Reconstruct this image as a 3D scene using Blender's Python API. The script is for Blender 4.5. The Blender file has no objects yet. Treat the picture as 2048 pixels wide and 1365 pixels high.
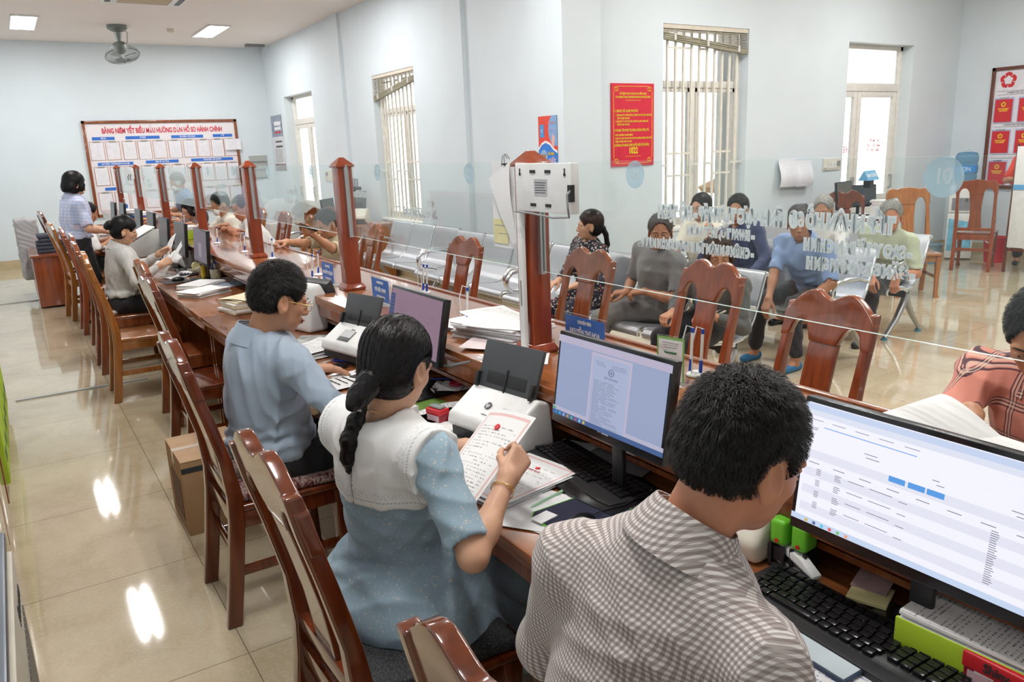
import bpy, bmesh, math, random
import numpy as np
from mathutils import Vector, Matrix, Euler

# ---------------------------------------------------------------- camera, world, exposure, large lights
SC = bpy.context.scene
COL = SC.collection
yaw, pitch, roll = 0.5651, 0.2416, 0.0391
_f = Vector((math.sin(yaw)*math.cos(pitch), math.cos(yaw)*math.cos(pitch), -math.sin(pitch)))
_r = Vector((math.cos(yaw), -math.sin(yaw), 0)); _d = _f.cross(_r)
_r2 = math.cos(roll)*_r + math.sin(roll)*_d; _d2 = -math.sin(roll)*_r + math.cos(roll)*_d
cam_data = bpy.data.cameras.new('camera'); cam = bpy.data.objects.new('camera', cam_data); COL.objects.link(cam)
cam_data.sensor_width = 36; cam_data.lens = 1555.7/2048*36; cam_data.clip_start = 0.03; cam_data.clip_end = 200
_m = Matrix((( _r2.x, -_d2.x, -_f.x, 0), (_r2.y, -_d2.y, -_f.y, 0), (_r2.z, -_d2.z, -_f.z, 1.67), (0, 0, 0, 1)))
cam.matrix_world = _m
SC.camera = cam
W = bpy.data.worlds.new('world'); SC.world = W; W.use_nodes = True
W.node_tree.nodes['Background'].inputs[0].default_value = (0.95, 0.98, 1.0, 1)
W.node_tree.nodes['Background'].inputs[1].default_value = 4.0
vs = SC.view_settings
vs.view_transform = 'Standard'; vs.look = 'None'; vs.gamma = 1; vs.use_curve_mapping = False; vs.exposure = -0.15
PANEL_POWER = 26.0        # emission strength of the ceiling tubes
LAMP_W = 45.0              # watts of each twin tube light
random.seed(7)

# ---------------------------------------------------------------- material helpers
MATS = {}
def nt(name):
    m = bpy.data.materials.new(name); m.use_nodes = True
    t = m.node_tree; b = t.nodes['Principled BSDF']
    return m, t, b
def N(t, kind, **kw):
    n = t.nodes.new(kind)
    for k, v in kw.items():
        if k.startswith('i_'):
            n.inputs[k[2:].replace('_', ' ')].default_value = v
        else: setattr(n, k, v)
    return n
def L(t, a, b): t.links.new(a, b)
def ramp(t, src, stops, interp='LINEAR'):
    r = t.nodes.new('ShaderNodeValToRGB'); r.color_ramp.interpolation = interp
    e = r.color_ramp.elements
    while len(e) < len(stops): e.new(0.5)
    for q, (p, c) in zip(e, stops):
        q.position = p; q.color = (*c, 1) if len(c) == 3 else c
    L(t, src, r.inputs[0]); return r.outputs[0]
def coord(t, scale=(1, 1, 1), rot=(0, 0, 0), loc=(0, 0, 0), kind='Object'):
    tc = N(t, 'ShaderNodeTexCoord'); mp = N(t, 'ShaderNodeMapping')
    mp.inputs['Scale'].default_value = scale; mp.inputs['Rotation'].default_value = rot; mp.inputs['Location'].default_value = loc
    L(t, tc.outputs[kind], mp.inputs[0]); return mp.outputs[0]
def bump(t, b, h, strength=.3, dist=.002):
    n = N(t, 'ShaderNodeBump'); n.inputs['Strength'].default_value = strength; n.inputs['Distance'].default_value = dist
    L(t, h, n.inputs['Height']); L(t, n.outputs[0], b.inputs['Normal'])
def mth(t, op, a, b=None, c=None):
    n = N(t, 'ShaderNodeMath', operation=op)
    for i, x in enumerate((a, b, c)):
        if x is None: continue
        if isinstance(x, (int, float)): n.inputs[i].default_value = x
        else: L(t, x, n.inputs[i])
    return n.outputs[0]
def mixc(t, fac, a, b, blend='MIX'):
    n = N(t, 'ShaderNodeMix', data_type='RGBA', blend_type=blend)
    for i, x in ((0, fac), (6, a), (7, b)):
        if isinstance(x, (int, float)): n.inputs[i].default_value = x
        elif isinstance(x, (tuple, list)): n.inputs[i].default_value = (*x, 1) if len(x) == 3 else x
        else: L(t, x, n.inputs[i])
    return n.outputs[2]
def plain(name, col, rough=.5, metal=0.0, coat=0.0, var=.06, vs_=14, bmp=0.0, spec=.5, sheen=0.0, alpha=1.0, emit=0.0, emitc=None):
    if name in MATS: return MATS[name]
    m, t, b = nt(name)
    n = N(t, 'ShaderNodeTexNoise'); n.inputs['Scale'].default_value = vs_; n.inputs['Detail'].default_value = 4
    L(t, coord(t), n.inputs['Vector'])
    lo = tuple(max(0, c*(1-var)) for c in col); hi = tuple(min(1, c*(1+var)) for c in col)
    L(t, ramp(t, n.outputs[0], [(.3, lo), (.7, hi)]), b.inputs['Base Color'])
    b.inputs['Roughness'].default_value = rough; b.inputs['Metallic'].default_value = metal
    b.inputs['Coat Weight'].default_value = coat; b.inputs['Coat Roughness'].default_value = .06
    b.inputs['Specular IOR Level'].default_value = spec
    if sheen: b.inputs['Sheen Weight'].default_value = sheen
    if alpha < 1: b.inputs['Alpha'].default_value = alpha
    if emit: b.inputs['Emission Strength'].default_value = emit; b.inputs['Emission Color'].default_value = (*(emitc or col), 1)
    if bmp: bump(t, b, n.outputs[0], bmp)
    MATS[name] = m; return m
def wood(name, c1, c2, axis=0, rough=.22, coat=.7, scale=1.0):
    if name in MATS: return MATS[name]
    m, t, b = nt(name)
    s = [22*scale, 22*scale, 22*scale]; s[axis] = 1.6*scale
    v = coord(t, tuple(s))
    n = N(t, 'ShaderNodeTexNoise'); n.inputs['Scale'].default_value = 1.6; n.inputs['Detail'].default_value = 5; n.inputs['Distortion'].default_value = .5
    L(t, v, n.inputs['Vector'])
    L(t, ramp(t, n.outputs[0], [(.3, c1), (.52, tuple((a+b_)/2 for a, b_ in zip(c1, c2))), (.72, c2)]), b.inputs['Base Color'])
    b.inputs['Roughness'].default_value = rough; b.inputs['Coat Weight'].default_value = coat; b.inputs['Coat Roughness'].default_value = .07
    MATS[name] = m; return m

# ---------------------------------------------------------------- mesh builder
def rotm(rx=0, ry=0, rz=0): return Euler((rx, ry, rz)).to_matrix().to_4x4()
def TR(loc, rx=0, ry=0, rz=0): return Matrix.Translation(loc) @ rotm(rx, ry, rz)
class MB:
    def __init__(s): s.v = []; s.f = []; s.m = []
    def add(s, vs_, fs, m=0, M=None):
        o = len(s.v)
        if M is not None: vs_ = [M @ Vector(p) for p in vs_]
        s.v += [tuple(p) for p in vs_]; s.f += [tuple(i+o for i in f) for f in fs]; s.m += [m]*len(fs); return s
    def box(s, c, d, m=0, M=None):
        x, y, z = c; a, b, e = d[0]/2, d[1]/2, d[2]/2
        v = [(x+i*a, y+j*b, z+k*e) for i in (-1, 1) for j in (-1, 1) for k in (-1, 1)]
        return s.add(v, [(0, 1, 3, 2), (4, 6, 7, 5), (0, 4, 5, 1), (2, 3, 7, 6), (0, 2, 6, 4), (1, 5, 7, 3)], m, M)
    def bb(s, x0, x1, y0, y1, z0, z1, m=0, M=None): return s.box(((x0+x1)/2, (y0+y1)/2, (z0+z1)/2), (x1-x0, y1-y0, z1-z0), m, M)
    def prism(s, poly, h0, h1, m=0, M=None, axis='z'):
        n = len(poly)
        def P(a, b, h): return (a, b, h) if axis == 'z' else ((h, a, b) if axis == 'x' else (a, h, b))
        v = [P(a, b, h0) for a, b in poly] + [P(a, b, h1) for a, b in poly]
        f = [tuple(range(n-1, -1, -1)), tuple(range(n, 2*n))] + [(i, (i+1) % n, n+(i+1) % n, n+i) for i in range(n)]
        return s.add(v, f, m, M)
    def tube(s, pts, r, n=10, m=0, M=None, closed=False, squash=1.0):
        pts = [Vector(p) for p in pts]; k = len(pts)
        rs = r if isinstance(r, (list, tuple)) else [r]*k
        v = []; prev = None
        for i, p in enumerate(pts):
            a = pts[(i-1) % k] if (closed or i) else p; b = pts[(i+1) % k] if (closed or i < k-1) else p
            d = (b-a).normalized() if (b-a).length > 1e-9 else Vector((0, 0, 1))
            if prev is None:
                u = d.cross(Vector((0, 0, 1)))
                if u.length < .1: u = d.cross(Vector((0, 1, 0)))
            else: u = prev - d*prev.dot(d)
            u.normalize(); w = d.cross(u); prev = u
            for j in range(n):
                t_ = 2*math.pi*j/n; v.append(p + u*(math.cos(t_)*rs[i]) + w*(math.sin(t_)*rs[i]*squash))
        f = []
        for i in range(k if closed else k-1):
            for j in range(n):
                a = i*n+j; b = i*n+(j+1) % n; c = ((i+1) % k)*n+(j+1) % n; d_ = ((i+1) % k)*n+j
                f.append((a, b, c, d_))
        if not closed: f += [tuple(range(n-1, -1, -1)), tuple((k-1)*n+j for j in range(n))]
        return s.add(v, f, m, M)
    def cyl(s, a, b, r, n=16, m=0, M=None, r2=None): return s.tube([a, b], [r, r if r2 is None else r2], n, m, M)
    def lathe(s, prof, n=24, m=0, M=None):
        v = []; k = len(prof)
        for r, z in prof:
            for j in range(n):
                t_ = 2*math.pi*j/n; v.append((r*math.cos(t_), r*math.sin(t_), z))
        f = [(i*n+j, i*n+(j+1) % n, (i+1)*n+(j+1) % n, (i+1)*n+j) for i in range(k-1) for j in range(n)]
        f += [tuple(range(n-1, -1, -1)), tuple((k-1)*n+j for j in range(n))]
        return s.add(v, f, m, M)
    def ball(s, c, r, n=16, m=0, M=None):
        r = (r, r, r) if isinstance(r, (int, float)) else r
        prof = [(math.sin(math.pi*i/(n//2+1)), -math.cos(math.pi*i/(n//2+1))) for i in range(1, n//2+1)]
        T = Matrix.Translation(c) @ Matrix.Diagonal((*r, 1))
        return s.lathe(prof, n, m, (M @ T) if M is not None else T)
    def grid(s, fn, nu, nv, m=0, M=None, thick=0.0):
        v = [fn(i/nu, j/nv) for i in range(nu+1) for j in range(nv+1)]; w = nv+1
        f = [(i*w+j, (i+1)*w+j, (i+1)*w+j+1, i*w+j+1) for i in range(nu) for j in range(nv)]
        if thick:
            V = [Vector(p) for p in v]; nn = [Vector((0, 0, 0)) for _ in V]
            for q in f:
                c = (V[q[2]]-V[q[0]]).cross(V[q[3]]-V[q[1]])
                for i in q: nn[i] += c
            back = [p-(n_.normalized()*thick if n_.length else Vector((0, 0, 0))) for p, n_ in zip(V, nn)]
            o = len(v); v = v+back; f2 = [tuple(o+i for i in reversed(q)) for q in f]
            ring = [i*w for i in range(nu+1)] + [nu*w+j for j in range(1, nv+1)] + [i*w+nv for i in range(nu-1, -1, -1)] + [j for j in range(nv-1, 0, -1)]
            sd = [(ring[(i+1) % len(ring)], ring[i], o+ring[i], o+ring[(i+1) % len(ring)]) for i in range(len(ring))]
            f = f+f2+sd
        return s.add(v, f, m, M)
    def build(s, name, mats, parent=None, loc=None, rot=None, bev=0.0, segs=2, smooth=True, ang=40):
        me = bpy.data.meshes.new(name); me.from_pydata(s.v, [], s.f)
        if not isinstance(mats, (list, tuple)): mats = [mats]
        for q in mats: me.materials.append(q)
        me.polygons.foreach_set('material_index', s.m)
        bm = bmesh.new(); bm.from_mesh(me); bmesh.ops.recalc_face_normals(bm, faces=bm.faces)
        if bev:
            es = [e for e in bm.edges if len(e.link_faces) == 2 and e.calc_face_angle(0) > math.radians(35)]
            bmesh.ops.bevel(bm, geom=es, offset=bev, segments=segs, profile=.6, affect='EDGES', clamp_overlap=True)
        bm.to_mesh(me); bm.free()
        if smooth:
            me.polygons.foreach_set('use_smooth', [True]*len(me.polygons)); me.set_sharp_from_angle(angle=math.radians(ang))
        me.update()
        o = bpy.data.objects.new(name, me); COL.objects.link(o)
        if parent is not None: o.parent = parent
        if loc is not None: o.location = loc
        if rot is not None: o.rotation_euler = rot
        return o
def tag(o, label=None, cat=None, group=None, kind=None):
    if label: o['label'] = label
    if cat: o['category'] = cat
    if group: o['group'] = group
    if kind: o['kind'] = kind
    return o
def thing(name, label, cat, loc=(0, 0, 0), rz=0.0, group=None, rot=None):
    o = bpy.data.objects.new(name, None); COL.objects.link(o); o.empty_display_size = .1
    o.location = loc; o.rotation_euler = rot if rot is not None else (0, 0, rz)
    return tag(o, label, cat, group)
KIDS = {}
def kids(o): return [c for c in bpy.data.objects if c.parent == o]
def dup(root, label, loc=None, rz=None, group=None):
    def cp(o, par):
        c = o.copy(); COL.objects.link(c)
        if par is not None: c.parent = par
        for ch in kids(o): cp(ch, c)
        return c
    r = cp(root, None); r['label'] = label
    if loc is not None: r.location = loc
    if rz is not None: r.rotation_euler = (0, 0, rz)
    if group: r['group'] = group
    return r
_fonts = {}
def text(body, size, mat_, parent, M, xs=.8, bold=0.0, align='CENTER', ext=.0006, mirror=False, name='lettering', space=1.0):
    cu = bpy.data.curves.new(name, 'FONT'); cu.body = body; cu.size = size; cu.align_x = align; cu.align_y = 'CENTER'
    cu.extrude = ext; cu.offset = bold; cu.space_character = space; cu.resolution_u = 3
    tmp = bpy.data.objects.new('tmp', cu); COL.objects.link(tmp)
    bpy.context.view_layer.update()
    dg = bpy.context.evaluated_depsgraph_get(); me = bpy.data.meshes.new_from_object(tmp.evaluated_get(dg))
    bpy.data.objects.remove(tmp); bpy.data.curves.remove(cu)
    me.name = name; me.transform(M @ Matrix.Diagonal((-xs if mirror else xs, 1, 1, 1)))
    me.materials.clear(); me.materials.append(mat_)
    o = bpy.data.objects.new(name, me); COL.objects.link(o)
    if parent is not None: o.parent = parent
    return o
# frames: text lies in local XY; wall frames
def onwall_x(x, y, z): return Matrix.Translation((x, y, z)) @ Euler((math.pi/2, 0, -math.pi/2)).to_matrix().to_4x4()   # faces -X, reads left to right towards -Y
def onwall_y(x, y, z): return Matrix.Translation((x, y, z)) @ Euler((math.pi/2, 0, 0)).to_matrix().to_4x4()            # faces -Y

# ---------------------------------------------------------------- materials
def m_floor():
    m, t, b = nt('polished_cream_tile')
    v = coord(t)
    n1 = N(t, 'ShaderNodeTexNoise'); n1.inputs['Scale'].default_value = 3.2; n1.inputs['Detail'].default_value = 8; n1.inputs['Distortion'].default_value = .8; L(t, v, n1.inputs['Vector'])
    n2 = N(t, 'ShaderNodeTexNoise'); n2.inputs['Scale'].default_value = 22; n2.inputs['Detail'].default_value = 6; n2.inputs['Distortion'].default_value = 2; L(t, v, n2.inputs['Vector'])
    base = ramp(t, n1.outputs[0], [(.3, (.50, .41, .27)), (.6, (.59, .50, .35))])
    vein = ramp(t, n2.outputs[0], [(.44, (0, 0, 0)), (.5, (1, 1, 1)), (.56, (0, 0, 0))])
    base = mixc(t, mth(t, 'MULTIPLY', vein, .22), base, (.76, .70, .56))
    sp = N(t, 'ShaderNodeSeparateXYZ'); L(t, v, sp.inputs[0])
    def joint(c, off):
        q = mth(t, 'FRACT', mth(t, 'DIVIDE', mth(t, 'ADD', c, off), .838))
        return mth(t, 'LESS_THAN', mth(t, 'ABSOLUTE', mth(t, 'SUBTRACT', q, .5)), .0022)
    j = mth(t, 'MAXIMUM', joint(sp.outputs[0], -.465+.419+8.38), joint(sp.outputs[1], -2.525+.419+8.38))
    base = mixc(t, j, base, (.22, .18, .13))
    L(t, base, b.inputs['Base Color']); b.inputs['Roughness'].default_value = .1
    b.inputs['Coat Weight'].default_value = .25; b.inputs['Coat Roughness'].default_value = .03
    n3 = N(t, 'ShaderNodeTexNoise'); n3.inputs['Scale'].default_value = 1.3; n3.inputs['Detail'].default_value = 3; L(t, v, n3.inputs['Vector'])
    L(t, ramp(t, n3.outputs[0], [(.3, (.035,)*3), (.7, (.075,)*3)]), b.inputs['Roughness'])
    return m
FLOOR = m_floor()
WALL = plain('pale_blue_wall_paint', (.70, .775, .82), .62, var=.025, vs_=1.6)
CEIL = plain('white_ceiling_paint', (.86, .80, .76), .75, var=.02, vs_=1)
SKIRT = plain('tan_skirting_tile', (.52, .42, .27), .25, var=.08)
FRAME = plain('cream_window_frame', (.78, .76, .71), .35)
REVEAL = plain('white_reveal_plaster', (.86, .87, .85), .6)
GRILLE = plain('cream_steel_bar', (.80, .76, .68), .4)
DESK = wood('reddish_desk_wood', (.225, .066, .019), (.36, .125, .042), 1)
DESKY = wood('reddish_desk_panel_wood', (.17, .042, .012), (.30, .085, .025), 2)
POSTW = wood('dark_red_post_wood', (.22, .032, .009), (.32, .056, .016), 2)
CHD = wood('dark_mahogany_chair_wood', (.085, .015, .004), (.18, .036, .009), 2, .16, .9)
CHM = wood('brown_chair_wood', (.17, .042, .012), (.30, .080, .024), 2, .18, .9)
CHO = wood('orange_chair_wood', (.30, .095, .018), (.46, .165, .035), 2, .2, .8)
CHR = wood('red_brown_chair_wood', (.20, .040, .012), (.33, .075, .022), 2, .2, .8)
BLACK = plain('matte_black_plastic', (.018, .018, .02), .42)
BLACKG = plain('glossy_black_plastic', (.012, .012, .014), .2)
DGREY = plain('dark_grey_plastic', (.06, .065, .07), .45)
MGREY = plain('mid_grey_plastic', (.25, .26, .27), .45)
WHITEP = plain('white_plastic', (.80, .80, .79), .35)
CREAMP = plain('cream_plastic', (.72, .68, .58), .4)
PAPER = plain('white_paper', (.86, .86, .86), .8, var=.015)
PAPERY = plain('yellow_paper', (.80, .72, .36), .8)
PAPERC = plain('cream_folder_paper', (.80, .72, .52), .8)
CHROME = plain('brushed_chrome', (.72, .73, .75), .22, 1.0)
STEEL = plain('satin_steel', (.50, .51, .53), .35, 1.0)
ALU = plain('aluminium_channel', (.55, .56, .58), .35, .9)
RED = plain('red_plastic', (.60, .02, .03), .3)
BLUE = plain('blue_plastic', (.02, .07, .45), .3)
GREEN = plain('lime_green_plastic', (.18, .62, .04), .3)
LIMEP = plain('lime_green_card', (.42, .62, .03), .5)
CARD = plain('brown_cardboard', (.36, .21, .10), .8)
CARDT = plain('tan_cardboard_top', (.44, .28, .16), .75)
TAPE = plain('clear_packing_tape', (.60, .50, .40), .25)
INK = plain('black_ink', (.03, .03, .035), .7)
INKG = plain('grey_ink', (.35, .35, .38), .8)
REDINK = plain('red_ink', (.62, .03, .04), .6)
BLUEINK = plain('blue_print', (.03, .14, .55), .5)
YELINK = plain('yellow_print', (.85, .62, .04), .5)
REDBOARD = plain('red_sign_board', (.66, .015, .045), .45)
WHITEINK = plain('white_print', (.85, .85, .87), .5)
GOLD = plain('gold_metal', (.75, .50, .18), .25, 1.0)
SILK = plain('lavender_board_print', (.78, .76, .82), .5)
def m_glass(name='clear_counter_glass', tint=(.965, .985, .98), f=.8):
    m = bpy.data.materials.new(name); m.use_nodes = True; t = m.node_tree; t.nodes.clear()
    o = N(t, 'ShaderNodeOutputMaterial'); tr = N(t, 'ShaderNodeBsdfTransparent'); gl = N(t, 'ShaderNodeBsdfGlossy'); mx = N(t, 'ShaderNodeMixShader')
    tr.inputs[0].default_value = (*tint, 1); gl.inputs[0].default_value = (.9, .95, .95, 1); gl.inputs['Roughness'].default_value = .015
    fr = N(t, 'ShaderNodeFresnel'); ge = N(t, 'ShaderNodeNewGeometry')   # thin pane: no internal reflection on the far face
    L(t, mth(t, 'ADD', mth(t, 'MULTIPLY', ge.outputs['Backfacing'], 1/1.45-1.45), 1.45), fr.inputs[0])
    L(t, mth(t, 'MULTIPLY', fr.outputs[0], f), mx.inputs[0]); L(t, tr.outputs[0], mx.inputs[1]); L(t, gl.outputs[0], mx.inputs[2]); L(t, mx.outputs[0], o.inputs[0])
    return m
GLASS = m_glass(); WGLASS = m_glass('window_glass', (.98, .99, 1.0), .6); ACRYL = m_glass('clear_acrylic', (.93, .95, .97), .8)
GEDGE = plain('pale_green_glass_edge', (.62, .74, .70), .15)
def m_translucent(name, col, a):
    m = bpy.data.materials.new(name); m.use_nodes = True; t = m.node_tree; t.nodes.clear()
    o = N(t, 'ShaderNodeOutputMaterial'); tr = N(t, 'ShaderNodeBsdfTransparent'); di = N(t, 'ShaderNodeBsdfDiffuse'); tl = N(t, 'ShaderNodeBsdfTranslucent'); mx = N(t, 'ShaderNodeMixShader'); m2 = N(t, 'ShaderNodeMixShader')
    di.inputs[0].default_value = (*col, 1); tl.inputs[0].default_value = (*col, 1)
    L(t, di.outputs[0], m2.inputs[1]); L(t, tl.outputs[0], m2.inputs[2])
    mx.inputs[0].default_value = a; L(t, tr.outputs[0], mx.inputs[1]); L(t, m2.outputs[0], mx.inputs[2]); L(t, mx.outputs[0], o.inputs[0]); return m
FROST = m_translucent('frosted_white_film', (.86, .89, .91), .86)
FROSTB = m_translucent('frosted_blue_film', (.42, .62, .76), .7)
PLASTICBAG = m_translucent('clear_plastic_film', (.85, .86, .88), .35)
def bands(t, c, period, duty, off=0.0):
    q = mth(t, 'FRACT', mth(t, 'ADD', mth(t, 'DIVIDE', c, period), 50+off)); return mth(t, 'LESS_THAN', q, duty)
def m_text(name, line=.0085, red=False, margin=(.085, .125), dens=.45, base=(.86, .86, .86), ink=(.16, .16, .18), axis=(0, 1)):
    "paper with rows of printed text: object space of a sheet centred on its origin"
    m, t, b = nt(name); sp = N(t, 'ShaderNodeSeparateXYZ'); L(t, coord(t), sp.inputs[0])
    x = sp.outputs[axis[0]]; y = sp.outputs[axis[1]]
    q = mth(t, 'FRACT', mth(t, 'DIVIDE', mth(t, 'ADD', y, 10), line)); row = mth(t, 'FLOOR', mth(t, 'DIVIDE', mth(t, 'ADD', y, 10), line))
    on = mth(t, 'LESS_THAN', q, .36)
    cv = N(t, 'ShaderNodeCombineXYZ'); L(t, mth(t, 'MULTIPLY', x, 260), cv.inputs[0]); L(t, mth(t, 'MULTIPLY', row, 3.7), cv.inputs[1])
    nz = N(t, 'ShaderNodeTexNoise'); nz.inputs['Scale'].default_value = 1; nz.inputs['Detail'].default_value = 1; L(t, cv.outputs[0], nz.inputs['Vector'])
    ch = mth(t, 'GREATER_THAN', nz.outputs[0], 1-dens-.05)
    cv2 = N(t, 'ShaderNodeCombineXYZ'); L(t, mth(t, 'MULTIPLY', x, 6), cv2.inputs[0]); L(t, mth(t, 'MULTIPLY', row, 11.3), cv2.inputs[1])
    nz2 = N(t, 'ShaderNodeTexNoise'); nz2.inputs['Scale'].default_value = 1; L(t, cv2.outputs[0], nz2.inputs['Vector'])
    blk = mth(t, 'GREATER_THAN', nz2.outputs[0], .43)
    k = mth(t, 'MULTIPLY', mth(t, 'MULTIPLY', on, ch), blk)
    k = mth(t, 'MULTIPLY', k, mth(t, 'LESS_THAN', mth(t, 'ABSOLUTE', x), margin[0])); k = mth(t, 'MULTIPLY', k, mth(t, 'LESS_THAN', mth(t, 'ABSOLUTE', y), margin[1]))
    c = mixc(t, mth(t, 'MULTIPLY', k, .8), base, ink)
    if red:
        mx_ = mth(t, 'MAXIMUM', mth(t, 'DIVIDE', mth(t, 'ABSOLUTE', x), .105), mth(t, 'DIVIDE', mth(t, 'ABSOLUTE', y), .1485))
        fr = mth(t, 'MULTIPLY', mth(t, 'GREATER_THAN', mx_, .86), mth(t, 'LESS_THAN', mx_, .92))
        c = mixc(t, mth(t, 'MULTIPLY', fr, .55), c, (.72, .25, .22))
    L(t, c, b.inputs['Base Color']); b.inputs['Roughness'].default_value = .75
    return m
PTEXT = m_text('printed_paper'); PTEXT2 = m_text('densely_printed_paper', .0065, dens=.5); PRED = m_text('red_bordered_certificate_paper', .010, True, (.08, .10), .42)
# ================================================================ ROOM SHELL
XW, YX, XR, YB, XL, YN, HC = 4.571, 6.133, 11.345, 15.69, -.78, -2.2, 3.71
def struct(o, label=None): o['kind'] = 'structure'; return tag(o, label)
struct(MB().bb(XL-.2, XR+.3, YN-.2, YB+.3, -.12, 0).build('floor', FLOOR))
struct(MB().bb(XL-.2, XR+.3, YN-.2, YB+.3, HC, HC+.15).build('ceiling', CEIL))
def wall(name, axis, p, th, a0, a1, holes=()):
    "axis 'y': wall plane y=p spanning x; axis 'x': wall plane x=p spanning y"
    mb = MB(); cuts = sorted({a0, a1, *[h[0] for h in holes], *[h[1] for h in holes]})
    def put(u0, u1, z0, z1):
        if z1-z0 < 1e-4: return
        if axis == 'y': mb.bb(u0, u1, min(p, p+th), max(p, p+th), z0, z1)
        else: mb.bb(min(p, p+th), max(p, p+th), u0, u1, z0, z1)
    for u0, u1 in zip(cuts, cuts[1:]):
        hs = sorted([(h[2], h[3]) for h in holes if h[0] <= u0+1e-6 and h[1] >= u1-1e-6]); z = 0
        for ha, hb in hs: put(u0, u1, z, ha); z = hb
        put(u0, u1, z, HC)
    return struct(mb.build(name, WALL, smooth=False))
wall('wall_back', 'y', YB, .2, XL-.2, XW+.2)
wall('wall_window_side', 'x', XW, .2, YX, YB, [(13.10, 14.62, 0, 2.745), (9.27, 10.58, .78, 2.73)])
wall('wall_door_side', 'y', YX, .22, XW+.2, XR+.2, [(5.83, 7.095, .78, 2.84), (8.87, 10.245, 0, 2.78)])
wall('wall_right', 'x', XR, .2, YN-.2, YX+.22)
wall('wall_left', 'x', XL, -.2, YN-.2, YB+.2)
wall('wall_front', 'y', YN, -.2, XL-.2, XR+.2)
struct(MB().bb(4.526, 4.98, YX-.05, 6.62, 0, HC).build('trim_1', WALL, smooth=False))
struct(MB().bb(XW-.05, XW, 7.93, 8.36, 0, HC).build('trim_2', WALL, smooth=False))
struct(MB().bb(XW-.04, XW, 11.62, 12.07, 0, HC).build('trim_3', WALL, smooth=False))
struct(MB().bb(XL, XW, YB-.014, YB, 0, .16).build('baseboard_back', SKIRT))
mb = MB(); mb.bb(XW-.014, XW, 10.6, 13.10, 0, .16); mb.bb(XW-.014, XW, 6.65, 10.6, 0, .16); mb.bb(XW-.014, XW, 14.62, YB, 0, .16); struct(mb.build('baseboard_window_side', SKIRT))
mb = MB(); mb.bb(5.0, 8.87, YX-.014, YX, 0, .16); mb.bb(10.245, XR, YX-.014, YX, 0, .16); struct(mb.build('baseboard_door_side', SKIRT))
struct(MB().bb(XR-.014, XR, YN, YX, 0, .16).build('baseboard_right', SKIRT))

# ---- windows and doors
def glazed_door(name, axis, p, a0, a1, ztop, ztr, leaves, out):
    "frame set 'out' behind the wall face; local u along the wall"
    r = thing(name, None, None); r['kind'] = 'structure'
    def P(mb, u0, u1, d0, d1, z0, z1, m=0):
        if axis == 'x': mb.bb(p+d0, p+d1, u0, u1, z0, z1, m)
        else: mb.bb(u0, u1, p+d0, p+d1, z0, z1, m)
    o = out; f = .055
    mb = MB(); P(mb, a0, a0+f, o, o+.06, 0, ztop); P(mb, a1-f, a1, o, o+.06, 0, ztop); P(mb, a0, a1, o, o+.06, ztop-f, ztop); P(mb, a0+f, a1-f, o-.004, o+.06, ztr-.05, ztr+.05)
    mb.build('door_frame', FRAME, r, bev=.004)
    mb = MB(); P(mb, a0+f, a1-f, o+.03, o+.036, ztr+.05, ztop-f); mb.build('transom_pane', WGLASS, r)
    n = len(leaves)
    for u0, u1 in leaves:
        lf = MB(); s = .075; z1 = ztr-.05; z0 = .01
        P(lf, u0, u0+s, o+.008, o+.05, z0, z1); P(lf, u1-s, u1, o+.008, o+.05, z0, z1); P(lf, u0+s, u1-s, o+.008, o+.05, z1-s, z1); P(lf, u0+s, u1-s, o+.008, o+.05, .80, .90); P(lf, u0+s, u1-s, o+.008, o+.05, z0, .12)
        P(lf, u0+s, u1-s, o+.018, o+.038, .12, .80)
        leaf = lf.build('door_leaf', FRAME, r, bev=.003)
        g = MB(); P(g, u0+s, u1-s, o+.028, o+.034, .90, z1-s); g.build('glass_pane', WGLASS, leaf)
        h = MB(); P(h, u1-.045, u1-.03, o-.035, o-.02, .98, 1.14); P(h, u1-.05, u1-.025, o-.03, o+.008, .97, .99); P(h, u1-.05, u1-.025, o-.03, o+.008, 1.13, 1.15); h.build('door_handle', STEEL, leaf)
    return r
D1 = glazed_door('door_1', 'x', XW, 13.10, 14.62, 2.745, 2.30, [(13.16, 13.86), (13.87, 14.56)], .15)
D2 = glazed_door('door_2', 'y', YX, 8.87, 10.245, 2.78, 2.27, [(8.93, 9.34), (9.35, 10.185)], .15)
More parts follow.
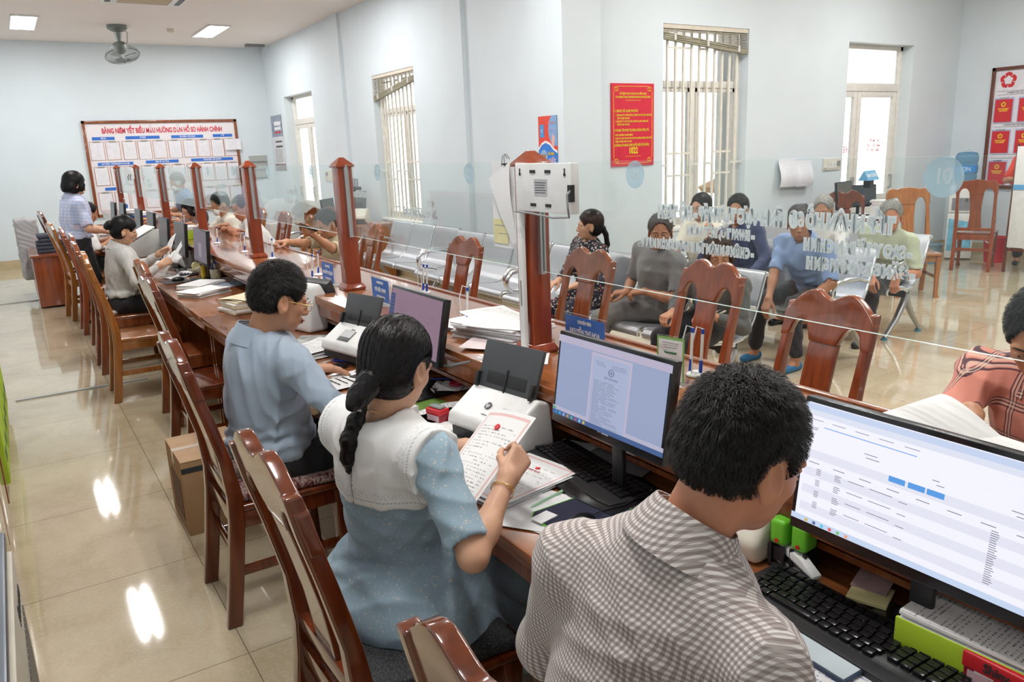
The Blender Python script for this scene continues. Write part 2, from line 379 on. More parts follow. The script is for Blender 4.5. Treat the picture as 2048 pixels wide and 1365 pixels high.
def grille_window(name, axis, p, a0, a1, z0, z1, nb, rects, sash):
    r = thing(name, None, None); r['kind'] = 'structure'
    def P(mb, u0, u1, d0, d1, za, zb, m=0):
        if axis == 'x': mb.bb(p+d0, p+d1, u0, u1, za, zb, m)
        else: mb.bb(u0, u1, p+d0, p+d1, za, zb, m)
    mb = MB(); f = .05
    for u in (a0, a1-f): P(mb, u, u+f, .12, .18, z0, z1)
    for z in (z0, z1-f): P(mb, a0, a1, .12, .18, z, z+f)
    P(mb, a0, a1, .115, .18, sash-.035, sash+.035)
    um = (a0+a1)/2-.08
    P(mb, um-.03, um+.03, .12, .175, z0, sash)
    mb.build('window_frame', FRAME, r, bev=.004)
    for u0, u1 in ((a0+f, um-.03), (um+.03, a1-f)):
        s = MB(); w = .045
        P(s, u0, u0+w, .13, .165, z0+f, sash-.035); P(s, u1-w, u1, .13, .165, z0+f, sash-.035); P(s, u0, u1, .13, .165, z0+f, z0+f+w); P(s, u0, u1, .13, .165, sash-.035-w, sash-.035)
        so = s.build('window_sash', FRAME, r, bev=.003)
        g = MB(); P(g, u0+w, u1-w, .145, .15, z0+f+w, sash-.035-w); g.build('glass_pane', WGLASS, so)
    g = MB(); P(g, a0+f, a1-f, .145, .15, sash+.035, z1-f); g.build('transom_pane', WGLASS, r)
    # grille of steel bars with small rectangles
    b = MB(); step = (a1-a0)/(nb+1)
    for i in range(1, nb+1): P(b, a0+step*i-.011, a0+step*i+.011, .055, .075, z0+.01, z1-.01)
    for (i0, i1, z) in rects: P(b, a0+step*i0, a0+step*i1, .057, .069, z-.011, z+.011)
    for z in (z0+.012, z1-.012): P(b, a0, a1, .055, .071, z-.012, z+.012)
    b.build('security_grille', GRILLE, r)
    s = MB(); P(s, a0-.0, a1+.0, -.012, .12, z0-.03, z0+.004); s.build('window_sill', REVEAL, r, bev=.004)
    return r
rc = []
for z, spans in ((2.62, [(1, 4), (5, 6), (7, 9.4)]), (1.56, [(1, 4), (7, 9.4)]), (1.44, [(0, 1), (4, 5), (6, 7), (9.4, 11)]), (1.33, [(1, 4), (7, 9.4)]), (.95, [(1, 4), (7, 9.4)])):
    rc += [(a, b_, z) for a, b_ in spans]
W1 = grille_window('window_1', 'x', XW, 9.27, 10.58, .78, 2.73, 10, rc, 2.25)
W2 = grille_window('window_2', 'y', YX, 5.83, 7.095, .78, 2.84, 10, rc, 2.27)
# raised wooden-slat blinds hanging askew
BLW = plain('pale_slat_blind', (.66, .60, .50), .5); BLR = plain('olive_blind_bottom_rail', (.30, .28, .20), .5)
def blind(label, axis, p, a0, a1, z1, zl, zr):
    "zl / zr: height of the bottom rail at a0 / a1"
    r = thing('slat_blind', label, 'blind', (p, a0, 0) if axis == 'x' else (a0, p, 0))
    w = a1-a0
    def Q(u, d, z): return (d, u, z) if axis == 'x' else (u, d, z)
    def slab(mb, zl_, zr_, h, d0, d1, tilt=0.0):
        v = [Q(u, d, zz+k*h/2+(tilt if d == d1 else -tilt)) for u, zz in ((.01, zl_), (w-.01, zr_)) for d in (d0, d1) for k in (-1, 1)]
        mb.add(v, [(0, 1, 3, 2), (4, 6, 7, 5), (0, 4, 5, 1), (2, 3, 7, 6), (0, 2, 6, 4), (1, 5, 7, 3)])
    h = MB(); slab(h, z1-.02, z1-.02, .045, .008, .05); h.build('head_rail', BLW, r)
    s = MB(); n = 12
    for i in range(n):
        k = (i+1)/(n+1); slab(s, z1-.04-(z1-.04-zl)*k, z1-.04-(z1-.04-zr)*k, .0035, .006, .052, .006)
    s.build('slat', BLW, r)
    b = MB()
    for i in range(4): slab(b, zl+.018*i, zr+.018*i, .014, .002, .054)
    b.build('bottom_rail', BLR, r, bev=.003)
    for k in (.12, .5, .88):
        c = MB(); u = .01+(w-.02)*k; c.cyl(Q(u, .0, z1-.05), Q(u, .0, zl+(zr-zl)*k), .0035, 6); c.box(Q(u, -.002, zl+(zr-zl)*k+.03), (.02, .02, .06)); c.build('cord', WHITEP, r)
blind('raised slat blind hanging askew in the barred window behind the empty steel seats', 'x', XW, 9.27, 10.58, 2.73, 2.57, 2.40)
blind('raised slat blind sagging in the tall barred window right of the red notice', 'y', YX, 5.83, 7.095, 2.84, 2.70, 2.585)
# ---- outside, seen through the openings
EXT = plain('pale_beige_wall', (.80, .72, .64), .8, var=.05); EXTW = plain('outside_white_shutter', (.85, .83, .80), .7)  # boundary wall in its own pale beige
struct(MB().bb(4.9, 14, YX+.3, 18, -.2, -.08).build('ground_outside', plain('pale_concrete_paving', (.72, .70, .66), .8)))
t_ = thing('boundary_wall', 'pale boundary wall outside the tall barred window', 'wall', (6.5, 9.6, -.1))
MB().bb(-1.6, 1.9, 0, .12, 0, 1.75).build('wall_slab', EXT, t_)
mb = MB(); [mb.bb(-1.6+i*.16, -1.56+i*.16, -.03, 0, .1, 1.7) for i in range(22)]; mb.build('corrugation', EXT, t_)
t_ = thing('folding_shutter', 'cream folded metal shutter outside the tall barred window', 'shutter', (7.17, 6.5, 0))
mb = MB(); [mb.bb(-.06+.10*i, -.0+.10*i, 0+.05*(i % 2), .1+.05*(i % 2), -.08, 3.0) for i in range(5)]; mb.build('shutter_panel', FRAME, t_, bev=.004)
t_ = thing('railing', 'brown timber handrail standing outside the right glazed door', 'railing', (9.6, 7.5, -.08))
mb = MB(); mb.bb(-.28, -.20, 0, .08, 0, 1.25, 0); t_p = mb.build('railing_post', CHM, t_, bev=.01)
MB().bb(.22, .30, 0, .08, 0, 1.25).build('railing_post', CHM, t_, bev=.01); MB().bb(-.6, .5, -.02, .10, 1.02, 1.10).build('handrail', CHM, t_, bev=.01)
t_ = thing('plant_stand', 'low post with a tan conical hat on it outside the right glazed door', 'stand', (9.0, 8.2, -.08)); MB().cyl((0, 0, 0), (0, 0, 1.08), .05).build('stand_post', CHM, t_); MB().lathe([(.02, .26), (.10, .22), (.36, .10), (.30, .02), (.12, 0)], 14, M=TR((0, 0, 1.0))).build('straw_hat', plain('tan_straw', (.60, .38, .22), .9), t_)
t_ = thing('outdoor_tree', 'green bush far outside the tall barred window', 'tree', (7.0, 12.5, -.1))
mb = MB(); rr = random.Random(3)
for i in range(60): mb.ball((rr.uniform(-.5, .5), rr.uniform(-.4, .4), 2.1+rr.uniform(-.4, .4)), rr.uniform(.07, .16), 8)
mb.build('foliage', plain('leaf_green', (.32, .55, .12), .7, var=.4), t_); MB().cyl((0, 0, 0), (0, 0, 2.0), .05).build('trunk', CHM, t_)

# ---- ceiling lights with two tubes and a louvre
TUBE = plain('lit_tube', (1, 1, 1), .5, emit=PANEL_POWER, emitc=(1, .985, .96)); LOUV = plain('white_louvre', (.9, .9, .92), .3, .3)
lt = thing('ceiling_light', 'recessed twin tube ceiling light nearest the left wall and the back board', 'ceiling light', (.65, 13.75, HC), group='recessed ceiling lights')
mb = MB()
for x in (-.165, .155): mb.bb(x, x+.01, -.62, .62, -.025, -.001)
for y in (-.62, .61): mb.bb(-.165, .165, y, y+.01, -.025, -.001)
mb.build('light_frame', WHITEP, lt)
MB().bb(-.155, .155, -.61, .61, -.006, -.002).build('reflector', plain('glowing_reflector', (.95, .95, .97), .3, emit=2.5, emitc=(.93, .96, 1)), lt)
for x in (-.075, .075): MB().cyl((x, -.58, -.016), (x, .58, -.016), .013, 10).build('tube', TUBE, lt)
mb = MB(); [mb.bb(-.15, .15, -.60+.1*i, -.597+.1*i, -.022, -.007) for i in range(13)]; mb.bb(-.002, .002, -.6, .6, -.022, -.007); mb.build('louvre', LOUV, lt)
al = bpy.data.lights.new('tube_light', 'AREA'); al.shape = 'RECTANGLE'; al.size = .045; al.size_y = 1.15; al.energy = LAMP_W/2; al.color = (1, .985, .96)
for x in (-.075, .075): ao = bpy.data.objects.new('tube_light', al); COL.objects.link(ao); ao.parent = lt; ao.location = (x, 0, -.031)
for x, y, lb in ((3.24, 13.8, 'recessed twin tube ceiling light above the right half of the back board'), (.65, 9.7, None), (3.24, 9.7, None), (.65, 5.6, None), (3.24, 5.6, None), (.65, 1.5, None), (3.24, 1.5, None), (6.0, 4.4, None), (8.9, 4.4, None), (6.0, 1.5, None), (8.9, 1.5, None)):
    dup(lt, lb or 'recessed twin tube ceiling light out of view over the room', (x, y, HC))
# ---- ceiling fan, sensor, cassette
FAN = plain('grey_green_fan_metal', (.20, .22, .21), .45, .4)
fn = thing('orbit_fan', 'grey caged orbit fan hanging from the ceiling near the back wall', 'fan', (1.86, 13.7, HC))
MB().lathe([(.14, 0), (.14, -.05), (.10, -.08), (.055, -.10), (.045, -.22), (.05, -.26)], 20).build('mount', FAN, fn)
HM = TR((.0, -.06, -.36), rx=math.radians(28), ry=math.radians(-14))
MB().lathe([(.03, .12), (.09, .10), (.095, 0), (.06, -.04)], 18, M=HM).build('motor', FAN, fn)
cg = MB(); cg.tube([HM @ Vector((.245*math.cos(a), .245*math.sin(a), -.08)) for a in [i*math.pi/18 for i in range(36)]], .007, 6, closed=True)
for i in range(60):
    a = i*math.pi/30; c_, s_ = math.cos(a), math.sin(a)
    cg.tube([HM @ Vector((c_*r_, s_*r_, z_)) for r_, z_ in ((.04, -.165), (.16, -.15), (.235, -.11), (.245, -.08), (.22, -.02), (.12, .03))], .0016, 4)
cg.build('cage', FAN, fn)
bl = MB()
for k in range(3):
    a = k*2.0944
    bl.add([HM @ Vector((math.cos(a+t0)*r_, math.sin(a+t0)*r_, z_)) for r_, t0, z_ in ((.03, -.2, -.09), (.20, -.35, -.07), (.215, .25, -.10), (.03, .3, -.12))], [(0, 1, 2, 3)])
bl.build('blade', MGREY, fn); MB().ball((0, 0, 0), .035, 12, M=HM @ Matrix.Translation((0, 0, -.17))).build('hub', MGREY, fn)
MB().tube([(.05, 0, -.02), (.13, -.01, -.10), (.11, -.03, -.24), (.05, -.05, -.30)], .005, 6).build('cord', DGREY, fn)
tag(MB().bb(-.045, .045, -.045, .045, -.05, 0).build('ceiling_sensor', CREAMP, loc=(2.64, 13.85, HC), bev=.01), 'small square cream sensor box on the ceiling right of the fan', 'sensor')
ac = thing('cassette_air_conditioner', 'beige cassette air conditioner at the top edge of the ceiling', 'air conditioner', (1.9, 11.2, HC))
BEIGE = plain('beige_grille', (.62, .52, .38), .6)
MB().bb(-.48, .48, -.42, .42, -.05, 0).build('panel', WHITEP, ac, bev=.015)
mb = MB(); [mb.bb(-.30, .30, -.28+.04*i, -.26+.04*i, -.06, -.045) for i in range(15)]; mb.build('intake_grille', BEIGE, ac)
mb = MB(); mb.bb(-.44, -.38, -.3, .3, -.056, -.045); mb.bb(.38, .44, -.3, .3, -.056, -.045); mb.build('vane', DGREY, ac)
t_ = thing('wall_vent_box', 'small beige box where the ceiling meets the far window wall corner', 'box', (4.32, 15.2, HC))
MB().bb(-.17, .17, -.06, .06, -.05, 0).build('box_body', MGREY, t_, bev=.01)

# ================================================================ BOARDS AND SIGNS
def nice_board():
    r = thing('notice_board', 'large wood-framed white notice board of form templates on the back wall', 'notice board', (2.642, YB-.002, 1.60))
    w, h = 1.303, .825
    MB().bb(-w, w, -.012, 0, -h, h).build('backing', plain('pink_white_board', (.80, .76, .79), .5, var=.01), r)
    mb = MB(); s = .05
    for x in (-w, w-s): mb.bb(x, x+s, -.035, 0, -h, h)
    for z in (-h, h-s): mb.bb(-w, w, -.035, 0, z, z+s)
    mb.build('frame', DESKY, r, bev=.004)
    F = lambda x, z, d=-.0145: Matrix.Translation((x-2.642, d, z-1.60)) @ Euler((math.pi/2, 0, 0)).to_matrix().to_4x4()
    text('BẢNG NIÊM YẾT BIỂU MẪU HƯỚNG DẪN HỒ SƠ HÀNH CHÍNH', .118, plain('board_red_lettering', (.62, .03, .06), .5), r, F(2.655, 2.245), xs=.60, bold=.0042)
    for x0, x1, z, s_ in ((1.469, 1.826, 2.123, 'NỘI VỤ'), (2.002, 2.563, 2.128, 'TƯ PHÁP'), (2.761, 3.317, 2.128, 'TÀI CHÍNH - KẾ HOẠCH'), (3.492, 3.843, 2.132, 'Y TẾ'), (1.496, 2.067, 1.687, 'LAO ĐỘNG - THƯƠNG BINH VÀ XÃ HỘI'), (2.275, 2.831, 1.697, 'KINH TẾ - HẠ TẦNG'), (3.052, 3.808, 1.703, 'TÀI NGUYÊN - MÔI TRƯỜNG'), (1.55, 1.824, 1.256, '')):
        o = MB().bb(x0-2.642, x1-2.642, -.016, -.012, z-1.6-.026, z-1.6+.026).build('heading_strip', plain('board_blue', (.03, .16, .60), .5), r)
        if s_: text(s_, .034, WHITEINK, o, F((x0+x1)/2, z, -.0175), xs=.72, bold=.0012)
    ORG = plain('orange_brown_rim', (.50, .20, .10), .5); CLIP = plain('grey_clip', (.35, .34, .31), .4, .5); k = 0
    rows = [(2.07, 1.755, [1.412, 1.665, 1.93, 2.18, 2.432, 2.69, 2.947, 3.19, 3.442, 3.672]), (1.637, 1.32, [1.425, 1.68, 1.93, 2.185, 2.44, 2.70, 2.962, 3.21, 3.45, 3.68]), (1.20, .885, [1.43, 1.69, 1.94, 2.19, 2.44, 2.70, 2.96, 3.21, 3.45, 3.68])]
    filled = {(0, 2), (0, 3), (0, 5), (0, 6), (0, 8), (1, 0), (1, 1), (1, 2), (1, 3), (1, 6), (1, 7), (1, 8), (1, 9), (2, 1), (2, 4)}
    for ri, (zt, zb, xs_) in enumerate(rows):
        for ci, x in enumerate(xs_):
            x -= 2.642; z0, z1 = zb-1.6, zt-1.6; wd = .225
            pk = MB().bb(x+.006, x+wd-.006, -.0155, -.012, z0+.006, z1-.006).build('document_pocket', SILK, r)
            rm = MB()
            for a, b_, c, d in ((x, x+.006, z0, z1), (x+wd-.006, x+wd, z0, z1), (x, x+wd, z0, z0+.006), (x, x+wd, z1-.006, z1)): rm.bb(a, b_, -.018, -.012, c, d)
            rm.build('pocket_rim', ORG, pk)
            MB().bb(x+.06, x+.17, -.024, -.013, z1-.012, z1+.008).build('clip', CLIP, pk)
    for (ri, ci) in sorted(filled):
        zt, zb, xs_ = rows[ri]; x = xs_[ci]+.112; dz = rr.uniform(-.012, .0)
        o = MB().bb(-.1, .1, -.003, 0, -.148, .148).build('posted_form', PT_V, loc=(x, YB-.020-rr.uniform(.001, .004), (zt+zb)/2+dz), rot=(0, rr.uniform(-.02, .02), 0))
        tag(o, 'printed form sheet clipped on the large back notice board', 'paper', 'form sheets on the back notice board')
    o = MB().bb(-.148, .148, -.003, 0, -.1, .1).build('posted_form', PT_V, loc=(3.83, YB-.062, 1.965)); tag(o, 'sideways printed sheet overlapping the right frame of the back notice board', 'paper')
PT_V = m_text('printed_wall_sheet', .011, margin=(.078, .12), ink=(.45, .45, .52), axis=(0, 2), base=(.82, .81, .86))
nice_board()
def red_notice():
    r = thing('red_notice_sign', 'red rectangular notice with yellow lettering beside the tall barred window', 'sign', (5.414, YX-.002, 1.86))
    MB().bb(-.279, .279, -.012, 0, -.398, .398).build('sign_board', REDBOARD, r)
    mb = MB(); a, b_, t2 = .255, .372, .004
    for x in (-a, a-t2): mb.bb(x, x+t2, -.0145, -.012, -b_+.05, b_-.05)
    for z in (-b_, b_-t2): mb.bb(-a+.05, a-.05, -.0145, -.012, z, z+t2)
    for sx in (-1, 1):
        for sz in (-1, 1):
            for q in (0, .018):
                cx_, cz_ = sx*(a-.028), sz*(b_-.028)
                pts = [(cx_+.020*math.cos(u)-sx*q, -.0135, cz_+.020*math.sin(u)+0*q) for u in [i*math.pi/7 for i in range(14)]]
                mb.tube(pts, .0022, 4, closed=True)
    mb.bb(-.10, .10, -.0145, -.012, .235, .238); mb.bb(-.10, .10, -.0145, -.012, -.305, -.302)
    mb.build('border', YELINK, r)
    F = lambda x, z: Matrix.Translation((x, -.0145, z)) @ Euler((math.pi/2, 0, 0)).to_matrix().to_4x4()
    rows = [(0, .300, .024, 'SỐ ĐIỆN THOẠI PHẢN ÁNH, KIẾN NGHỊ', 'CENTER'), (0, .267, .024, 'CỦA CÁ NHÂN, TỔ CHỨC TẠI BỘ PHẬN TIẾP NHẬN VÀ TRẢ KẾT QUẢ HỒ SƠ', 'CENTER'),
            (-.245, .135, .034, 'I. UBND XÃ NAM PHƯỚC', 'LEFT'), (-.23, .095, .023, '1. ÔNG NGUYỄN VĂN KHÔNG; CHỨC VỤ: CHỦ TỊCH UBND XÃ', 'LEFT'), (-.21, .065, .023, 'SỐ ĐT: 0905 323 255', 'LEFT'),
            (-.23, .035, .023, '2. BÀ NGUYỄN THỊ KIM LIÊN; CHỨC VỤ: PCT UBND XÃ', 'LEFT'), (-.21, .005, .023, 'SỐ ĐT: 0979 419 527', 'LEFT'), (-.245, -.05, .034, 'II. TRUNG TÂM PHỤC VỤ HÀNH CHÍNH CÔNG XÃ:', 'LEFT'),
            (-.235, -.095, .023, 'ÔNG LƯƠNG THANH BÌNH', 'LEFT'), (-.235, -.128, .023, 'CHỨC VỤ: PGĐ TRUNG TÂM PHỤC VỤ HÀNH CHÍNH CÔNG XÃ', 'LEFT'), (-.235, -.158, .023, 'ĐIỆN THOẠI: 0934 194 644', 'LEFT'), (-.245, -.195, .034, 'III. ĐƯỜNG DÂY NÓNG CHÍNH QUYỀN ĐIỆN TỬ ĐÀ NẴNG:', 'LEFT')]
    for x, z, s_, tx, al in rows:
        n = len(tx)*s_*.62; xs = min(.8, (.50 if al == 'LEFT' else .50)/n)
        text(tx, s_, YELINK, r, F(x, z), xs=xs, bold=.0008, align=al)
    text('1022', .085, YELINK, r, F(0, -.25), xs=.72, bold=.003)
red_notice()
def poster_water():
    r = thing('water_poster', 'red and blue water saving poster on the column above the counter screen', 'poster', (4.522, 6.34, 1.74))
    D = lambda poly, m, d, nm: MB().prism([(-(y), z) for y, z in poly], 0, -d, axis='x').build(nm, m, r)
    RB = plain('poster_red', (.72, .06, .03), .4); BB = plain('poster_blue', (.03, .20, .68), .4)
    # local horizontal coordinate u to the right (towards -Y)
    S = .155; H_ = .23
    D([(-S, -H_), (S, -H_), (S, H_), (-S, H_)], RB, .002, 'poster_sheet')
    wave = [(-S, -.07), (-.10, -.02), (-.04, 0), (.03, -.02), (.09, -.07), (S, -.10)]
    D([(-S, -H_)]+wave[:0]+[(-S, -.09)]+[(u, z-.02) for u, z in wave]+[(S, -.12), (S, -H_)], BB, .003, 'blue_field')
    D([(u, z) for u, z in wave]+[(u, z-.022) for u, z in reversed(wave)], WHITEINK, .0035, 'white_wave')
    ov = [(min(S, .13+.115*math.cos(a)), .10+.155*math.sin(a)) for a in [math.pi/2+i*math.pi/12 for i in range(13)]]
    D([(min(S, u), min(H_, z)) for u, z in ov]+[(S, -.05), (S, H_)], plain('poster_sky_blue', (.22, .38, .65), .4), .0038, 'picture_oval')
    D([(-.125, .03), (-.06, .03), (-.06, .15), (-.125, .15)], plain('poster_label_blue', (.05, .30, .70), .4), .004, 'label_panel')
    D([(.06, -.05), (.10, -.07), (.12, .03), (.08, .06)], plain('poster_pink_hand', (.80, .45, .40), .5), .0045, 'printed_hand')
    D([(-.07+.06*math.cos(a), -.155+.068*math.sin(a)) for a in [i*math.pi/12 for i in range(24)]], plain('poster_pale_blue', (.30, .45, .66), .4), .0045, 'picture_roundel')
    D([(-.08, -.18), (-.03, -.15), (-.03, -.12), (-.06, -.14), (-.10, -.12), (-.10, -.14)], plain('poster_brown', (.35, .18, .10), .5), .005, 'printed_hands')
    F = lambda u, z, d=.006: onwall_x(-d, -u, z)
    text('Tiết kiệm', .038, YELINK, r, F(.055, -.125), xs=.7, bold=.001); text('nước', .075, plain('poster_pink', (.85, .6, .72), .5), r, F(.075, -.185), xs=.75, bold=.001)
    text('Hãy sử dụng', .030, plain('poster_pink_letters', (.80, .35, .40), .5), r, F(.075, .165), xs=.7); text('nước sạch', .034, plain('poster_lilac', (.55, .52, .78), .5), r, F(.065, .10), xs=.8)
    text('12', .05, WHITEINK, r, F(-.092, .09), xs=.6)
poster_water()
def tall_poster():
    r = thing('tall_information_poster', 'tall narrow grey information poster in the far corner beside the left glazed door', 'poster', (XW-.003, 15.21, 1.95))
    MB().bb(-.002, 0, -.33, .33, -.51, .51).build('poster_sheet', plain('pale_grey_print', (.70, .71, .74), .5), r)
    MB().bb(-.004, 0, -.33, .33, .12, .51).build('picture_block', plain('grey_blue_print', (.28, .33, .42), .5, var=.5), r)
    MB().bb(-.004, 0, -.33, .33, -.51, -.38).build('bottom_block', plain('brown_grey_print', (.30, .26, .26), .5, var=.3), r)
    for z, h_, c in ((.36, .07, WHITEINK), (.27, .05, WHITEINK), (.20, .03, REDINK), (.03, .03, DGREY), (-.06, .035, DGREY)): MB().bb(-.005, 0, -.25, .15, z-h_/2, z+h_/2).build('print_bar', c, r)
    for i in range(9): MB().bb(-.005, 0, -.24+.02*(i % 3), .24, -.12-.028*i, -.112-.028*i).build('text_line', INKG, r)
tall_poster()
t_ = thing('frosted_wall_board', 'grey plastic document holder board on the back wall right of the notice board', 'board', (4.28, YB-.004, 1.52))
MB().bb(-.17, .17, -.012, 0, -.22, .22).build('backing', plain('grey_green_plastic', (.42, .44, .42), .4), t_); mb = MB(); [mb.bb(-.15, .15, -.03, -.012, z, z+.012) for z in (.10, -.05, -.2)]; mb.build('holder_ledge', MGREY, t_)
t_ = thing('power_outlet', 'white power outlet low on the back wall beside the hung jacket', 'outlet', (.24, YB-.002, .30)); MB().bb(-.06, .06, -.012, 0, -.04, .04).build('plate', WHITEP, t_, bev=.004)
mb = MB(); [mb.bb(x-.006, x+.006, -.014, -.012, -.01, .01) for x in (-.03, .0, .03)]; mb.build('socket', DGREY, t_)
t_ = thing('switch_panel', 'cream thermostat panel on the window wall seen above the seated customers', 'switch', (XW-.002, 12.62, 1.36)); MB().bb(-.012, 0, -.17, .17, -.09, .09).build('plate', CREAMP, t_, bev=.004); MB().bb(-.016, 0, .02, .12, -.0, .06).build('display', MGREY, t_)
t_ = thing('switch_panel', 'cream switch plate with round knob on the wall left of the right glazed door', 'switch', (8.66, YX-.002, 1.34)); MB().bb(-.17, .17, -.012, 0, -.07, .07).build('plate', CREAMP, t_, bev=.004)
mb = MB(); [mb.bb(-.07+.05*i, -.035+.05*i, -.018, -.012, -.045+.045*j, -.01+.045*j) for i in range(3) for j in range(2)]; mb.build('rocker', WHITEP, t_); MB().bb(.09, .15, -.018, -.012, -.02, .04).build('display', MGREY, t_); MB().cyl((-.13, -.012, -.03), (-.13, -.025, -.03), .018).build('knob', WHITEP, t_)
for x, z, s_, lb in ((7.78, 1.28, .16, 'curled white printed sheet bundle taped to the wall left of the switches'), (8.07, 1.26, .15, 'hanging printed schedule sheets on the wall right of the curled bundle')):
    o = MB().grid(lambda u, v: ((u-.5)*.30, -.02-.05*math.sin(v*2.2)**2-.02*math.sin(u*3), (.5-v)*2*s_), 8, 10, thick=.004).build('wall_papers', PT_V, loc=(x, YX-.006, z)); tag(o, lb, 'paper')
def red_board():
    r = thing('notice_board', 'dark wood-framed board of red cards with star emblem by the water cooler', 'notice board', (XR-.004, 4.70, 1.69))
    HW = .96; HH = .785; Y0 = 4.70
    MB().bb(-.012, 0, -HW, HW, -HH, HH).build('backing', SILK, r)
    mb = MB(); s = .045
    for y in (-HW, HW-s): mb.bb(-.035, 0, y, y+s, -HH, HH)
    for z in (-HH, HH-s): mb.bb(-.035, 0, -HW, HW, z, z+s)
    mb.build('frame', CHD, r, bev=.004)
    def star_logo(cy_, cz_, R, m, nm, par, d):
        mb = MB()
        for k in range(5):
            a = math.pi/2+k*2*math.pi/5
            pts = []
            for i in range(9): q = a-.55+i*1.1/8; pts.append((R*math.cos(q)*(1-.12*abs(i-4)/4), R*math.sin(q)*(1-.12*abs(i-4)/4)))
            inn = [(R*.44*math.cos(a+.62), R*.44*math.sin(a+.62)), (R*.60*math.cos(a), R*.60*math.sin(a)), (R*.44*math.cos(a-.62), R*.44*math.sin(a-.62))]
            poly = pts+inn
            mb.prism([(-(p)+cy_, q+cz_) for p, q in poly], -d, -d-.002, axis='x')
        return mb.build(nm, m, par)
    star_logo(5.454-Y0, 2.305-1.69, .105, REDINK, 'star_emblem', r, .013)
    F = lambda y, z, d=.016: onwall_x(-d, y-Y0, z-1.69)
    for i, (z, tx) in enumerate(((2.145, 'I. NHÓM THỦ TỤC HÀNH CHÍNH'), (1.735, 'II. NHÓM THỦ TỤC PHÒNG KHÁM'), (1.33, ''))):
        mb = MB(); mb.bb(-.014, -.012, -.85, .875, z-1.69-.025, z-1.69-.021); mb.bb(-.014, -.012, -.85, .875, z-1.69+.021, z-1.69+.025); mb.build('heading_outline', DGREY, r)
        if tx: text(tx, .03, INK, r, F(5.27, z), xs=.8)
    text('TRUNG TÂM PHỤC VỤ', .06, BLUEINK, r, F(4.9, 2.31), xs=.8)
    ORB = plain('dark_red_card', (.62, .03, .04), .4)
    for ri, (zt, zb) in enumerate(((2.085, 1.775), (1.678, 1.375), (1.278, .962))):
        for ci in range(6):
            y1 = 5.59-ci*.296; y0 = y1-.225
            c = MB().bb(-.020, -.012, y0-.012-Y0, y1+.004-Y0, zb-1.69-.006, zt-1.69).build('card_pocket', plain('clear_blue_rim', (.45, .5, .72), .4), r)
            k = MB().bb(-.023, -.014, y0-Y0, y1-.006-Y0, zb-1.69, zt-1.69-.02).build('red_card', ORB, c)
            star_logo((y0+y1)/2-Y0, zt-1.69-.085, .033, YELINK, 'yellow_emblem', c, .0235)
            mb = MB()
            for j in range(3): mb.bb(-.0245, -.023, y0+.04+.01*j-Y0, y1-.045-.01*j-Y0, zt-1.69-.142-.016*j, zt-1.69-.134-.016*j)
            mb.build('print_line', YELINK, c)
            MB().bb(-.030, -.014, y0+.06-Y0, y1-.06-Y0, zt-1.69-.012, zt-1.69+.006).build('clip', STEEL, c)
red_board()
# ================================================================ SERVICE COUNTER, DESKS, SCREEN
def counter():
    r = thing('service_counter', 'long glossy red-brown service counter running the length of the room', 'counter', (1.61, 7.3, 0))
    y0, y1 = .15-7.3, 14.4-7.3
    MB().bb(1.315-1.61, 1.885-1.61, y0, y1, .905, .95).build('countertop', DESK, r, bev=.006)
    mb = MB(); mb.bb(1.875-1.61, 1.905-1.61, y0, y1, .93, .957); mb.build('edge_strip', DESKY, r, bev=.004)
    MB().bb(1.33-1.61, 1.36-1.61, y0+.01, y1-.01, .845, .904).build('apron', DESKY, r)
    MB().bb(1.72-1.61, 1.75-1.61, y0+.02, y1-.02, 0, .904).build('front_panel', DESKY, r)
    MB().bb(1.37-1.61, 1.71-1.61, y0+.02, y1-.02, .80, .815).build('cable_shelf', DESKY, r)
counter()
bounds = [.45, 2.22, 4.93, 6.55, 8.4, 10.2, 12.2, 14.2]
locs = ['nearest the camera', 'before the man in the blue shirt', 'with the seam behind the blue shirted man', 'before the woman with the hair bun', 'past the woman with the hair bun', 'beside the standing woman', 'farthest from the camera']
for i, (a, b_) in enumerate(zip(bounds, bounds[1:])):
    r = thing('desk', 'glossy red-brown office desk '+locs[i], 'desk', (1.3, a, 0)); w = b_-a-.004
    MB().bb(-.405, .415, 0, w, .712, .75).build('desktop', DESK, r, bev=.006)
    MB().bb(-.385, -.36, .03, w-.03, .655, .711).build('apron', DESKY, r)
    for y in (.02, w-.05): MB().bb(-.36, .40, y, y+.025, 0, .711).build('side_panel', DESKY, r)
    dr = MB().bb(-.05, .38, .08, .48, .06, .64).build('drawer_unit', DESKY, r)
    for z in (.1, .28, .46): MB().bb(-.068, -.052, .10, .46, z, z+.16).build('drawer', DESK, r, bev=.004)
POSTY = [2.28, 4.08, 5.98, 7.85, 9.75, 11.65, 13.65]
plab = ['nearest post holding the white display box', 'post beside the acrylic name signs', 'second post behind the man in the blue shirt', 'third post behind the blue shirted man', 'post behind the far monitors', 'thin looking post before the back board', 'farthest post of the counter screen']
p0 = None
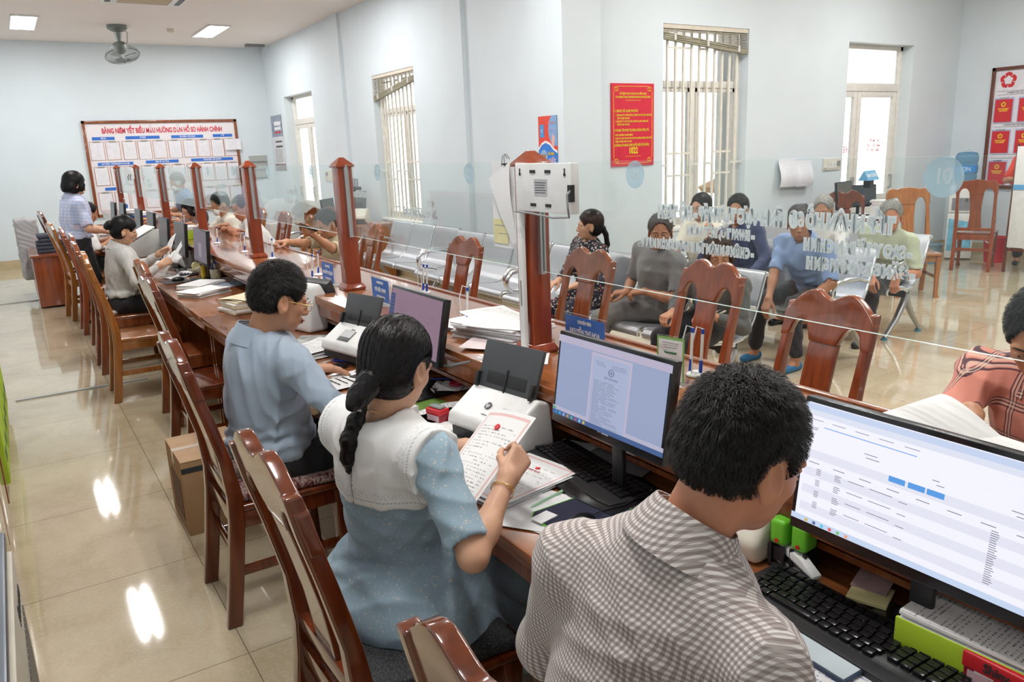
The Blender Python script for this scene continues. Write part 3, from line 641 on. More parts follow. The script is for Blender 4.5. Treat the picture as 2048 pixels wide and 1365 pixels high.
for y, lb in zip(POSTY, plab):
    if p0 is None:
        p0 = thing('screen_post', 'dark red wooden screen post, '+lb, 'post', (1.55, y, .951), group='counter screen posts')
        MB().bb(-.04, .04, -.045, .045, .03, .66).build('post_shaft', POSTW, p0, bev=.004)
        MB().add([(-.055, -.06, 0), (.055, -.06, 0), (.055, .06, 0), (-.055, .06, 0), (-.058, -.063, .012), (.058, -.063, .012), (.058, .063, .012), (-.058, .063, .012), (-.045, -.05, .035), (.045, -.05, .035), (.045, .05, .035), (-.045, .05, .035)],
                 [(0, 1, 5, 4), (1, 2, 6, 5), (2, 3, 7, 6), (3, 0, 4, 7), (4, 5, 9, 8), (5, 6, 10, 9), (6, 7, 11, 10), (7, 4, 8, 11), (8, 9, 10, 11), (3, 2, 1, 0)]).build('post_base', POSTW, p0, bev=.003)
        MB().add([(-.05, -.055, .66), (.05, -.055, .66), (.05, .055, .66), (-.05, .055, .66), (-.05, -.055, .672), (.05, -.055, .672), (.05, .055, .672), (-.05, .055, .672), (-.012, -.012, .712), (.012, -.012, .712), (.012, .012, .712), (-.012, .012, .712)],
                 [(3, 2, 1, 0), (0, 1, 5, 4), (1, 2, 6, 5), (2, 3, 7, 6), (3, 0, 4, 7), (4, 5, 9, 8), (5, 6, 10, 9), (6, 7, 11, 10), (7, 4, 8, 11), (8, 9, 10, 11)]).build('post_cap', POSTW, p0, bev=.002)
        for s in (-1, 1): MB().bb(-.011, .011, s*.054-.009, s*.054+.009, .29, .66).build('glass_channel', ALU, p0)
    else: dup(p0, 'dark red wooden screen post, '+lb, (1.55, y, .951))
def film(body, y, z, s, par, base, xs=.75, m=None, bold=.004, fit=None):
    # lettering film fixed on the customer side of the glass: reads correctly from +X, mirrored from the staff side
    M = Matrix.Translation((.0055, y, z)) @ Euler((math.pi/2, 0, math.pi/2)).to_matrix().to_4x4()
    if len(body) > 2:
        bk = text(body, s, FROST, par, M, xs=xs, bold=s*.13, ext=.0002, name='film_backing', space=.98)
        lt_ = text(body, s, FROST, bk, Matrix.Translation((.0008, 0, 0)) @ M, xs=xs, bold=s*.03, ext=.0002, name='frosted_lettering', space=.98)
        if fit:
            ysv = [v.co.y for v in bk.data.vertices]; k = fit/(max(ysv)-min(ysv)); ST = Matrix.Translation((0, y, 0)) @ Matrix.Diagonal((1, k, 1, 1)) @ Matrix.Translation((0, -y, 0))
            bk.data.transform(ST); lt_.data.transform(ST)
        return bk
    return text(body, s, m or FROST, par, M, xs=xs, bold=bold, ext=.0002, name='frosted_lettering', space=.96)
def roundel(num, y, z, par):
    o = MB().add([(.0055, y+.040*math.cos(a), z+.040*math.sin(a)) for a in [i*math.pi/16 for i in range(32)]], [tuple(range(32))]).build('number_roundel', FROSTB, par, smooth=False)
    mb = MB(); k = 32
    v = [(.0062, y+r_*math.cos(a*2*math.pi/k), z+r_*math.sin(a*2*math.pi/k)) for r_ in (.0375, .0350) for a in range(k)]
    mb.add(v, [(i, (i+1) % k, k+(i+1) % k, k+i) for i in range(k)]).build('roundel_ring', FROST, o, smooth=False)
    film(num, y, z, .045, o, None, xs=.8, bold=.001).location.x = -.0012
glassdesc = ['nearest clear glass screen with roundels 01 and 02', 'clear glass screen with a clipped white paper', 'clear glass screen behind the man in the blue shirt', 'clear glass screen before the far desks', 'clear glass screen beside the far customers', 'clear glass screen before the back board', 'farthest clear glass screen']
ys = [.40]+POSTY; num = 1
for i in range(7):
    a, b_ = ys[i]+(.063 if i else 0), ys[i+1]-.063
    r = thing('glass_screen', glassdesc[i], 'glass screen', (1.55, a, 1.25), group='counter glass screens')
    mb = MB(); w = b_-a; h = .375
    v = [(x, y, z) for x in (-.004, .004) for y in (0, w) for z in (0, h)]
    mb.add(v, [(0, 1, 3, 2), (4, 6, 7, 5)], 0); mb.add(v, [(0, 4, 5, 1), (2, 3, 7, 6), (0, 2, 6, 4), (1, 5, 7, 3)], 1)
    mb.build('glass_sheet', [GLASS, GEDGE], r, smooth=False)
    for yy in ((.85, 1.75), (2.72, 3.62), (4.6, 5.5), (6.45, 7.35), (8.35, 9.25), (10.2, 11.1), (12.2, 13.1))[i]:
        roundel('%02d' % num, yy-a, 1.585-1.25, r); num += 1
    if i == 0:
        film('TIẾP NHẬN HỒ SƠ LĨNH VỰC TƯ PHÁP - HỘ TỊCH', 1.298-a, 1.482-1.25, .044, r, 0, fit=.715)
        film('- SAO Y TỪ BẢN CHÍNH', 1.032-a, 1.428-1.25, .034, r, 0, fit=.265)
        film('- ĐĂNG KÝ KHAI SINH', 1.022-a, 1.385-1.25, .034, r, 0, fit=.265)
        film('- KHAI TỬ, KẾT HÔN', 1.424-a, 1.436-1.25, .031, r, 0, fit=.235)
        film('- CHỨNG NHẬN TÌNH TRẠNG HÔN NHÂN...', 1.522-a, 1.391-1.25, .031, r, 0, fit=.43)
    elif i == 1:
        film('HỒ SƠ', 3.07-a, 1.452-1.25, .040, r, 0, xs=.65); film('LĨNH VỰC LAO ĐỘNG - XÃ HỘI', 3.18-a, 1.405-1.25, .038, r, 0, xs=.62)
        film('NGƯỜI CÓ CÔNG', 3.87-a, 1.47-1.25, .032, r, 0, xs=.65)
    else:
        film('TIẾP NHẬN HỒ SƠ', (a+b_)/2-a, 1.46-1.25, .045, r, 0); film('ĐẤT ĐAI - MÔI TRƯỜNG', (a+b_)/2-a, 1.40-1.25, .036, r, 0)
# white display box on the nearest post, and its cable trunking
r = thing('display_box', 'white metal display box seen from behind on the nearest screen post', 'display', (1.497, 2.095, 1.545))
MB().bb(-.032, .0, -.155, .155, -.078, .078).build('housing', WHITEP, r, bev=.003)
mb = MB()
for y in (.125, -.125):
    mb = MB(); mb.bb(-.0345, -.031, y-.002, y+.002, .045, .062); mb.cyl((-.0345, y, .043), (-.031, y, .043), .005, 12); mb.build('keyhole_slot', BLACK, r)
for y, z in ((.05, .052), (-.035, .052), (.05, -.055), (-.035, -.055)): MB().bb(-.0345, -.031, y-.015, y+.015, z-.005, z+.005).build('slot', BLACK, r)
MB().bb(-.0338, -.031, -.030, .042, -.024, .028).build('rating_label', plain('grey_label', (.48, .48, .50), .4), r)
mb = MB(); [mb.bb(-.0343, -.0337, -.025+.003*(i % 3), .036, .016-.008*i, .018-.008*i) for i in range(5)]; mb.build('label_print', INK, r)
MB().bb(-.0348, -.020, -.158, -.140, -.040, .012).build('port_plate', BLACK, r)
MB().tube([(-.03, -.15, -.005), (-.055, -.165, -.015), (-.058, -.172, -.055), (-.045, -.16, -.085), (-.035, -.06, -.092), (-.036, .06, -.083), (-.04, .15, -.08)], .0035, 8).build('cable', MGREY, r)
r = thing('cable_trunking', 'white cable trunking running up the front of the nearest screen post', 'trunking', (1.497, 2.262, .951))
MB().bb(-.016, 0, -.014, .014, 0, .515).build('trunking_body', WHITEP, r, bev=.002); MB().bb(-.0175, -.016, -.003, .003, .18, .27).build('printed_mark', MGREY, r)
# papers clipped to the glass
r = thing('clipped_paper', 'folded white paper hanging from a wire clip on the glass screen', 'paper', (1.54, 2.42, 1.625))
MB().grid(lambda u, v: (-.008-.012*math.sin(v*3.1)*(.5+u*.5), .115+(-.145)*u+(-.150-.145*-.28*0+.105*u)*v, -.055+.055*u+(-.235-.045*u)*v), 6, 10, thick=.0006).build('paper_sheet', PAPER, r, smooth=False)
mb = MB(); mb.tube([(-.014, .012, -.012), (-.012, .006, .022), (-.004, .004, .03), (.01, .008, .012)], .0012, 6); mb.tube([(-.014, -.008, -.012), (-.012, -.004, .022), (-.004, -.006, .03), (.01, -.008, .012)], .0012, 6); mb.box((-.006, .0, -.006), (.012, .02, .006)); mb.build('clip', BLACK, r)
tag(MB().bb(-.0006, .0006, -.075, .075, -.155, .155).build('taped_sheet', PAPER, loc=(1.5435, 2.455, 1.47)), 'white sheet with a red stamp taped flat on the glass behind the clipped paper', 'paper')
o = MB().bb(-.0007, .0007, -.05, .05, -.045, .045).build('yellow_note', plain('lined_yellow_note', (.80, .74, .42), .7), loc=(1.5405, 2.478, 1.375)); tag(o, 'yellow sticky note on the lower corner of the sheet taped to the glass', 'note')
mb = MB(); [mb.bb(-.0012, -.0006, -.04, .04-.03*(i % 2), .02-.03*i, .023-.03*i) for i in range(2)]; mb.build('handwriting', INKG, o)

# ================================================================ CHAIRS
def make_chair(label, wood_m, style, loc, rz=0.0, group=None, seat_m=None, pad=None, H=1.08, W_=.43):
    "faces +X in local space, origin on the floor under the seat"
    r = thing('wooden_chair', label, 'chair', loc, rz, group)
    hw = W_/2; sm = seat_m or wood_m
    prof = [(-.265, 0), (-.235, .20), (-.21, .40), (-.205, .50), (-.222, .64), (-.26, .80), (-.295, .93), (-.315, H-.06)]
    for s in (-1, 1):
        mb = MB(); y = s*(hw-.022); n = len(prof); v = []
        for i, (x, z) in enumerate(prof):
            t_ = .030 if i < 4 else .024-.003*(i-4)/3; wy = .021 if i < 5 else .017
            v += [(x-t_*.9, y-wy, z), (x+t_*.9, y-wy, z), (x+t_*.9, y+wy, z), (x-t_*.9, y+wy, z)]
        f = [(0, 3, 2, 1)] + [tuple(reversed((4*i+j, 4*i+(j+1) % 4, 4*i+4+(j+1) % 4, 4*i+4+j))) for i in range(n-1) for j in range(4)] + [(4*n-4, 4*n-3, 4*n-2, 4*n-1)]
        mb.add(v, f); mb.build('leg', wood_m, r, bev=.007, segs=3)
        mb = MB(); y = s*(hw-.03); pts = [(.205, 0), (.185, .05), (.178, .20), (.185, .38), (.185, .435)]; v = []
        for i, (x, z) in enumerate(pts):
            t_ = (.026, .018, .02, .026, .028)[i]
            v += [(x-t_, y-t_, z), (x+t_, y-t_, z), (x+t_, y+t_, z), (x-t_, y+t_, z)]
        n = len(pts); f = [(0, 3, 2, 1)] + [tuple(reversed((4*i+j, 4*i+(j+1) % 4, 4*i+4+(j+1) % 4, 4*i+4+j))) for i in range(n-1) for j in range(4)] + [(4*n-4, 4*n-3, 4*n-2, 4*n-1)]
        mb.add(v, f).build('leg', wood_m, r, bev=.006)
        MB().bb(-.22, .19, s*(hw-.022)-.010, s*(hw-.022)+.010, .19, .225).build('stretcher', wood_m, r, bev=.004)
    MB().bb(-.225, -.205, -hw+.03, hw-.03, .24, .275).build('stretcher', wood_m, r, bev=.004)
    # seat with rounded front
    poly = [(-.20, -hw+.012), (.20, -hw-.005), (.235, -hw+.03), (.245, 0), (.235, hw-.03), (.20, hw+.005), (-.20, hw-.012)]
    MB().prism(poly, .437, .462).build('seat', sm, r, bev=.008, segs=3)
    mb = MB(); mb.bb(-.20, .19, -hw+.012, -hw+.034, .375, .437); mb.bb(-.20, .19, hw-.034, hw-.012, .375, .437); mb.bb(.185, .205, -hw+.02, hw-.02, .375, .437); mb.bb(-.222, -.20, -hw+.03, hw-.03, .375, .437)
    mb.build('seat_frame', wood_m, r, bev=.003)
    # lean plane for crest and splat
    def bx(z): 
        for (x0, z0), (x1, z1) in zip(prof, prof[1:]):
            if z <= z1: return x0+(x1-x0)*(z-z0)/(z1-z0)
        return prof[-1][0]+(z-prof[-1][1])*(-.15)
    def sheet(cols, th):
        "cols: list of (y, zlow, zhigh, extra x offset)"
        mb = MB(); nz = 5; v = []
        for y, a, b_, dx in cols:
            for k in range(nz+1):
                z = a+(b_-a)*k/nz; v.append((bx(z)+dx+th/2, y, z))
        for y, a, b_, dx in cols:
            for k in range(nz+1):
                z = a+(b_-a)*k/nz; v.append((bx(z)+dx-th/2, y, z))
        m_ = len(cols); w = nz+1; o = m_*w; f = []
        for i in range(m_-1):
            for k in range(nz): f.append((i*w+k, (i+1)*w+k, (i+1)*w+k+1, i*w+k+1)); f.append((o+i*w+k+1, o+(i+1)*w+k+1, o+(i+1)*w+k, o+i*w+k))
            f.append((i*w, o+i*w, o+(i+1)*w, (i+1)*w)); f.append((i*w+nz, (i+1)*w+nz, o+(i+1)*w+nz, o+i*w+nz))
        for k in range(nz): f.append((k, k+1, o+k+1, o+k)); i = m_-1; f.append((i*w+k+1, i*w+k, o+i*w+k, o+i*w+k+1))
        return mb.add(v, f)
    N_ = 32; cols = []; sw = .075
    for i in range(N_+1):
        u = -1+2*i/N_; y = u*(hw-.0); a = abs(u)
        if style == 'horned': top = (H-.032*(.5+.5*math.cos(math.pi*min(1, a/.39)))) if a < .39 else H-.10*((a-.39)/.61)**1.7
        else: top = H-.02-.05*max(0, (a-.80)/.20)**2+.012*max(0, 1-a/.45)**1.0-.008*math.exp(-((a-.52)/.1)**2)
        ay = abs(y); e = hw-.040
        if ay < sw or ay > e: low = (H-.20) if style == 'horned' else (H-.19)
        else:
            c = (sw+e)/2; h_ = (e-sw)/2; q = math.sqrt(max(0, 1-((ay-c)/h_)**2)); low = ((H-.20) if style == 'horned' else (H-.19))+.075*q
        cols.append((y, low, top, 0.004))
    crest = sheet(cols, .034).build('crest_rail', wood_m, r, bev=.007, segs=3)
    zl = .50; cols = []
    for i in range(9):
        u = -1+2*i/8; cols.append((u*sw*.92, zl, H-.17, .0))
    sp = sheet(cols, .02)
    if style != 'horned':
        sp.v = [(x, y*(1+.25*math.sin((z-zl)/(H-.17-zl)*math.pi*1.0)*-1+.12), z) for x, y, z in sp.v]
    sp.build('splat', wood_m, r, bev=.004)
    mb = MB(); mb.bb(-.222, -.196, -hw+.03, hw-.03, .485, .525); mb.build('back_rail', wood_m, r, bev=.004)
    if pad:
        MB().prism([(-.185, -hw+.03), (.20, -hw+.0), (.225, 0), (.20, hw-.0), (-.185, hw-.03)], .464, .497).build('seat_cushion', pad, r, bev=.014, segs=3)
    return r
def m_cush():
    m, t, b = nt('maroon_brocade_cushion'); v = coord(t, (26, 26, 26)); n = N(t, 'ShaderNodeTexNoise'); n.inputs['Scale'].default_value = 1.2; n.inputs['Detail'].default_value = 2; n.inputs['Distortion'].default_value = 3; L(t, v, n.inputs['Vector'])
    L(t, ramp(t, n.outputs[0], [(.44, (.11, .008, .015)), (.50, (.50, .42, .36)), (.54, (.16, .01, .02)), (.64, (.45, .38, .34))]), b.inputs['Base Color']); b.inputs['Roughness'].default_value = .8; return m
def m_mesh():
    m, t, b = nt('black_mesh_cushion'); v = coord(t, (170, 170, 170)); n = N(t, 'ShaderNodeTexVoronoi'); n.inputs['Scale'].default_value = 1; L(t, v, n.inputs['Vector'])
    L(t, ramp(t, n.outputs['Distance'], [(.2, (.045, .047, .052)), (.6, (.008, .008, .010))]), b.inputs['Base Color']); b.inputs['Roughness'].default_value = .7; bump(t, b, n.outputs['Distance'], .5, .002); return m
CUSH, MESHC = m_cush(), m_mesh()
G1 = 'staff chairs behind the desks'
make_chair('dark mahogany chair in the bottom foreground behind the man in the gingham shirt', CHD, 'horned', (.705, .72, 0), .0, G1)
make_chair('dark mahogany chair with black mesh cushion under the woman in the blue dress', CHD, 'horned', (.695, 1.65, 0), .02, G1, pad=MESHC)
make_chair('dark mahogany chair with maroon patterned cushion under the man in the blue shirt', CHD, 'horned', (.73, 2.916, 0), .0, G1, pad=CUSH)
make_chair('dark mahogany empty chair pushed in just behind the blue shirted man', CHD, 'horned', (.90, 4.62, 0), .05, G1)
make_chair('brown empty chair farther along the desk with its crest at the desk edge', CHM, 'horned', (.98, 5.42, 0), .04, G1)
make_chair('orange brown empty chair standing in front of the woman with the hair bun', CHO, 'horned', (.735, 6.26, 0), -.03, G1)
make_chair('dark chair of the woman with the hair bun', CHM, 'horned', (.74, 7.2, 0), .0, G1)
make_chair('brown chair behind the standing woman, nearer the desk', CHM, 'horned', (.78, 8.1, 0), .0, G1)
make_chair('red brown chair just left of the standing woman', CHR, 'horned', (.76, 9.05, 0), .0, G1)
make_chair('orange brown chair beside the wooden pedestal at the far left', CHO, 'horned', (.70, 10.0, 0), .1, G1)
make_chair('dark chair next to the pedestal with a jacket behind it', CHD, 'horned', (.72, 12.9, 0), .1, G1)
G2 = 'customer chairs facing the counter'
PI = math.pi
make_chair('light brown chair facing the counter, alone before the empty steel seats', CHR, 'horned', (2.42, 4.86, 0), PI+.05, G2)
make_chair('light brown chair facing the counter in front of the woman in the floral dress', CHM, 'horned', (2.58, 3.65, 0), PI, G2, W_=.45)
make_chair('red mahogany chair facing the counter in front of the grey shirted man', CHR, 'horned', (2.68, 2.80, 0), PI-.1, G2, W_=.45)
make_chair('red brown chair facing the counter in front of the blue polo man', CHR, 'horned', (2.36, 1.88, 0), PI-.1, G2, W_=.43)
make_chair('brown chair under the man in the khaki shirt holding a phone', CHM, 'horned', (2.44, 6.60, 0), PI, G2)
make_chair('orange brown chair facing the counter past the khaki shirted man', CHO, 'horned', (2.4, 8.1, 0), PI, G2)
make_chair('dark red brown chair facing the far counter beside a pale haired customer', CHR, 'horned', (2.38, 9.0, 0), PI, G2)
make_chair('orange brown chair among the far customers', CHO, 'horned', (2.4, 10.1, 0), PI, G2)
make_chair('brown chair farthest along the customer side of the counter', CHM, 'horned', (2.6, 11.7, 0), PI, G2)
make_chair('bright orange brown chair turned sideways beside the old man in pale green', CHO, 'flat', (8.0, 4.62, 0), -2.3, None, H=1.12, W_=.44)
make_chair('dark brown chair half hidden behind the old man in pale green', CHD, 'horned', (7.75, 5.25, 0), -2.4, None)
make_chair('red brown chair standing in front of the water cooler', CHR, 'flat', (10.1, 5.05, 0), .35, None, H=1.12, W_=.44)
make_chair('brown chair at the small desk below the window bars', CHM, 'horned', (3.35, 9.6, 0), 1.2, None)

# ================================================================ STEEL BENCHES
def m_perf():
    m, t, b = nt('perforated_silver_steel'); sp = N(t, 'ShaderNodeSeparateXYZ'); L(t, coord(t), sp.inputs[0])
    def cell(c): return mth(t, 'SUBTRACT', mth(t, 'FRACT', mth(t, 'MULTIPLY', c, 95)), .5)
    a = cell(mth(t, 'ADD', sp.outputs[0], sp.outputs[2])); c = cell(sp.outputs[1])
    d = mth(t, 'SQRT', mth(t, 'ADD', mth(t, 'MULTIPLY', a, a), mth(t, 'MULTIPLY', c, c)))
    L(t, mixc(t, mth(t, 'LESS_THAN', d, .27), (.55, .57, .60), (.20, .21, .23)), b.inputs['Base Color'])
    b.inputs['Metallic'].default_value = .75; b.inputs['Roughness'].default_value = .38; return m
PERF = m_perf()
def seat_prof():
    pts = [(-.26, .385), (-.268, .405), (-.255, .425), (-.22, .432), (-.10, .415), (.02, .405), (.10, .415), (.16, .46), (.205, .54), (.25, .66), (.29, .78), (.305, .815), (.32, .82), (.33, .805)]
    out = []
    for i in range(len(pts)-1):
        for k in range(3): u = k/3; out.append((pts[i][0]*(1-u)+pts[i+1][0]*u, pts[i][1]*(1-u)+pts[i+1][1]*u))
    return out+[pts[-1]]
def bench(label, x, y0, n, ends=(1, 1)):
    "row of n seats starting at y0, facing -X"
    r = thing('steel_bench', label, 'bench', (x, y0, 0), group='rows of perforated steel seats'); P = seat_prof(); pit = .60; sw = .545
    for k in range(n):
        c = k*pit+.30; mb = MB()
        fn = lambda u, v: (P[min(len(P)-1, int(round(v*(len(P)-1))))][0], c+(u-.5)*sw, P[min(len(P)-1, int(round(v*(len(P)-1))))][1])
        s = mb.grid(fn, 6, len(P)-1, thick=.012).build('seat_shell', PERF, r, ang=60)
        for e in (-1, 1):
            MB().tube([(px, c+e*sw/2, pz-.004) for px, pz in P], .011, 8).build('chrome_edge', CHROME, s)
    MB().bb(-.02, .05, .02, n*pit-.02, .33, .39).build('beam', BLACK, r, bev=.01)
    FT = plain('blue_grey_foot_pad', (.10, .28, .36), .4)
    for y, has in ((.03, ends[0]), (n*pit-.03, ends[1])):
        lg = MB(); lg.tube([(.02, y, .36), (0, y, .31), (-.10, y, .16), (-.225, y, .045), (-.25, y, .02)], [.035, .034, .028, .022, .020], 10, squash=.7); lg.tube([(.02, y, .34), (.05, y, .27), (.15, y, .14), (.235, y, .05), (.245, y, .02)], [.034, .032, .026, .020, .018], 10, squash=.7)
        l_ = lg.build('leg', STEEL, r, ang=60)
        MB().cyl((-.25, y, 0), (-.25, y, .018), .026).build('foot_pad', FT, l_); MB().cyl((.245, y, 0), (.245, y, .018), .026).build('foot_pad', FT, l_)
        if has:
            am = MB(); am.tube([(.02, y, .38), (-.05, y, .42), (-.16, y, .44), (-.215, y, .50), (-.215, y, .57), (-.17, y, .62), (-.05, y, .635), (.10, y, .63), (.21, y, .60)], [.018, .018, .016, .016, .018, .020, .019, .017, .014], 10, squash=1.0); am.build('armrest', CHROME, r, ang=60)
    return r
bench('front row of steel seats holding the woman in floral dress and grey shirted man', 3.80, 3.32, 4)
bench('empty steel bench before the corner column', 3.86, 5.80, 3)
bench('empty steel bench below the barred window', 3.95, 7.70, 3)
bench('middle row of steel seats holding the man in the blue polo', 5.18, 3.42, 3)
bench('back row of steel seats ending beside the old man in pale green', 6.25, 3.62, 3)
bench('steel seat partly hidden behind the plaid shirted customer at the right edge', 2.75, .75, 1)
bench('steel seat behind the khaki shirted man', 3.5, 10.5, 1)
# ================================================================ THINGS ON THE DESKS AND COUNTER
ZD, ZC = .7515, .9515
def sheet(label, x, y, z, rz, m=PAPER, w=.21, h=.297, curl=0.0, name='paper_sheet', group=None, cat='paper', tilt=0.0):
    "long side along local y; local x/y centred"
    mb = MB(); mb.grid(lambda u, v: ((u-.5)*w, (v-.5)*h, .0008+curl*(max(0, v-.6)/.4)**2+abs(curl)*.25*math.sin(u*3.1)**2), 8, 10, thick=.0009)
    o = mb.build(name, m, loc=(x, y, z+.0006), rot=(tilt, 0, rz)); return tag(o, label, cat, group)
def stack(label, x, y, z, rz, n, th=.004, w=.21, h=.297, m=PAPER, top=None, group=None, seed=0, name='document_stack'):
    r = thing(name, label, 'papers', (x, y, z), rz, group); q = random.Random(seed); zz = 0
    for i in range(n):
        t = th*q.uniform(.6, 1.3); a = q.uniform(-.10, .10); dx, dy = q.uniform(-.012, .012), q.uniform(-.015, .015)
        M = TR((dx, dy, zz), rz=a); fn = lambda u, v: ((u-.5)*w, (v-.5)*h, t+.0012*math.sin(v*6+i)*u)
        mb = MB(); mb.grid(fn, 6, 6, M=M, thick=max(.0006, t-.0006)); mb.build('paper_sheaf', (top if (top and i == n-1) else (PTEXT if i % 3 == 1 else m)), r); zz += t+.0006
    return r, zz
# text sheets need x = width, y = height reading from the staff side (from -X): rotate by -90 degrees
RS = -math.pi/2
TXT = {}
def emis(name, c, s=1.0):
    if name in MATS: return MATS[name]
    m, t, b = nt(name); b.inputs['Base Color'].default_value = (.02, .02, .02, 1); b.inputs['Roughness'].default_value = .35
    b.inputs['Emission Color'].default_value = (*c, 1); b.inputs['Emission Strength'].default_value = s; MATS[name] = m; return m
def monitor(label, x, y, z0, z1, w, rz=0.0, tilt=-.09, screen=(.5, .55, .7), es=.9, brand=None, us=1.0, vs=1.0, zbase=ZD):
    "screen faces local -X; x is the panel plane at mid height"
    r = thing('computer_monitor', label, 'monitor', (x, y, zbase), rz); zc = (z0+z1)/2-zbase; h = z1-z0
    T = TR((0, 0, zc), ry=-tilt)
    MB().bb(0, .028, -w/2, w/2, -h/2, h/2, 0, T).build('screen_housing', BLACKG, r, bev=.003)
    MB().bb(.028, .044, -w*.3, w*.3, -h*.35, h*.2, 0, T).build('back_cover', BLACK, r, bev=.008)
    sc = MB().bb(-.0012, .0, -w/2+.010, w/2-.010, -h/2+.022, h/2-.010, 0, T).build('screen', emis('lit_screen_'+str(screen), screen, es), r)
    mb = MB(); mb.bb(.032, .048, -.022, .022, 0.01, zc+.0); mb.build('stand_neck', BLACK, r, bev=.006)
    MB().prism([(-.09, -.12), (.11, -.10), (.13, 0), (.11, .10), (-.09, .12), (-.10, 0)], 0, .012, 0).build('stand_base', BLACKG, r, bev=.004)
    T = T @ Matrix.Diagonal((1, us, vs, 1))
    F = lambda u, v: T @ Matrix.Translation((-.0016, -u, v)) @ Euler((math.pi/2, 0, -math.pi/2)).to_matrix().to_4x4()
    if brand: text(brand, .014, WHITEINK, r, T @ Matrix.Translation((-.0006, -.0, -h/2+.011)) @ Euler((math.pi/2, 0, -math.pi/2)).to_matrix().to_4x4(), xs=.9, bold=.0004)
    def rect(u0, u1, v0, v1, c, s, nm, k=1): return MB().bb(-.0014-.0003*k, -.0010-.0003*k, -u1, -u0, v0, v1, 0, T).build(nm, emis('screen_colour_'+str(c), c, s), sc)
    return r, sc, T, rect, F, h
def lines(rect_mb, T, rows, k=2):
    mb = MB()
    for u0, u1, v, hh in rows: mb.bb(-.0014-.0003*k, -.0010-.0003*k, -u1, -u0, v, v+hh, 0, T)
    return mb
# --- monitor with scanned document (middle)
r, sc, T, rect, F, h = monitor('black monitor showing a scanned certificate on a blue grey background', 1.25, 1.515, .908, 1.169, .447, .013, -.145, us=.935, vs=.90, screen=(.33, .40, .60), es=.95, brand='FPTelead')
rect(-.238, .238, .112, .1335, (.52, .48, .64), .95, 'title_bar'); rect(-.238, .238, -.1205, -.106, (.06, .13, .33), .9, 'task_bar'); rect(-.238, .238, -.106, -.094, (.50, .50, .66), .95, 'status_bar')
rect(-.078, .092, -.1055, .108, (.54, .50, .66), .95, 'page_margin', 2); rect(-.070, .084, -.1055, .100, (.42, .48, .68), .95, 'page', 3)
q = random.Random(4); rows = []
for i in range(30):
    v = .028-i*.0045; n_ = q.choice((1, 2, 2, 3)); u = -.060
    for j in range(n_): ln_ = q.uniform(.02, .12/n_); rows.append((u, min(.074, u+ln_), v, .0011)); u += ln_+.008
rows += [(-.060+.004*i, -.02+.004*i, .084-.005*i, .001) for i in range(3)]+[(.01, .07, .084-.005*i, .001) for i in range(3)]
lines(None, T, rows, 4).build('document_text', emis('screen_ink', (.17, .20, .34), .9), sc)
MB().tube([T @ Vector((-.0032, -.012-.010*math.cos(a), .062+.010*math.sin(a))) for a in [i*math.pi/10 for i in range(20)]], .0013, 5, closed=True).tube([T @ Vector((-.0032, -.012-.005*math.cos(a), .062+.005*math.sin(a))) for a in [i*math.pi*4/5+math.pi/2 for i in range(5)]], .0008, 4, closed=True).build('document_emblem', emis('screen_ink', (.17, .20, .34), .9), sc)
text('GIẤY KHAI SINH', .0085, emis('screen_ink', (.17, .20, .34)), sc, F(.012, .043) @ Matrix.Translation((0, 0, .0012)), xs=.95, ext=.0002)
ics = [(.02, .25, .55), (.05, .35, .6), (.3, .4, .7), (.5, .3, .1), (.1, .4, .3), (.4, .1, .2), (.2, .5, .7), (.6, .45, .1)]
for i, c in enumerate(ics): rect(-.225+.019*i, -.215+.019*i, -.118, -.109, c, 1.0, 'task_icon', 2)
rect(-.238, -.222, -.104, -.099, (.02, .35, .10), 1.0, 'green_button', 2)
# --- big monitor in front (nearest)
r, sc, T, rect, F, h = monitor('large bright black-framed monitor showing a white web table at the right edge', 1.25, .672, .907, 1.179, .50, .0, -.12, us=.80, vs=.86, screen=(.86, .86, .98), es=1.15, brand='SAMSUNG')
rect(-.31, .31, .131, .145, (.62, .72, .95), 1.0, 'browser_bar'); rect(-.31, .31, .118, .131, (.80, .84, .98), 1.0, 'address_bar'); rect(-.31, .31, -.133, -.120, (.62, .74, .95), 1.0, 'task_bar')
for i in range(4): rect(-.29, .29, .02-i*.042, .04-i*.042, (.81, .82, .94), 1.05, 'table_band')
for i, u in enumerate((-.075, -.03, .012)): o = rect(u, u+.038, .028+.0, .040+.0, (.10, .36, .85), 1.0, 'blue_button', 3)
rows = []; q = random.Random(9)
for i in range(5): rows += [(-.29+.06*i, -.255+.06*i, .109, .0012)]
for u, v in ((-.29, .09), (-.29, .086), (-.29, .075), (-.14, .068), (.02, .060), (.18, .052), (-.135, .060), (.03, .052), (.19, .044)): rows.append((u, u+q.uniform(.015, .035), v, .0014))
for i in range(8): rows.append((-.28+.068*i, -.25+.068*i, .010, .0015))
for rr_ in range(4):
    v0 = -.002-rr_*.026
    for k in range(4): rows += [(-.255, -.243, v0-.004*k, .0013), (-.205, -.205+q.uniform(.012, .02), v0-.004*k, .0013)]
    rows += [(-.17, -.13, v0-.002, .0013), (-.115, -.06, v0-.002, .0013), (-.045, -.025, v0-.006, .0013)]
for k in range(24): rows.append((.150, .150+q.uniform(.012, .018), .002-.0045*k, .0014))
lines(None, T, rows, 4).build('table_text', emis('screen_grey_ink', (.22, .22, .30), .9), sc)
lines(None, T, [(-.25, -.02, .096, .0016)], 4).build('link_text', emis('screen_link', (.12, .35, .90), 1.0), sc)
lines(None, T, [(.25+.03*(i % 2), .254+.03*(i % 2), -.01-.013*i, .003) for i in range(7)], 4).build('table_dot', emis('screen_dot', (.15, .55, .95), 1.0), sc)
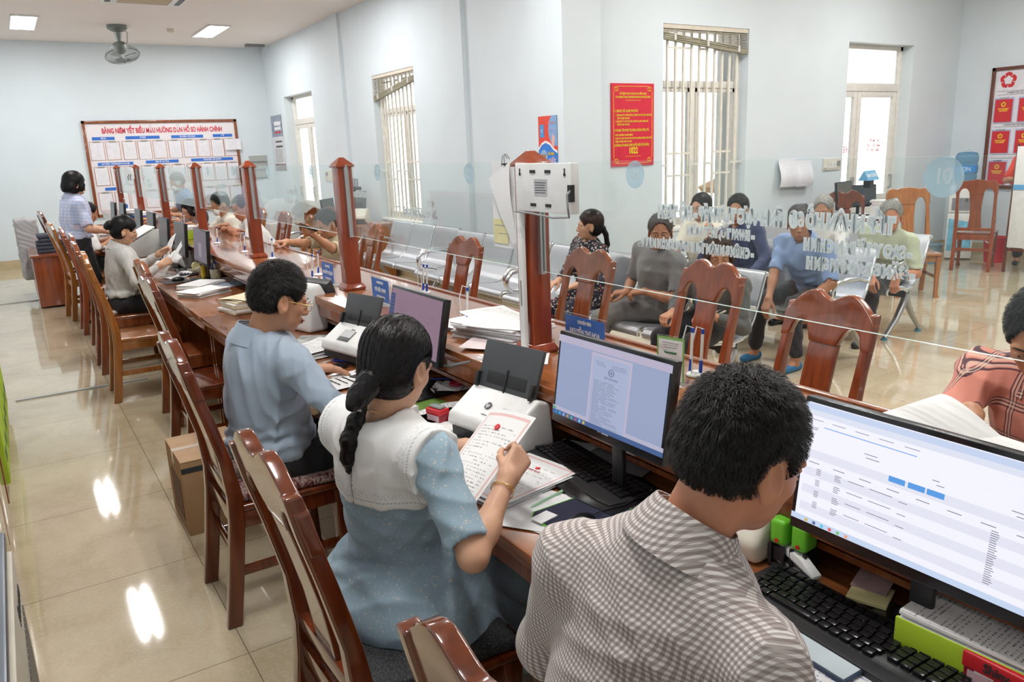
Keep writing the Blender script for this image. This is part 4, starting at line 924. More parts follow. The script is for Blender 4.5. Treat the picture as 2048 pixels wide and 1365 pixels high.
for i, c in enumerate([(.7, .5, .1), (.1, .15, .3), (.1, .6, .9), (.8, .1, .1), (.2, .6, .2), (.9, .4, .2)]): rect(-.27+.022*i, -.262+.022*i, -.131, -.124, c, 1.0, 'task_icon', 2)
# --- monitor of the man in blue
r, sc, T, rect, F, h = monitor('black monitor with mauve screen and navy side menu beyond the woman in blue dress', 1.25, 2.677, .903, 1.157, .452, .0, -.20, us=.93, vs=.84, screen=(.30, .19, .27), es=.85)
rect(-.24, -.195, -.08, .115, (.04, .07, .20), .85, 'side_menu'); rect(-.24, -.195, -.13, -.08, (.06, .13, .25), .85, 'side_menu_foot')
lines(None, T, [(-.235, -.205, .10-.018*i, .0012) for i in range(11)], 3).build('menu_text', emis('screen_menu_ink', (.22, .25, .42), .9), sc)
q = random.Random(2); lines(None, T, [(-.18+q.uniform(0, .02), -.12+q.uniform(0, .05), .09-.016*i, .0012) for i in range(9)]+[(.1, .15, .03, .0012), (.14, .18, .05, .0012), (0, .03, .01, .0012), (.05, .08, .0, .0012)], 3).build('page_text', emis('screen_mauve_ink', (.14, .09, .15), .9), sc)
# --- monitors further along
r, sc, T, rect, F, h = monitor('dark screened monitor just past the mug of scissors', 1.25, 6.53, .876, 1.152, .475, 0, screen=(.16, .14, .19), es=.8)
rect(-.05, .06, -.08, .03, (.30, .28, .34), .8, 'page'); lines(None, T, [(-.03, .04, -.02, .003), (-.03, .03, -.04, .002)], 3).build('red_text', emis('screen_red_ink', (.45, .08, .08), .8), sc)
for yy, z0, z1, w, lb in ((7.406, 0.869, 1.158, 0.480, 'grey screened monitor behind the white desktop scanner'), (8.232, 0.864, 1.160, 0.480, 'grey screened monitor next to the water bottle'), (8.999, 0.874, 1.176, 0.441, 'grey screened monitor beside the large white printer'), (9.882, 0.874, 1.171, 0.441, 'small grey screened monitor before the far customers'), (11.273, 0.874, 1.195, 0.480, 'grey monitor beside the red folders near the back'), (12.232, 0.874, 1.171, 0.441, 'farthest grey monitor on the desks')):
    monitor(lb, 1.255, yy, z0, z1, w, 0, screen=(.115, .125, .13), es=.55)
# --- keyboards
def keyboard(label, x, y, rz, tilt=0.0, detail=True, brand=None):
    r = thing('computer_keyboard', label, 'keyboard', (x, y, ZD), rz)
    MB().prism([(-.075, -.23), (.075, -.235), (.085, -.20), (.085, .20), (.075, .235), (-.075, .23), (-.085, .19), (-.085, -.19)], 0, .016).build('keyboard_case', BLACK, r, bev=.004)
    key = MB().prism([(-.0082, -.0098), (.0082, -.0098), (.0082, .0098), (-.0082, .0098)], 0, .0075).build('key', BLACKG if detail else BLACK, r, bev=.0018); key.location = (.062, .208, .0165)
    rows = [(.062, 0), (.036, 0), (.017, .006), (-.002, .010), (-.021, .0), (-.040, -.004)]; first = True; cnt = 0
    for ri, (xx, off) in enumerate(rows):
        cols = [.208-.0236*k-(.010 if k > 12 else 0) for k in range(18)]
        for ci, yy in enumerate(cols):
            if ri == 5 and 2 < ci < 7: continue
            if first: first = False; continue
            cnt += 1
            if cnt > 98: break
            c = key.copy(); COL.objects.link(c); c.location = (xx, yy-off*(1 if ci < 13 else 0), .0165)
    MB().bb(-.048, -.033, .05, .15, .0165, .024).build('space_bar', BLACKG, r, bev=.002)
    if brand: text(brand, .010, WHITEINK, r, TR((.070, -.20, .0168), rz=-math.pi/2), xs=.9)
    return r
keyboard('black keyboard in front of the monitor showing a scanned certificate', 1.285, 1.655, -.10, brand='logitech')
keyboard('black keyboard with large keys beside the man in gingham', 1.215, .765, -.04)
for x, y, lb in ((1.22, 7.05, 'black keyboard beside the crumpled paper at the woman with the hair bun'), (1.24, 8.35, 'small black keyboard beside the water bottle')):
    r = thing('computer_keyboard', lb, 'keyboard', (x, y, ZD), -.1); MB().bb(-.075, .075, -.22, .22, 0, .018).build('keyboard_case', BLACK, r, bev=.004); mb = MB(); [mb.bb(-.062+.022*i, -.045+.022*i, -.21+.022*j, -.193+.022*j, .018, .024) for i in range(6) for j in range(19)]; tag(mb.build('key_field', BLACKG, r), None, None, None, 'stuff')
# --- sheet-feed scanners
def scanner(label, x, y, rz, body, brand=None, s=1.0, screen=False, tray=True, hop=1.0, side=None):
    "faces local -X (front edge), hopper rises at the back"
    r = thing('document_scanner', label, 'scanner', (x, y, ZD), rz); w = .155*s
    prof = [(-.03, .0), (.085, .0), (.075, .145), (.02, .165), (-.095, .092), (-.105, .060), (-.075, .030)]
    MB().prism([(a*s, b_*s) for a, b_ in prof], -w, w, axis='y').build('scanner_body', body, r, bev=.012, segs=4)
    MB().bb(-.098*s, -.06*s, -w*.86, w*.86, .020*s, .050*s).build('paper_exit', BLACK, r)
    if tray: t_ = MB().bb(-.26*s, -.045*s, -w*.80, w*.80, 0.002, .016*s).build('output_tray', DGREY, r, bev=.003); MB().bb(-.20*s, -.12*s, -.02*s, .05*s, .016*s, .018*s).build('tray_stop', BLACK, t_, bev=.001)
    H = TR((.018*s, 0, .158*s), ry=math.radians(20)); hp = MB().bb(-.004, .010, -w*.88, w*.88, 0, .20*s*hop, 0, H).build('paper_hopper', DGREY, r, bev=.004)
    mb = MB(); mb.bb(-.0055, -.004, -w*.60, w*.60, .02, .075*s*hop, 0, H); mb.bb(-.009, -.004, -.003, .003, .0, .075*s, 0, H); mb.bb(-.018, -.004, -w*.88, -w*.80, .0, .05*s, 0, H); mb.bb(-.018, -.004, w*.80, w*.88, .0, .05*s, 0, H); mb.build('paper_guide', BLACK, hp, bev=.001)
    # sloping face frame
    a, b_ = Vector((-.095*s, 0, .092*s)), Vector((.02*s, 0, .165*s)); ang = math.atan2(b_.z-a.z, b_.x-a.x); c = (a+b_)/2
    F = Matrix.Translation(c) @ Euler((0, -ang, 0)).to_matrix().to_4x4()
    FT = F @ Matrix.Translation((0, 0, .0008)) @ Euler((0, 0, -math.pi/2)).to_matrix().to_4x4()
    if brand == 'hp':
        MB().add([F @ Vector((-.004+.014*math.cos(q_), .012+.014*math.sin(q_), .0040)) for q_ in [i*math.pi/12 for i in range(24)]], [tuple(range(24))]).build('round_badge', DGREY, r)
        text('hp', .022, WHITEINK, r, FT @ Matrix.Translation((-.012, -.004, .0040)), xs=.85, bold=.0003)
        text('scanjet pro', .008, INKG, r, FT @ Matrix.Translation((-.0, -.038, .0004)), xs=.9)
        for yy in (-.060, -.085): MB().bb(-.010, .006, yy-.009, yy+.009, .0004, .0022, 0, F).build('button', plain('pale_grey_button', (.62, .62, .61), .4), r, bev=.0005)
    elif brand: text(brand, .014, INKG, r, FT @ Matrix.Translation((0, .03, 0)), xs=.9)
    if screen:
        d_ = MB().bb(-.045, .020, -.035, .050, .0002, .0025, 0, F).build('display_bezel', DGREY, r, bev=.0006); MB().bb(-.022, .018, -.030, .046, .0025, .0032, 0, F).build('display', plain('pale_lcd', (.62, .64, .66), .2), d_)
    return r
scanner('white sheet-feed scanner with grey hopper beside the woman in blue dress', 1.235, 2.03, .16, WHITEP, 'hp', 1.0, hop=.80)
scanner('white scanner with small display and black hopper beside the blue shirted man', 1.265, 3.33, .22, WHITEP, 'epson', .98, True, False, .75)
scanner('white desktop scanner beside the woman with the hair bun', 1.27, 7.50, .2, WHITEP, None, .95, False, False, .3)
# rounded white device behind the blue shirted man's head
r = thing('desk_scanner', 'upright white rounded machine with black back, hidden partly by the blue shirted man', 'scanner', (1.30, 4.14, ZD), .25)
MB().prism([(-.07, 0), (.06, 0), (.06, .20), (.03, .26), (-.02, .25), (-.06, .12)], -.12, .12, axis='y').build('machine_body', WHITEP, r, bev=.025, segs=4); MB().prism([(.062, 0), (.12, 0), (.12, .20), (.10, .27), (.062, .25)], -.12, .12, axis='y').build('machine_back', BLACK, r, bev=.01)
# big white printer and canon machine
r = thing('laser_printer', 'large white printer with open top past the woman with the hair bun', 'printer', (1.17, 8.85, ZD), .1)
MB().prism([(-.20, 0), (.18, 0), (.18, .24), (.05, .27), (-.20, .14)], -.21, .21, axis='y').build('printer_body', plain('grey_white_plastic', (.60, .61, .60), .4), r, bev=.012); MB().prism([(-.22, .145), (.06, .285), (.06, .295), (-.22, .155)], -.20, .20, axis='y').build('paper_on_top', PAPER, r); MB().bb(-.215, -.195, -.16, .16, .03, .12).build('front_panel', BLACK, r)
r = thing('office_printer', 'cream and white rounded printer half hidden behind the gingham man\'s face', 'printer', (1.36, 1.16, ZD), .05)
MB().prism([(-.10, 0), (.12, 0), (.12, .12), (.06, .155), (-.06, .12), (-.11, .05)], -.13, .13, axis='y').build('printer_body', CREAMP, r, bev=.022, segs=4); MB().prism([(-.05, .124), (.10, .142), (.09, .165), (-.03, .15)], -.10, .10, axis='y').build('printer_lid', WHITEP, r, bev=.008)
text('CANON', .03, INKG, r, Matrix.Translation((-.085, -.06, .09)) @ Euler((math.radians(55), 0, -math.pi/2)).to_matrix().to_4x4(), xs=.9)
# --- stamps
def stamp_green(label, x, y, rz):
    r = thing('self_inking_stamp', label, 'stamp', (x, y, ZD), rz); r.scale = (1.2, 1.2, 1.2); MB().bb(-.02, .02, -.016, .016, .045, .095).build('stamp_handle', GREEN, r, bev=.009, segs=4)
    mb = MB(); [mb.bb(sx-.003, sx+.003, sy-.003, sy+.003, 0, .045) for sx in (-.018, .018) for sy in (-.013, .013)]; mb.bb(-.021, .021, -.016, .016, 0, .006); mb.bb(-.015, .015, -.011, .011, .012, .04); mb.build('stamp_frame', BLACK, r)
    MB().cyl((-.0205, 0, .055), (-.0225, 0, .055), .004, 12).build('red_dot', RED, r)
stamp_green('green self-inking stamp standing left of its twin under the big monitor', 1.325, 1.005, .1); stamp_green('green self-inking stamp standing right of its twin under the big monitor', 1.335, .958, .1)
def stamp_red(label, x, y, rz, s=1.0, tx=None):
    r = thing('self_inking_stamp', label, 'stamp', (x, y, ZD), rz); MB().bb(-.022*s, .022*s, -.035*s, .035*s, 0, .030*s).build('stamp_frame', plain('dark_red_translucent_plastic', (.32, .015, .03), .25), r, bev=.003)
    MB().bb(-.024*s, .024*s, -.037*s, .037*s, .026*s, .046*s).build('stamp_handle', RED, r, bev=.004, segs=3); MB().bb(-.014*s, .014*s, -.030*s, .030*s, .047*s, .056*s).build('stamp_window', plain('grey_green_window', (.30, .34, .33), .2), r, bev=.004)
    MB().bb(-.0235*s, -.022*s, -.030*s, .030*s, .004*s, .024*s).build('label_strip', plain('pink_label', (.62, .42, .46), .4), r)
    if tx: text(tx, .016*s, INK, r, Matrix.Translation((-.0245*s, .0, .036*s)) @ Euler((math.pi/2, 0, -math.pi/2)).to_matrix().to_4x4(), xs=.8, bold=.0006)
stamp_red('red self-inking stamp with grey top on the papers left of the white scanner', 1.165, 2.345, .25); stamp_red('large red self-inking stamp in the bottom right corner', 1.275, .515, .0, 1.5, 'Shiny')
# --- nearest desk objects
r = thing('stapler', 'white stapler lying open above the big-keyed keyboard', 'stapler', (1.318, .962, ZD), 1.35)
MB().prism([(-.065, 0), (.060, 0), (.060, .012), (-.065, .012)], -.013, .013, axis='y').build('stapler_base', CREAMP, r, bev=.004); MB().prism([(-.065, .018), (.06, .040), (.06, .054), (-.02, .048), (-.065, .026)], -.012, .012, axis='y').build('stapler_arm', WHITEP, r, bev=.004); MB().prism([(-.05, .014), (.055, .020), (.055, .030), (-.05, .018)], -.006, .006, axis='y').build('staple_rail', STEEL, r)
r = thing('paper_binder', 'lime green folder with a thick pile of papers under the big monitor', 'folder', (1.335, .555, ZD), .06)
MB().bb(-.085, .10, -.13, .14, 0, .008).build('folder_base', LIMEP, r); MB().bb(-.090, -.082, -.13, .14, 0, .070).build('folder_spine', LIMEP, r, bev=.002); MB().bb(-.095, -.090, -.10, .0, .012, .055).build('white_label', PAPER, r)
mb = MB(); q = random.Random(1)
for i in range(12): mb.bb(-.080-q.uniform(0, .008), .10, -.125-q.uniform(0, .01), .135, .009+.0062*i, .0145+.0062*i)
mb.build('paper_block', PAPER, r); MB().bb(-.085, .10, -.13, .135, .0835, .0850).build('top_sheet', PTEXT, r)
r = thing('clip_dish', 'clear plastic dish of metal clips beside the lime green folder', 'dish', (1.315, .705, ZD)); MB().lathe([(.025, 0), (.034, .012), (.036, .026), (.033, .026), (.031, .012), (.022, .004)], 24).build('dish', ACRYL, r)
mb = MB(); q = random.Random(5)
for i in range(26): a = q.uniform(0, 6.28); d = q.uniform(0, .020); M = TR((d*math.cos(a), d*math.sin(a), .010+.0004*i), q.uniform(0, 3), q.uniform(0, 3), q.uniform(0, 3)); mb.tube([M @ Vector(p) for p in ((-.008, -.002, 0), (.008, -.003, 0), (.009, .002, 0), (-.006, .003, 0))], .0009, 5)
tag(mb.build('metal_clips', STEEL, r), None, None, None, 'stuff')
tag(MB().bb(-.038, .038, -.038, .038, 0, .006).build('sticky_notes', PAPERY, loc=(1.345, .805, ZD+.0125), rot=(0, 0, .35)), 'pad of yellow sticky notes on the base of the big monitor', 'notes')
tag(MB().grid(lambda u, v: ((u-.5)*.07, (v-.5)*.13, .006+.008*math.sin(v*3)), 4, 10, thick=.0006).build('banknote', plain('faded_pink_brown_note', (.45, .30, .30), .7, var=.25), loc=(1.41, .83, ZD+.014), rot=(0, 0, -1.3)), 'crumpled pink brown note tucked above the yellow sticky notes', 'paper')
ph1 = tag(MB().bb(-.038, .038, -.078, .078, 0, .008).build('mobile_phone', plain('navy_phone_case', (.03, .05, .10), .4), loc=(1.115, .755, ZD+.003), rot=(0, 0, 1.45-math.pi/2+.1), bev=.003), 'dark blue phone with lit pale screen under the gingham man\'s arm', 'phone')
MB().bb(-.034, .034, -.074, .074, .0082, .009).build('phone_screen', plain('pale_grey_screen', (.62, .70, .74), .15), ph1)
o = sheet('white sheet with blue handwriting beside the big-keyed keyboard', 1.06, .66, ZD, -1.45, PTEXT, .21, .297); o.data.materials[0] = m_text('blue_handwritten_paper', .010, ink=(.18, .22, .60), dens=.5)
r = thing('pen_cup', 'black mesh pen cup with orange pens behind the gingham man\'s head', 'pen cup', (1.345, 1.30, ZD)); MB().lathe([(.036, 0), (.038, .095), (.036, .095), (.034, .004)], 24).build('cup', plain('black_wire_mesh', (.015, .015, .017), .4, .5), r)
for i, (c, dx, dy, hh) in enumerate(((plain('orange_pen', (.85, .28, .03), .3), .01, .006, .17), (plain('orange_pen', (.85, .28, .03), .3), -.008, .012, .165), (plain('orange_pen', (.85, .28, .03), .3), .002, -.010, .16), (GREEN, -.016, -.004, .13), (WHITEP, .016, -.01, .14))):
    MB().tube([(dx*.6, dy*.6, .008), (dx*1.8, dy*1.8, hh-.02), (dx*1.9, dy*1.9, hh)], [.004, .0045, .002], 8).build('pen', c, r)
# mouse pad, mouse, papers
sheet('white sheet under the dark mouse pad with printing on its corner', 1.075, 1.475, ZD, .30, PTEXT, .215, .31); sheet('white sheet sticking out left of the mouse pad', 1.05, 1.52, ZD+.002, .62, PAPER, .205, .30); sheet('narrow white sheet under the edge of the keyboard', 1.245, 1.42, ZD, .9, PAPER, .12, .26)
r = thing('mouse_pad', 'dark navy mouse pad with bright green edge', 'mouse pad', (1.115, 1.44, ZD+.0045), .02); MB().prism([(-.115, -.10), (.115, -.10), (.115, .10), (-.095, .10), (-.115, .08)], 0, .0035).build('pad_edge', GREEN, r, bev=.001); MB().prism([(-.112, -.10), (.110, -.10), (.110, .095), (-.094, .095), (-.112, .078)], .0036, .0044).build('pad_top', plain('dark_navy_cloth', (.018, .02, .05), .6), r)
r = thing('computer_mouse', 'black mouse on the dark navy mouse pad', 'mouse', (1.06, 1.395, ZD+.0095), .3); MB().ball((0, 0, .008), (.055, .032, .022), 18).build('mouse_shell', BLACKG, r); MB().tube([(.05, 0, .01), (.10, .0, .006), (.16, -.03, .006), (.24, -.04, .012)], .002, 6).build('mouse_cable', BLACK, r)
tag(MB().bb(-.03, .03, -.02, .02, 0, .003).build('id_card', PAPER, loc=(1.02, 1.49, ZD+.0095), rot=(0, 0, .2)), 'small white card lying by the mouse on the navy pad', 'card')
# certificates
def cert(label, x, y, z, rz, emb=True, g=None):
    o = sheet(label, x, y, z, rz, PRED, .21, .297, .002, 'certificate', g); 
    if emb: MB().lathe([(.008, .0022), (.008, .0030)], 16, M=Matrix.Translation((0, .085, 0))).build('red_emblem', REDINK, o)
    text('KHAI SINH', .012, REDINK, o, TR((0, .066, .0026)), xs=.9, ext=.0002)
    return o
stack('pile of certificates under the raised one in the woman\'s hand', 1.09, 1.73, ZD, RS+.12, 4, .003, m=PAPER, seed=2); cert('red bordered certificate lying on the pile right of the woman\'s hand', 1.09, 1.725, ZD+.0165, RS+.16)
stack('pile of certificates between the red stamp and the woman in blue dress', 1.10, 2.14, ZD, RS-.25, 3, .003, m=PAPER, seed=3); cert('red bordered certificate lying left of the raised one', 1.10, 2.14, ZD+.0125, RS-.22)
hc = MB().grid(lambda u, v: ((u-.5)*.21, (v-.5)*.297, .012*math.sin(u*3.14)), 8, 10, thick=.0009).build('certificate', PRED, loc=(.945, 1.665, .888), rot=(math.radians(38), math.radians(-8), RS+.05)); tag(hc, 'red bordered certificate sheet held up in the woman\'s right hand', 'paper')
MB().lathe([(.009, .0015), (.009, .0165)], 16, M=Matrix.Translation((0, .09, 0))).build('red_emblem', REDINK, hc)
tag(MB().tube([(-.07, 0, .005), (-.062, 0, .005), (.066, 0, .005), (.073, 0, .004)], [.002, .0045, .0045, .002], 10).build('pen', plain('pale_green_pen', (.45, .68, .48), .3), loc=(1.10, 1.583, ZD), rot=(0, 0, .24)), 'pale green pen on the bare wood below the certificates', 'pen')
tag(MB().bb(-.05, .05, -.035, .035, 0, .05).build('small_carton', WHITEP, loc=(1.06, 2.42, ZD), rot=(0, 0, .2)), 'small white open carton behind the woman\'s cheek', 'box')
r = thing('eye_drop_bottle', 'small clear bottle with white cap in front of the white scanner', 'bottle', (1.315, 1.925, ZD)); MB().lathe([(.012, 0), (.014, .004), (.014, .026), (.007, .034), (.006, .036)], 18).build('bottle_body', plain('clear_blue_liquid', (.35, .42, .58), .1), r); MB().lathe([(.0065, .0362), (.0065, .054), (.005, .056)], 16).build('cap', WHITEP, r)
tag(MB().box((0, 0, .006), (.022, .016, .012)).build('yellow_key_tag', plain('yellow_clear_plastic', (.65, .58, .10), .3), loc=(1.285, 1.955, ZD), rot=(0, 0, .5), bev=.002), 'small yellow plastic piece beside the little bottle', 'tag')
sheet('printed sheet lying under the base of the white scanner', 1.25, 2.03, ZD, .2, PAPER, .24, .20); sheet('two printed sheets spread left of the white scanner behind the red stamp', 1.24, 2.40, ZD, RS-.35, PTEXT2, .21, .297); sheet('white sheet under the red stamp', 1.13, 2.32, ZD, RS+.1, PAPER, .21, .297, 0)
sheet('pale sheets tucked under the stand of the scanned-certificate monitor', 1.39, 1.76, ZD, .5, PAPER, .16, .26, .004); sheet('grey printed sheet over the pale sheets under the monitor stand', 1.41, 1.66, ZD+.0025, .35, plain('grey_print_sheet', (.30, .29, .29), .5), .12, .22, .003)
r = thing('scissors', 'red handled scissors on crumpled slips below the counter', 'scissors', (1.42, 2.60, ZD+.028), -.5); mb = MB()
for s_ in (-1, 1): mb.tube([(-.035+.024*math.cos(a), .015*s_+.014*math.sin(a), 0) for a in [i*math.pi/8 for i in range(16)]], .005, 8, closed=True)
mb.build('scissor_handle', plain('crimson_plastic', (.42, .01, .05), .3), r); MB().tube([(-.01, .006, 0), (.10, .0, 0)], [.004, .001], 6).build('blade', STEEL, r)
q = random.Random(6)
for i in range(5): sheet('small crumpled white slip under the red handled scissors', 1.39+q.uniform(-.03, .04), 2.62+q.uniform(-.05, .05), ZD+.004*i, q.uniform(0, 3), PAPER, .09, .14, .010*q.random(), 'paper_slip', 'crumpled slips under the scissors')
tag(MB().tube([(-.07, 0, .005), (.06, 0, .005), (.07, 0, .004)], [.005, .005, .002], 8).build('pen', BLACKG, loc=(1.33, 2.70, ZD), rot=(0, 0, .9)), 'black pen near the crumpled slips', 'pen'); tag(MB().tube([(-.07, 0, .005), (.06, 0, .005), (.07, 0, .004)], [.004, .004, .002], 8).build('pen', BLUE, loc=(1.40, 2.78, ZD), rot=(0, 0, -.6)), 'blue pen in the shade under the counter', 'pen')
tag(MB().bb(-.10, .10, -.08, .08, 0, .003).build('green_mat', plain('dark_lime_mat', (.14, .26, .04), .5), loc=(1.17, 2.56, ZD), rot=(0, 0, .2)), 'green mat corner showing beside the woman\'s chin', 'mat')
r = thing('power_lead', 'grey cable with white connector along the counter apron', 'cable', (1.30, 2.55, .90)); MB().tube([(0, .22, -.04), (-.012, .15, .0), (-.014, .05, -.02), (-.01, -.08, .0), (0, -.14, .02), (.03, -.22, .045)], .0045, 8).build('cable', MGREY, r); MB().tube([(.03, -.22, .048), (.06, -.33, .058)], .010, 8).build('plug', WHITEP, r)
# --- blue shirted man's station
o = sheet('printed document being read in front of the blue shirted man', 1.11, 3.58, ZD+.030, RS+.30, PTEXT2, .21, .297, .012); stack('pile of printed documents in front of the blue shirted man', 1.11, 3.57, ZD, RS+.22, 5, .004, m=PAPER, top=PTEXT2, seed=8)
sheet('photocopy with portraits under the documents beside the small-display scanner', 1.20, 3.80, ZD, RS+.9, plain('photocopy_grey', (.42, .42, .42), .7, var=.5), .21, .297, .004)
o = sheet('photocopied identity sheet under the blue shirted man\'s hand', 1.07, 3.02, ZD+.006, RS+.12, PAPER, .21, .297, .002, 'photocopy'); stack('plastic covered files under the photocopied identity sheet', 1.07, 3.02, ZD, RS+.10, 1, .004, seed=9, m=plain('dark_blue_file', (.05, .06, .14), .3))
for tx, yy, sz in (('CỘNG HOÀ XÃ HỘI CHỦ NGHĨA VIỆT NAM', .10, .010), ('Độc lập - Tự do - Hạnh phúc', .085, .009), ('CĂN CƯỚC CÔNG DÂN', .055, .016), ('NGUYỄN THỊ PHƯƠNG', .02, .012), ('Khu Phố Mỹ Hoà, Xã Nam Phước', -.01, .009), ('Quê quán: Duy Xuyên', -.04, .012), ('Có giá trị đến', -.07, .012)): text(tx, sz, INK, o, TR((.01, yy, .0032)), xs=.85, bold=.0002)
MB().lathe([(.012, .002), (.012, .0036)], 16, M=Matrix.Translation((-.075, .11, 0))).build('printed_seal', INKG, o)
r = thing('mobile_phone', 'black phone lying behind the photocopied identity sheet', 'phone', (1.095, 3.24, ZD), .35-math.pi/2); MB().bb(-.037, .037, -.078, .078, 0, .009).build('phone_body', plain('brown_black_phone', (.035, .028, .022), .3), r, bev=.004); MB().bb(-.034, .034, -.075, .075, .009, .0096).build('phone_screen', plain('black_phone_glass', (.01, .01, .012), .04), r)
r = thing('stapler', 'blue stapler peeping out from under the document pile', 'stapler', (1.20, 3.34, ZD), -.9); MB().bb(-.05, .05, -.014, .014, .016, .034).build('stapler_arm', BLUE, r, bev=.005); MB().bb(-.055, .05, -.012, .012, 0, .010).build('stapler_base', BLUE, r, bev=.003)
tag(MB().bb(-.05, .05, -.04, .04, 0, .012).build('card_reader', BLACK, loc=(1.17, 3.03, ZD), rot=(0, 0, .4), bev=.003), 'flat black card reader with buttons behind the woman\'s hair', 'card reader')
stack('thick cream cardboard folders beside the blue shirted man\'s head', 1.22, 4.98, ZD, RS+.2, 6, .011, w=.24, h=.33, m=PAPERC, seed=10); 
for i in range(2): sheet('loose cream folder flap on top of the cardboard folders', 1.23, 5.0, ZD+.075+.006*i, RS+.35+.2*i, PAPERC, .24, .33, .02, 'folder_flap', 'cream folder flaps')
tag(MB().ball((0, 0, .006), (.010, .012, .006), 12).build('button', BLACK, loc=(1.10, 4.86, ZD)), 'small round black object alone on the bare desk', 'button')
# --- bun woman's station
stack('tall pile of printed sheets on the near corner of the hair bun woman\'s desk', 1.10, 5.80, ZD, RS+.55, 6, .006, seed=11, top=PTEXT); stack('second pile of printed sheets behind the tall pile', 1.16, 6.20, ZD, RS+.7, 5, .006, seed=12, top=PTEXT); sheet('bluish plastic file beside the piles of printed sheets', 1.30, 6.10, ZD, RS+.3, plain('blue_grey_file', (.35, .42, .52), .3), .23, .31, .004)
r = thing('mug_of_tools', 'cream and blue mug holding blue handled scissors and pens', 'mug', (1.33, 6.46, ZD)); MB().lathe([(.036, 0), (.043, .01), (.045, .085), (.042, .085), (.040, .01)], 24).build('mug', plain('cream_blue_patterned_glaze', (.62, .58, .42), .3, var=.35, vs_=40), r)
mb = MB()
for s_ in (-1, 1): mb.tube([(.0, .020*s_+.017*math.cos(a), .155+.030*math.sin(a)) for a in [i*math.pi/8 for i in range(16)]], .0055, 8, closed=True)
mb.build('scissor_handle', BLUE, r); MB().tube([(0, 0, .03), (0, 0, .13)], .006, 6).build('scissor_blade', STEEL, r)
for i, (c, a) in enumerate(((RED, .4), (WHITEP, 1.6), (BLUE, 2.7), (BLACK, 3.9))): MB().tube([(.01*math.cos(a), .01*math.sin(a), .02), (.034*math.cos(a), .034*math.sin(a), .14)], .004, 8).build('pen', c, r)
tag(MB().lathe([(.022, 0), (.022, .10), (.014, .105)], 16).build('glue_bottle', plain('yellow_plastic', (.75, .55, .05), .4), loc=(1.27, 6.62, ZD)), 'small yellow bottle beside the mug of scissors', 'bottle')
r = thing('adhesive_tape_dispenser', 'pale yellow tape dispenser in front of the dark screened monitor', 'tape dispenser', (1.29, 7.02, ZD), .3); MB().prism([(-.07, 0), (.06, 0), (.06, .03), (.02, .05), (-.02, .03), (-.07, .045)], -.025, .025, axis='y').build('dispenser_base', CREAMP, r, bev=.004); MB().lathe([(.022, -.01), (.035, -.01), (.035, .01), (.022, .01)], 20, M=TR((0, 0, .055), rx=math.pi/2)).build('tape_roll', PAPERY, r)
sheet('crumpled white leaflet in front of the hair bun woman\'s keyboard', 1.10, 6.86, ZD, RS+.5, PTEXT, .15, .21, .03, 'leaflet'); tag(MB().bb(-.10, .10, -.12, .12, 0, .003).build('mouse_pad', BLACK, loc=(1.05, 6.62, ZD), rot=(0, 0, .1)), 'black mouse pad by the hair bun woman\'s elbow', 'mouse pad'); tag(MB().ball((0, 0, .012), (.05, .03, .02), 14).build('computer_mouse', BLACKG, loc=(1.07, 6.62, ZD+.0035)), 'black mouse on the black mouse pad', 'mouse')
for i, (dx, dy, yy) in enumerate(((0, 0, .3), (.02, -.10, -.2))):
    o = MB().grid(lambda u, v: ((u-.5)*.21, (v-.5)*.297, .01*math.sin(u*3)), 5, 6, thick=.0008).build('paper_sheet', PAPER if i else PTEXT, loc=(1.10+dx, 7.14-.14*i, .93-.03*i), rot=(math.radians(55), math.radians(-30+40*i), RS+yy)); tag(o, ('white sheet held upright in the hair bun woman\'s left hand', 'white folded sheet in the hair bun woman\'s right hand')[i], 'paper')
for (x, y, rz, lb) in ((1.08, 7.9, .2, 'white printed pages left on the desk past the hair bun woman'), (1.12, 8.25, .5, 'stacked forms beside the big white printer'), (1.05, 9.9, .1, 'small pile of forms near the standing woman'), (1.10, 12.0, .3, 'pile of forms near the back end of the desks')): stack(lb, x, y, ZD, RS+rz, 3, .006, seed=int(y*10), top=PTEXT)
def bottle(label, x, y, z):
    r = thing('water_bottle', label, 'bottle', (x, y, z)); MB().lathe([(.028, 0), (.032, .01), (.030, .06), (.032, .07), (.032, .15), (.014, .19), (.013, .205)], 20).build('bottle_body', ACRYL, r); MB().lathe([(.0335, .07), (.0335, .125)], 20).build('blue_label', BLUEINK, r); MB().lathe([(.015, .2055), (.015, .222)], 14).build('cap', WHITEP, r)
bottle('plastic water bottle with blue label beside the big white printer', 1.27, 9.18, ZD); bottle('plastic water bottle with blue label far down the counter', 1.56, 13.35, ZC)
r = thing('product_carton', 'lime green and white carton on the counter edge behind the dark monitor', 'box', (1.47, 8.05, ZC)); MB().bb(-.05, .05, -.12, .12, 0, .085).build('carton_body', LIMEP, r, bev=.002); MB().bb(-.052, .052, -.122, .122, .0855, .12).build('carton_lid', WHITEP, r, bev=.002); text('APLUS', .05, INK, r, onwall_x(-.0505, 0, .04), xs=.8)
for i, (c, zz) in enumerate(((RED, 0), (plain('orange_file', (.75, .30, .05), .4), .022), (BLUEINK, .044), (PAPER, .066), (PAPER, .088))): tag(MB().bb(-.11, .11, -.16, .16, 0, .020).build('file_folder', c, loc=(1.47+.01*(i % 2), 11.35, ZC+zz), rot=(0, 0, .08*i)), ('red file at the bottom of the far file pile', 'orange file second in the far file pile', 'blue file in the middle of the far file pile', 'white papers near the top of the far file pile', 'white papers topmost on the far file pile')[i], 'file')
stack('tall leaning pile of papers on the counter before the farthest posts', 1.52, 12.6, ZC, .2, 8, .012, seed=31)
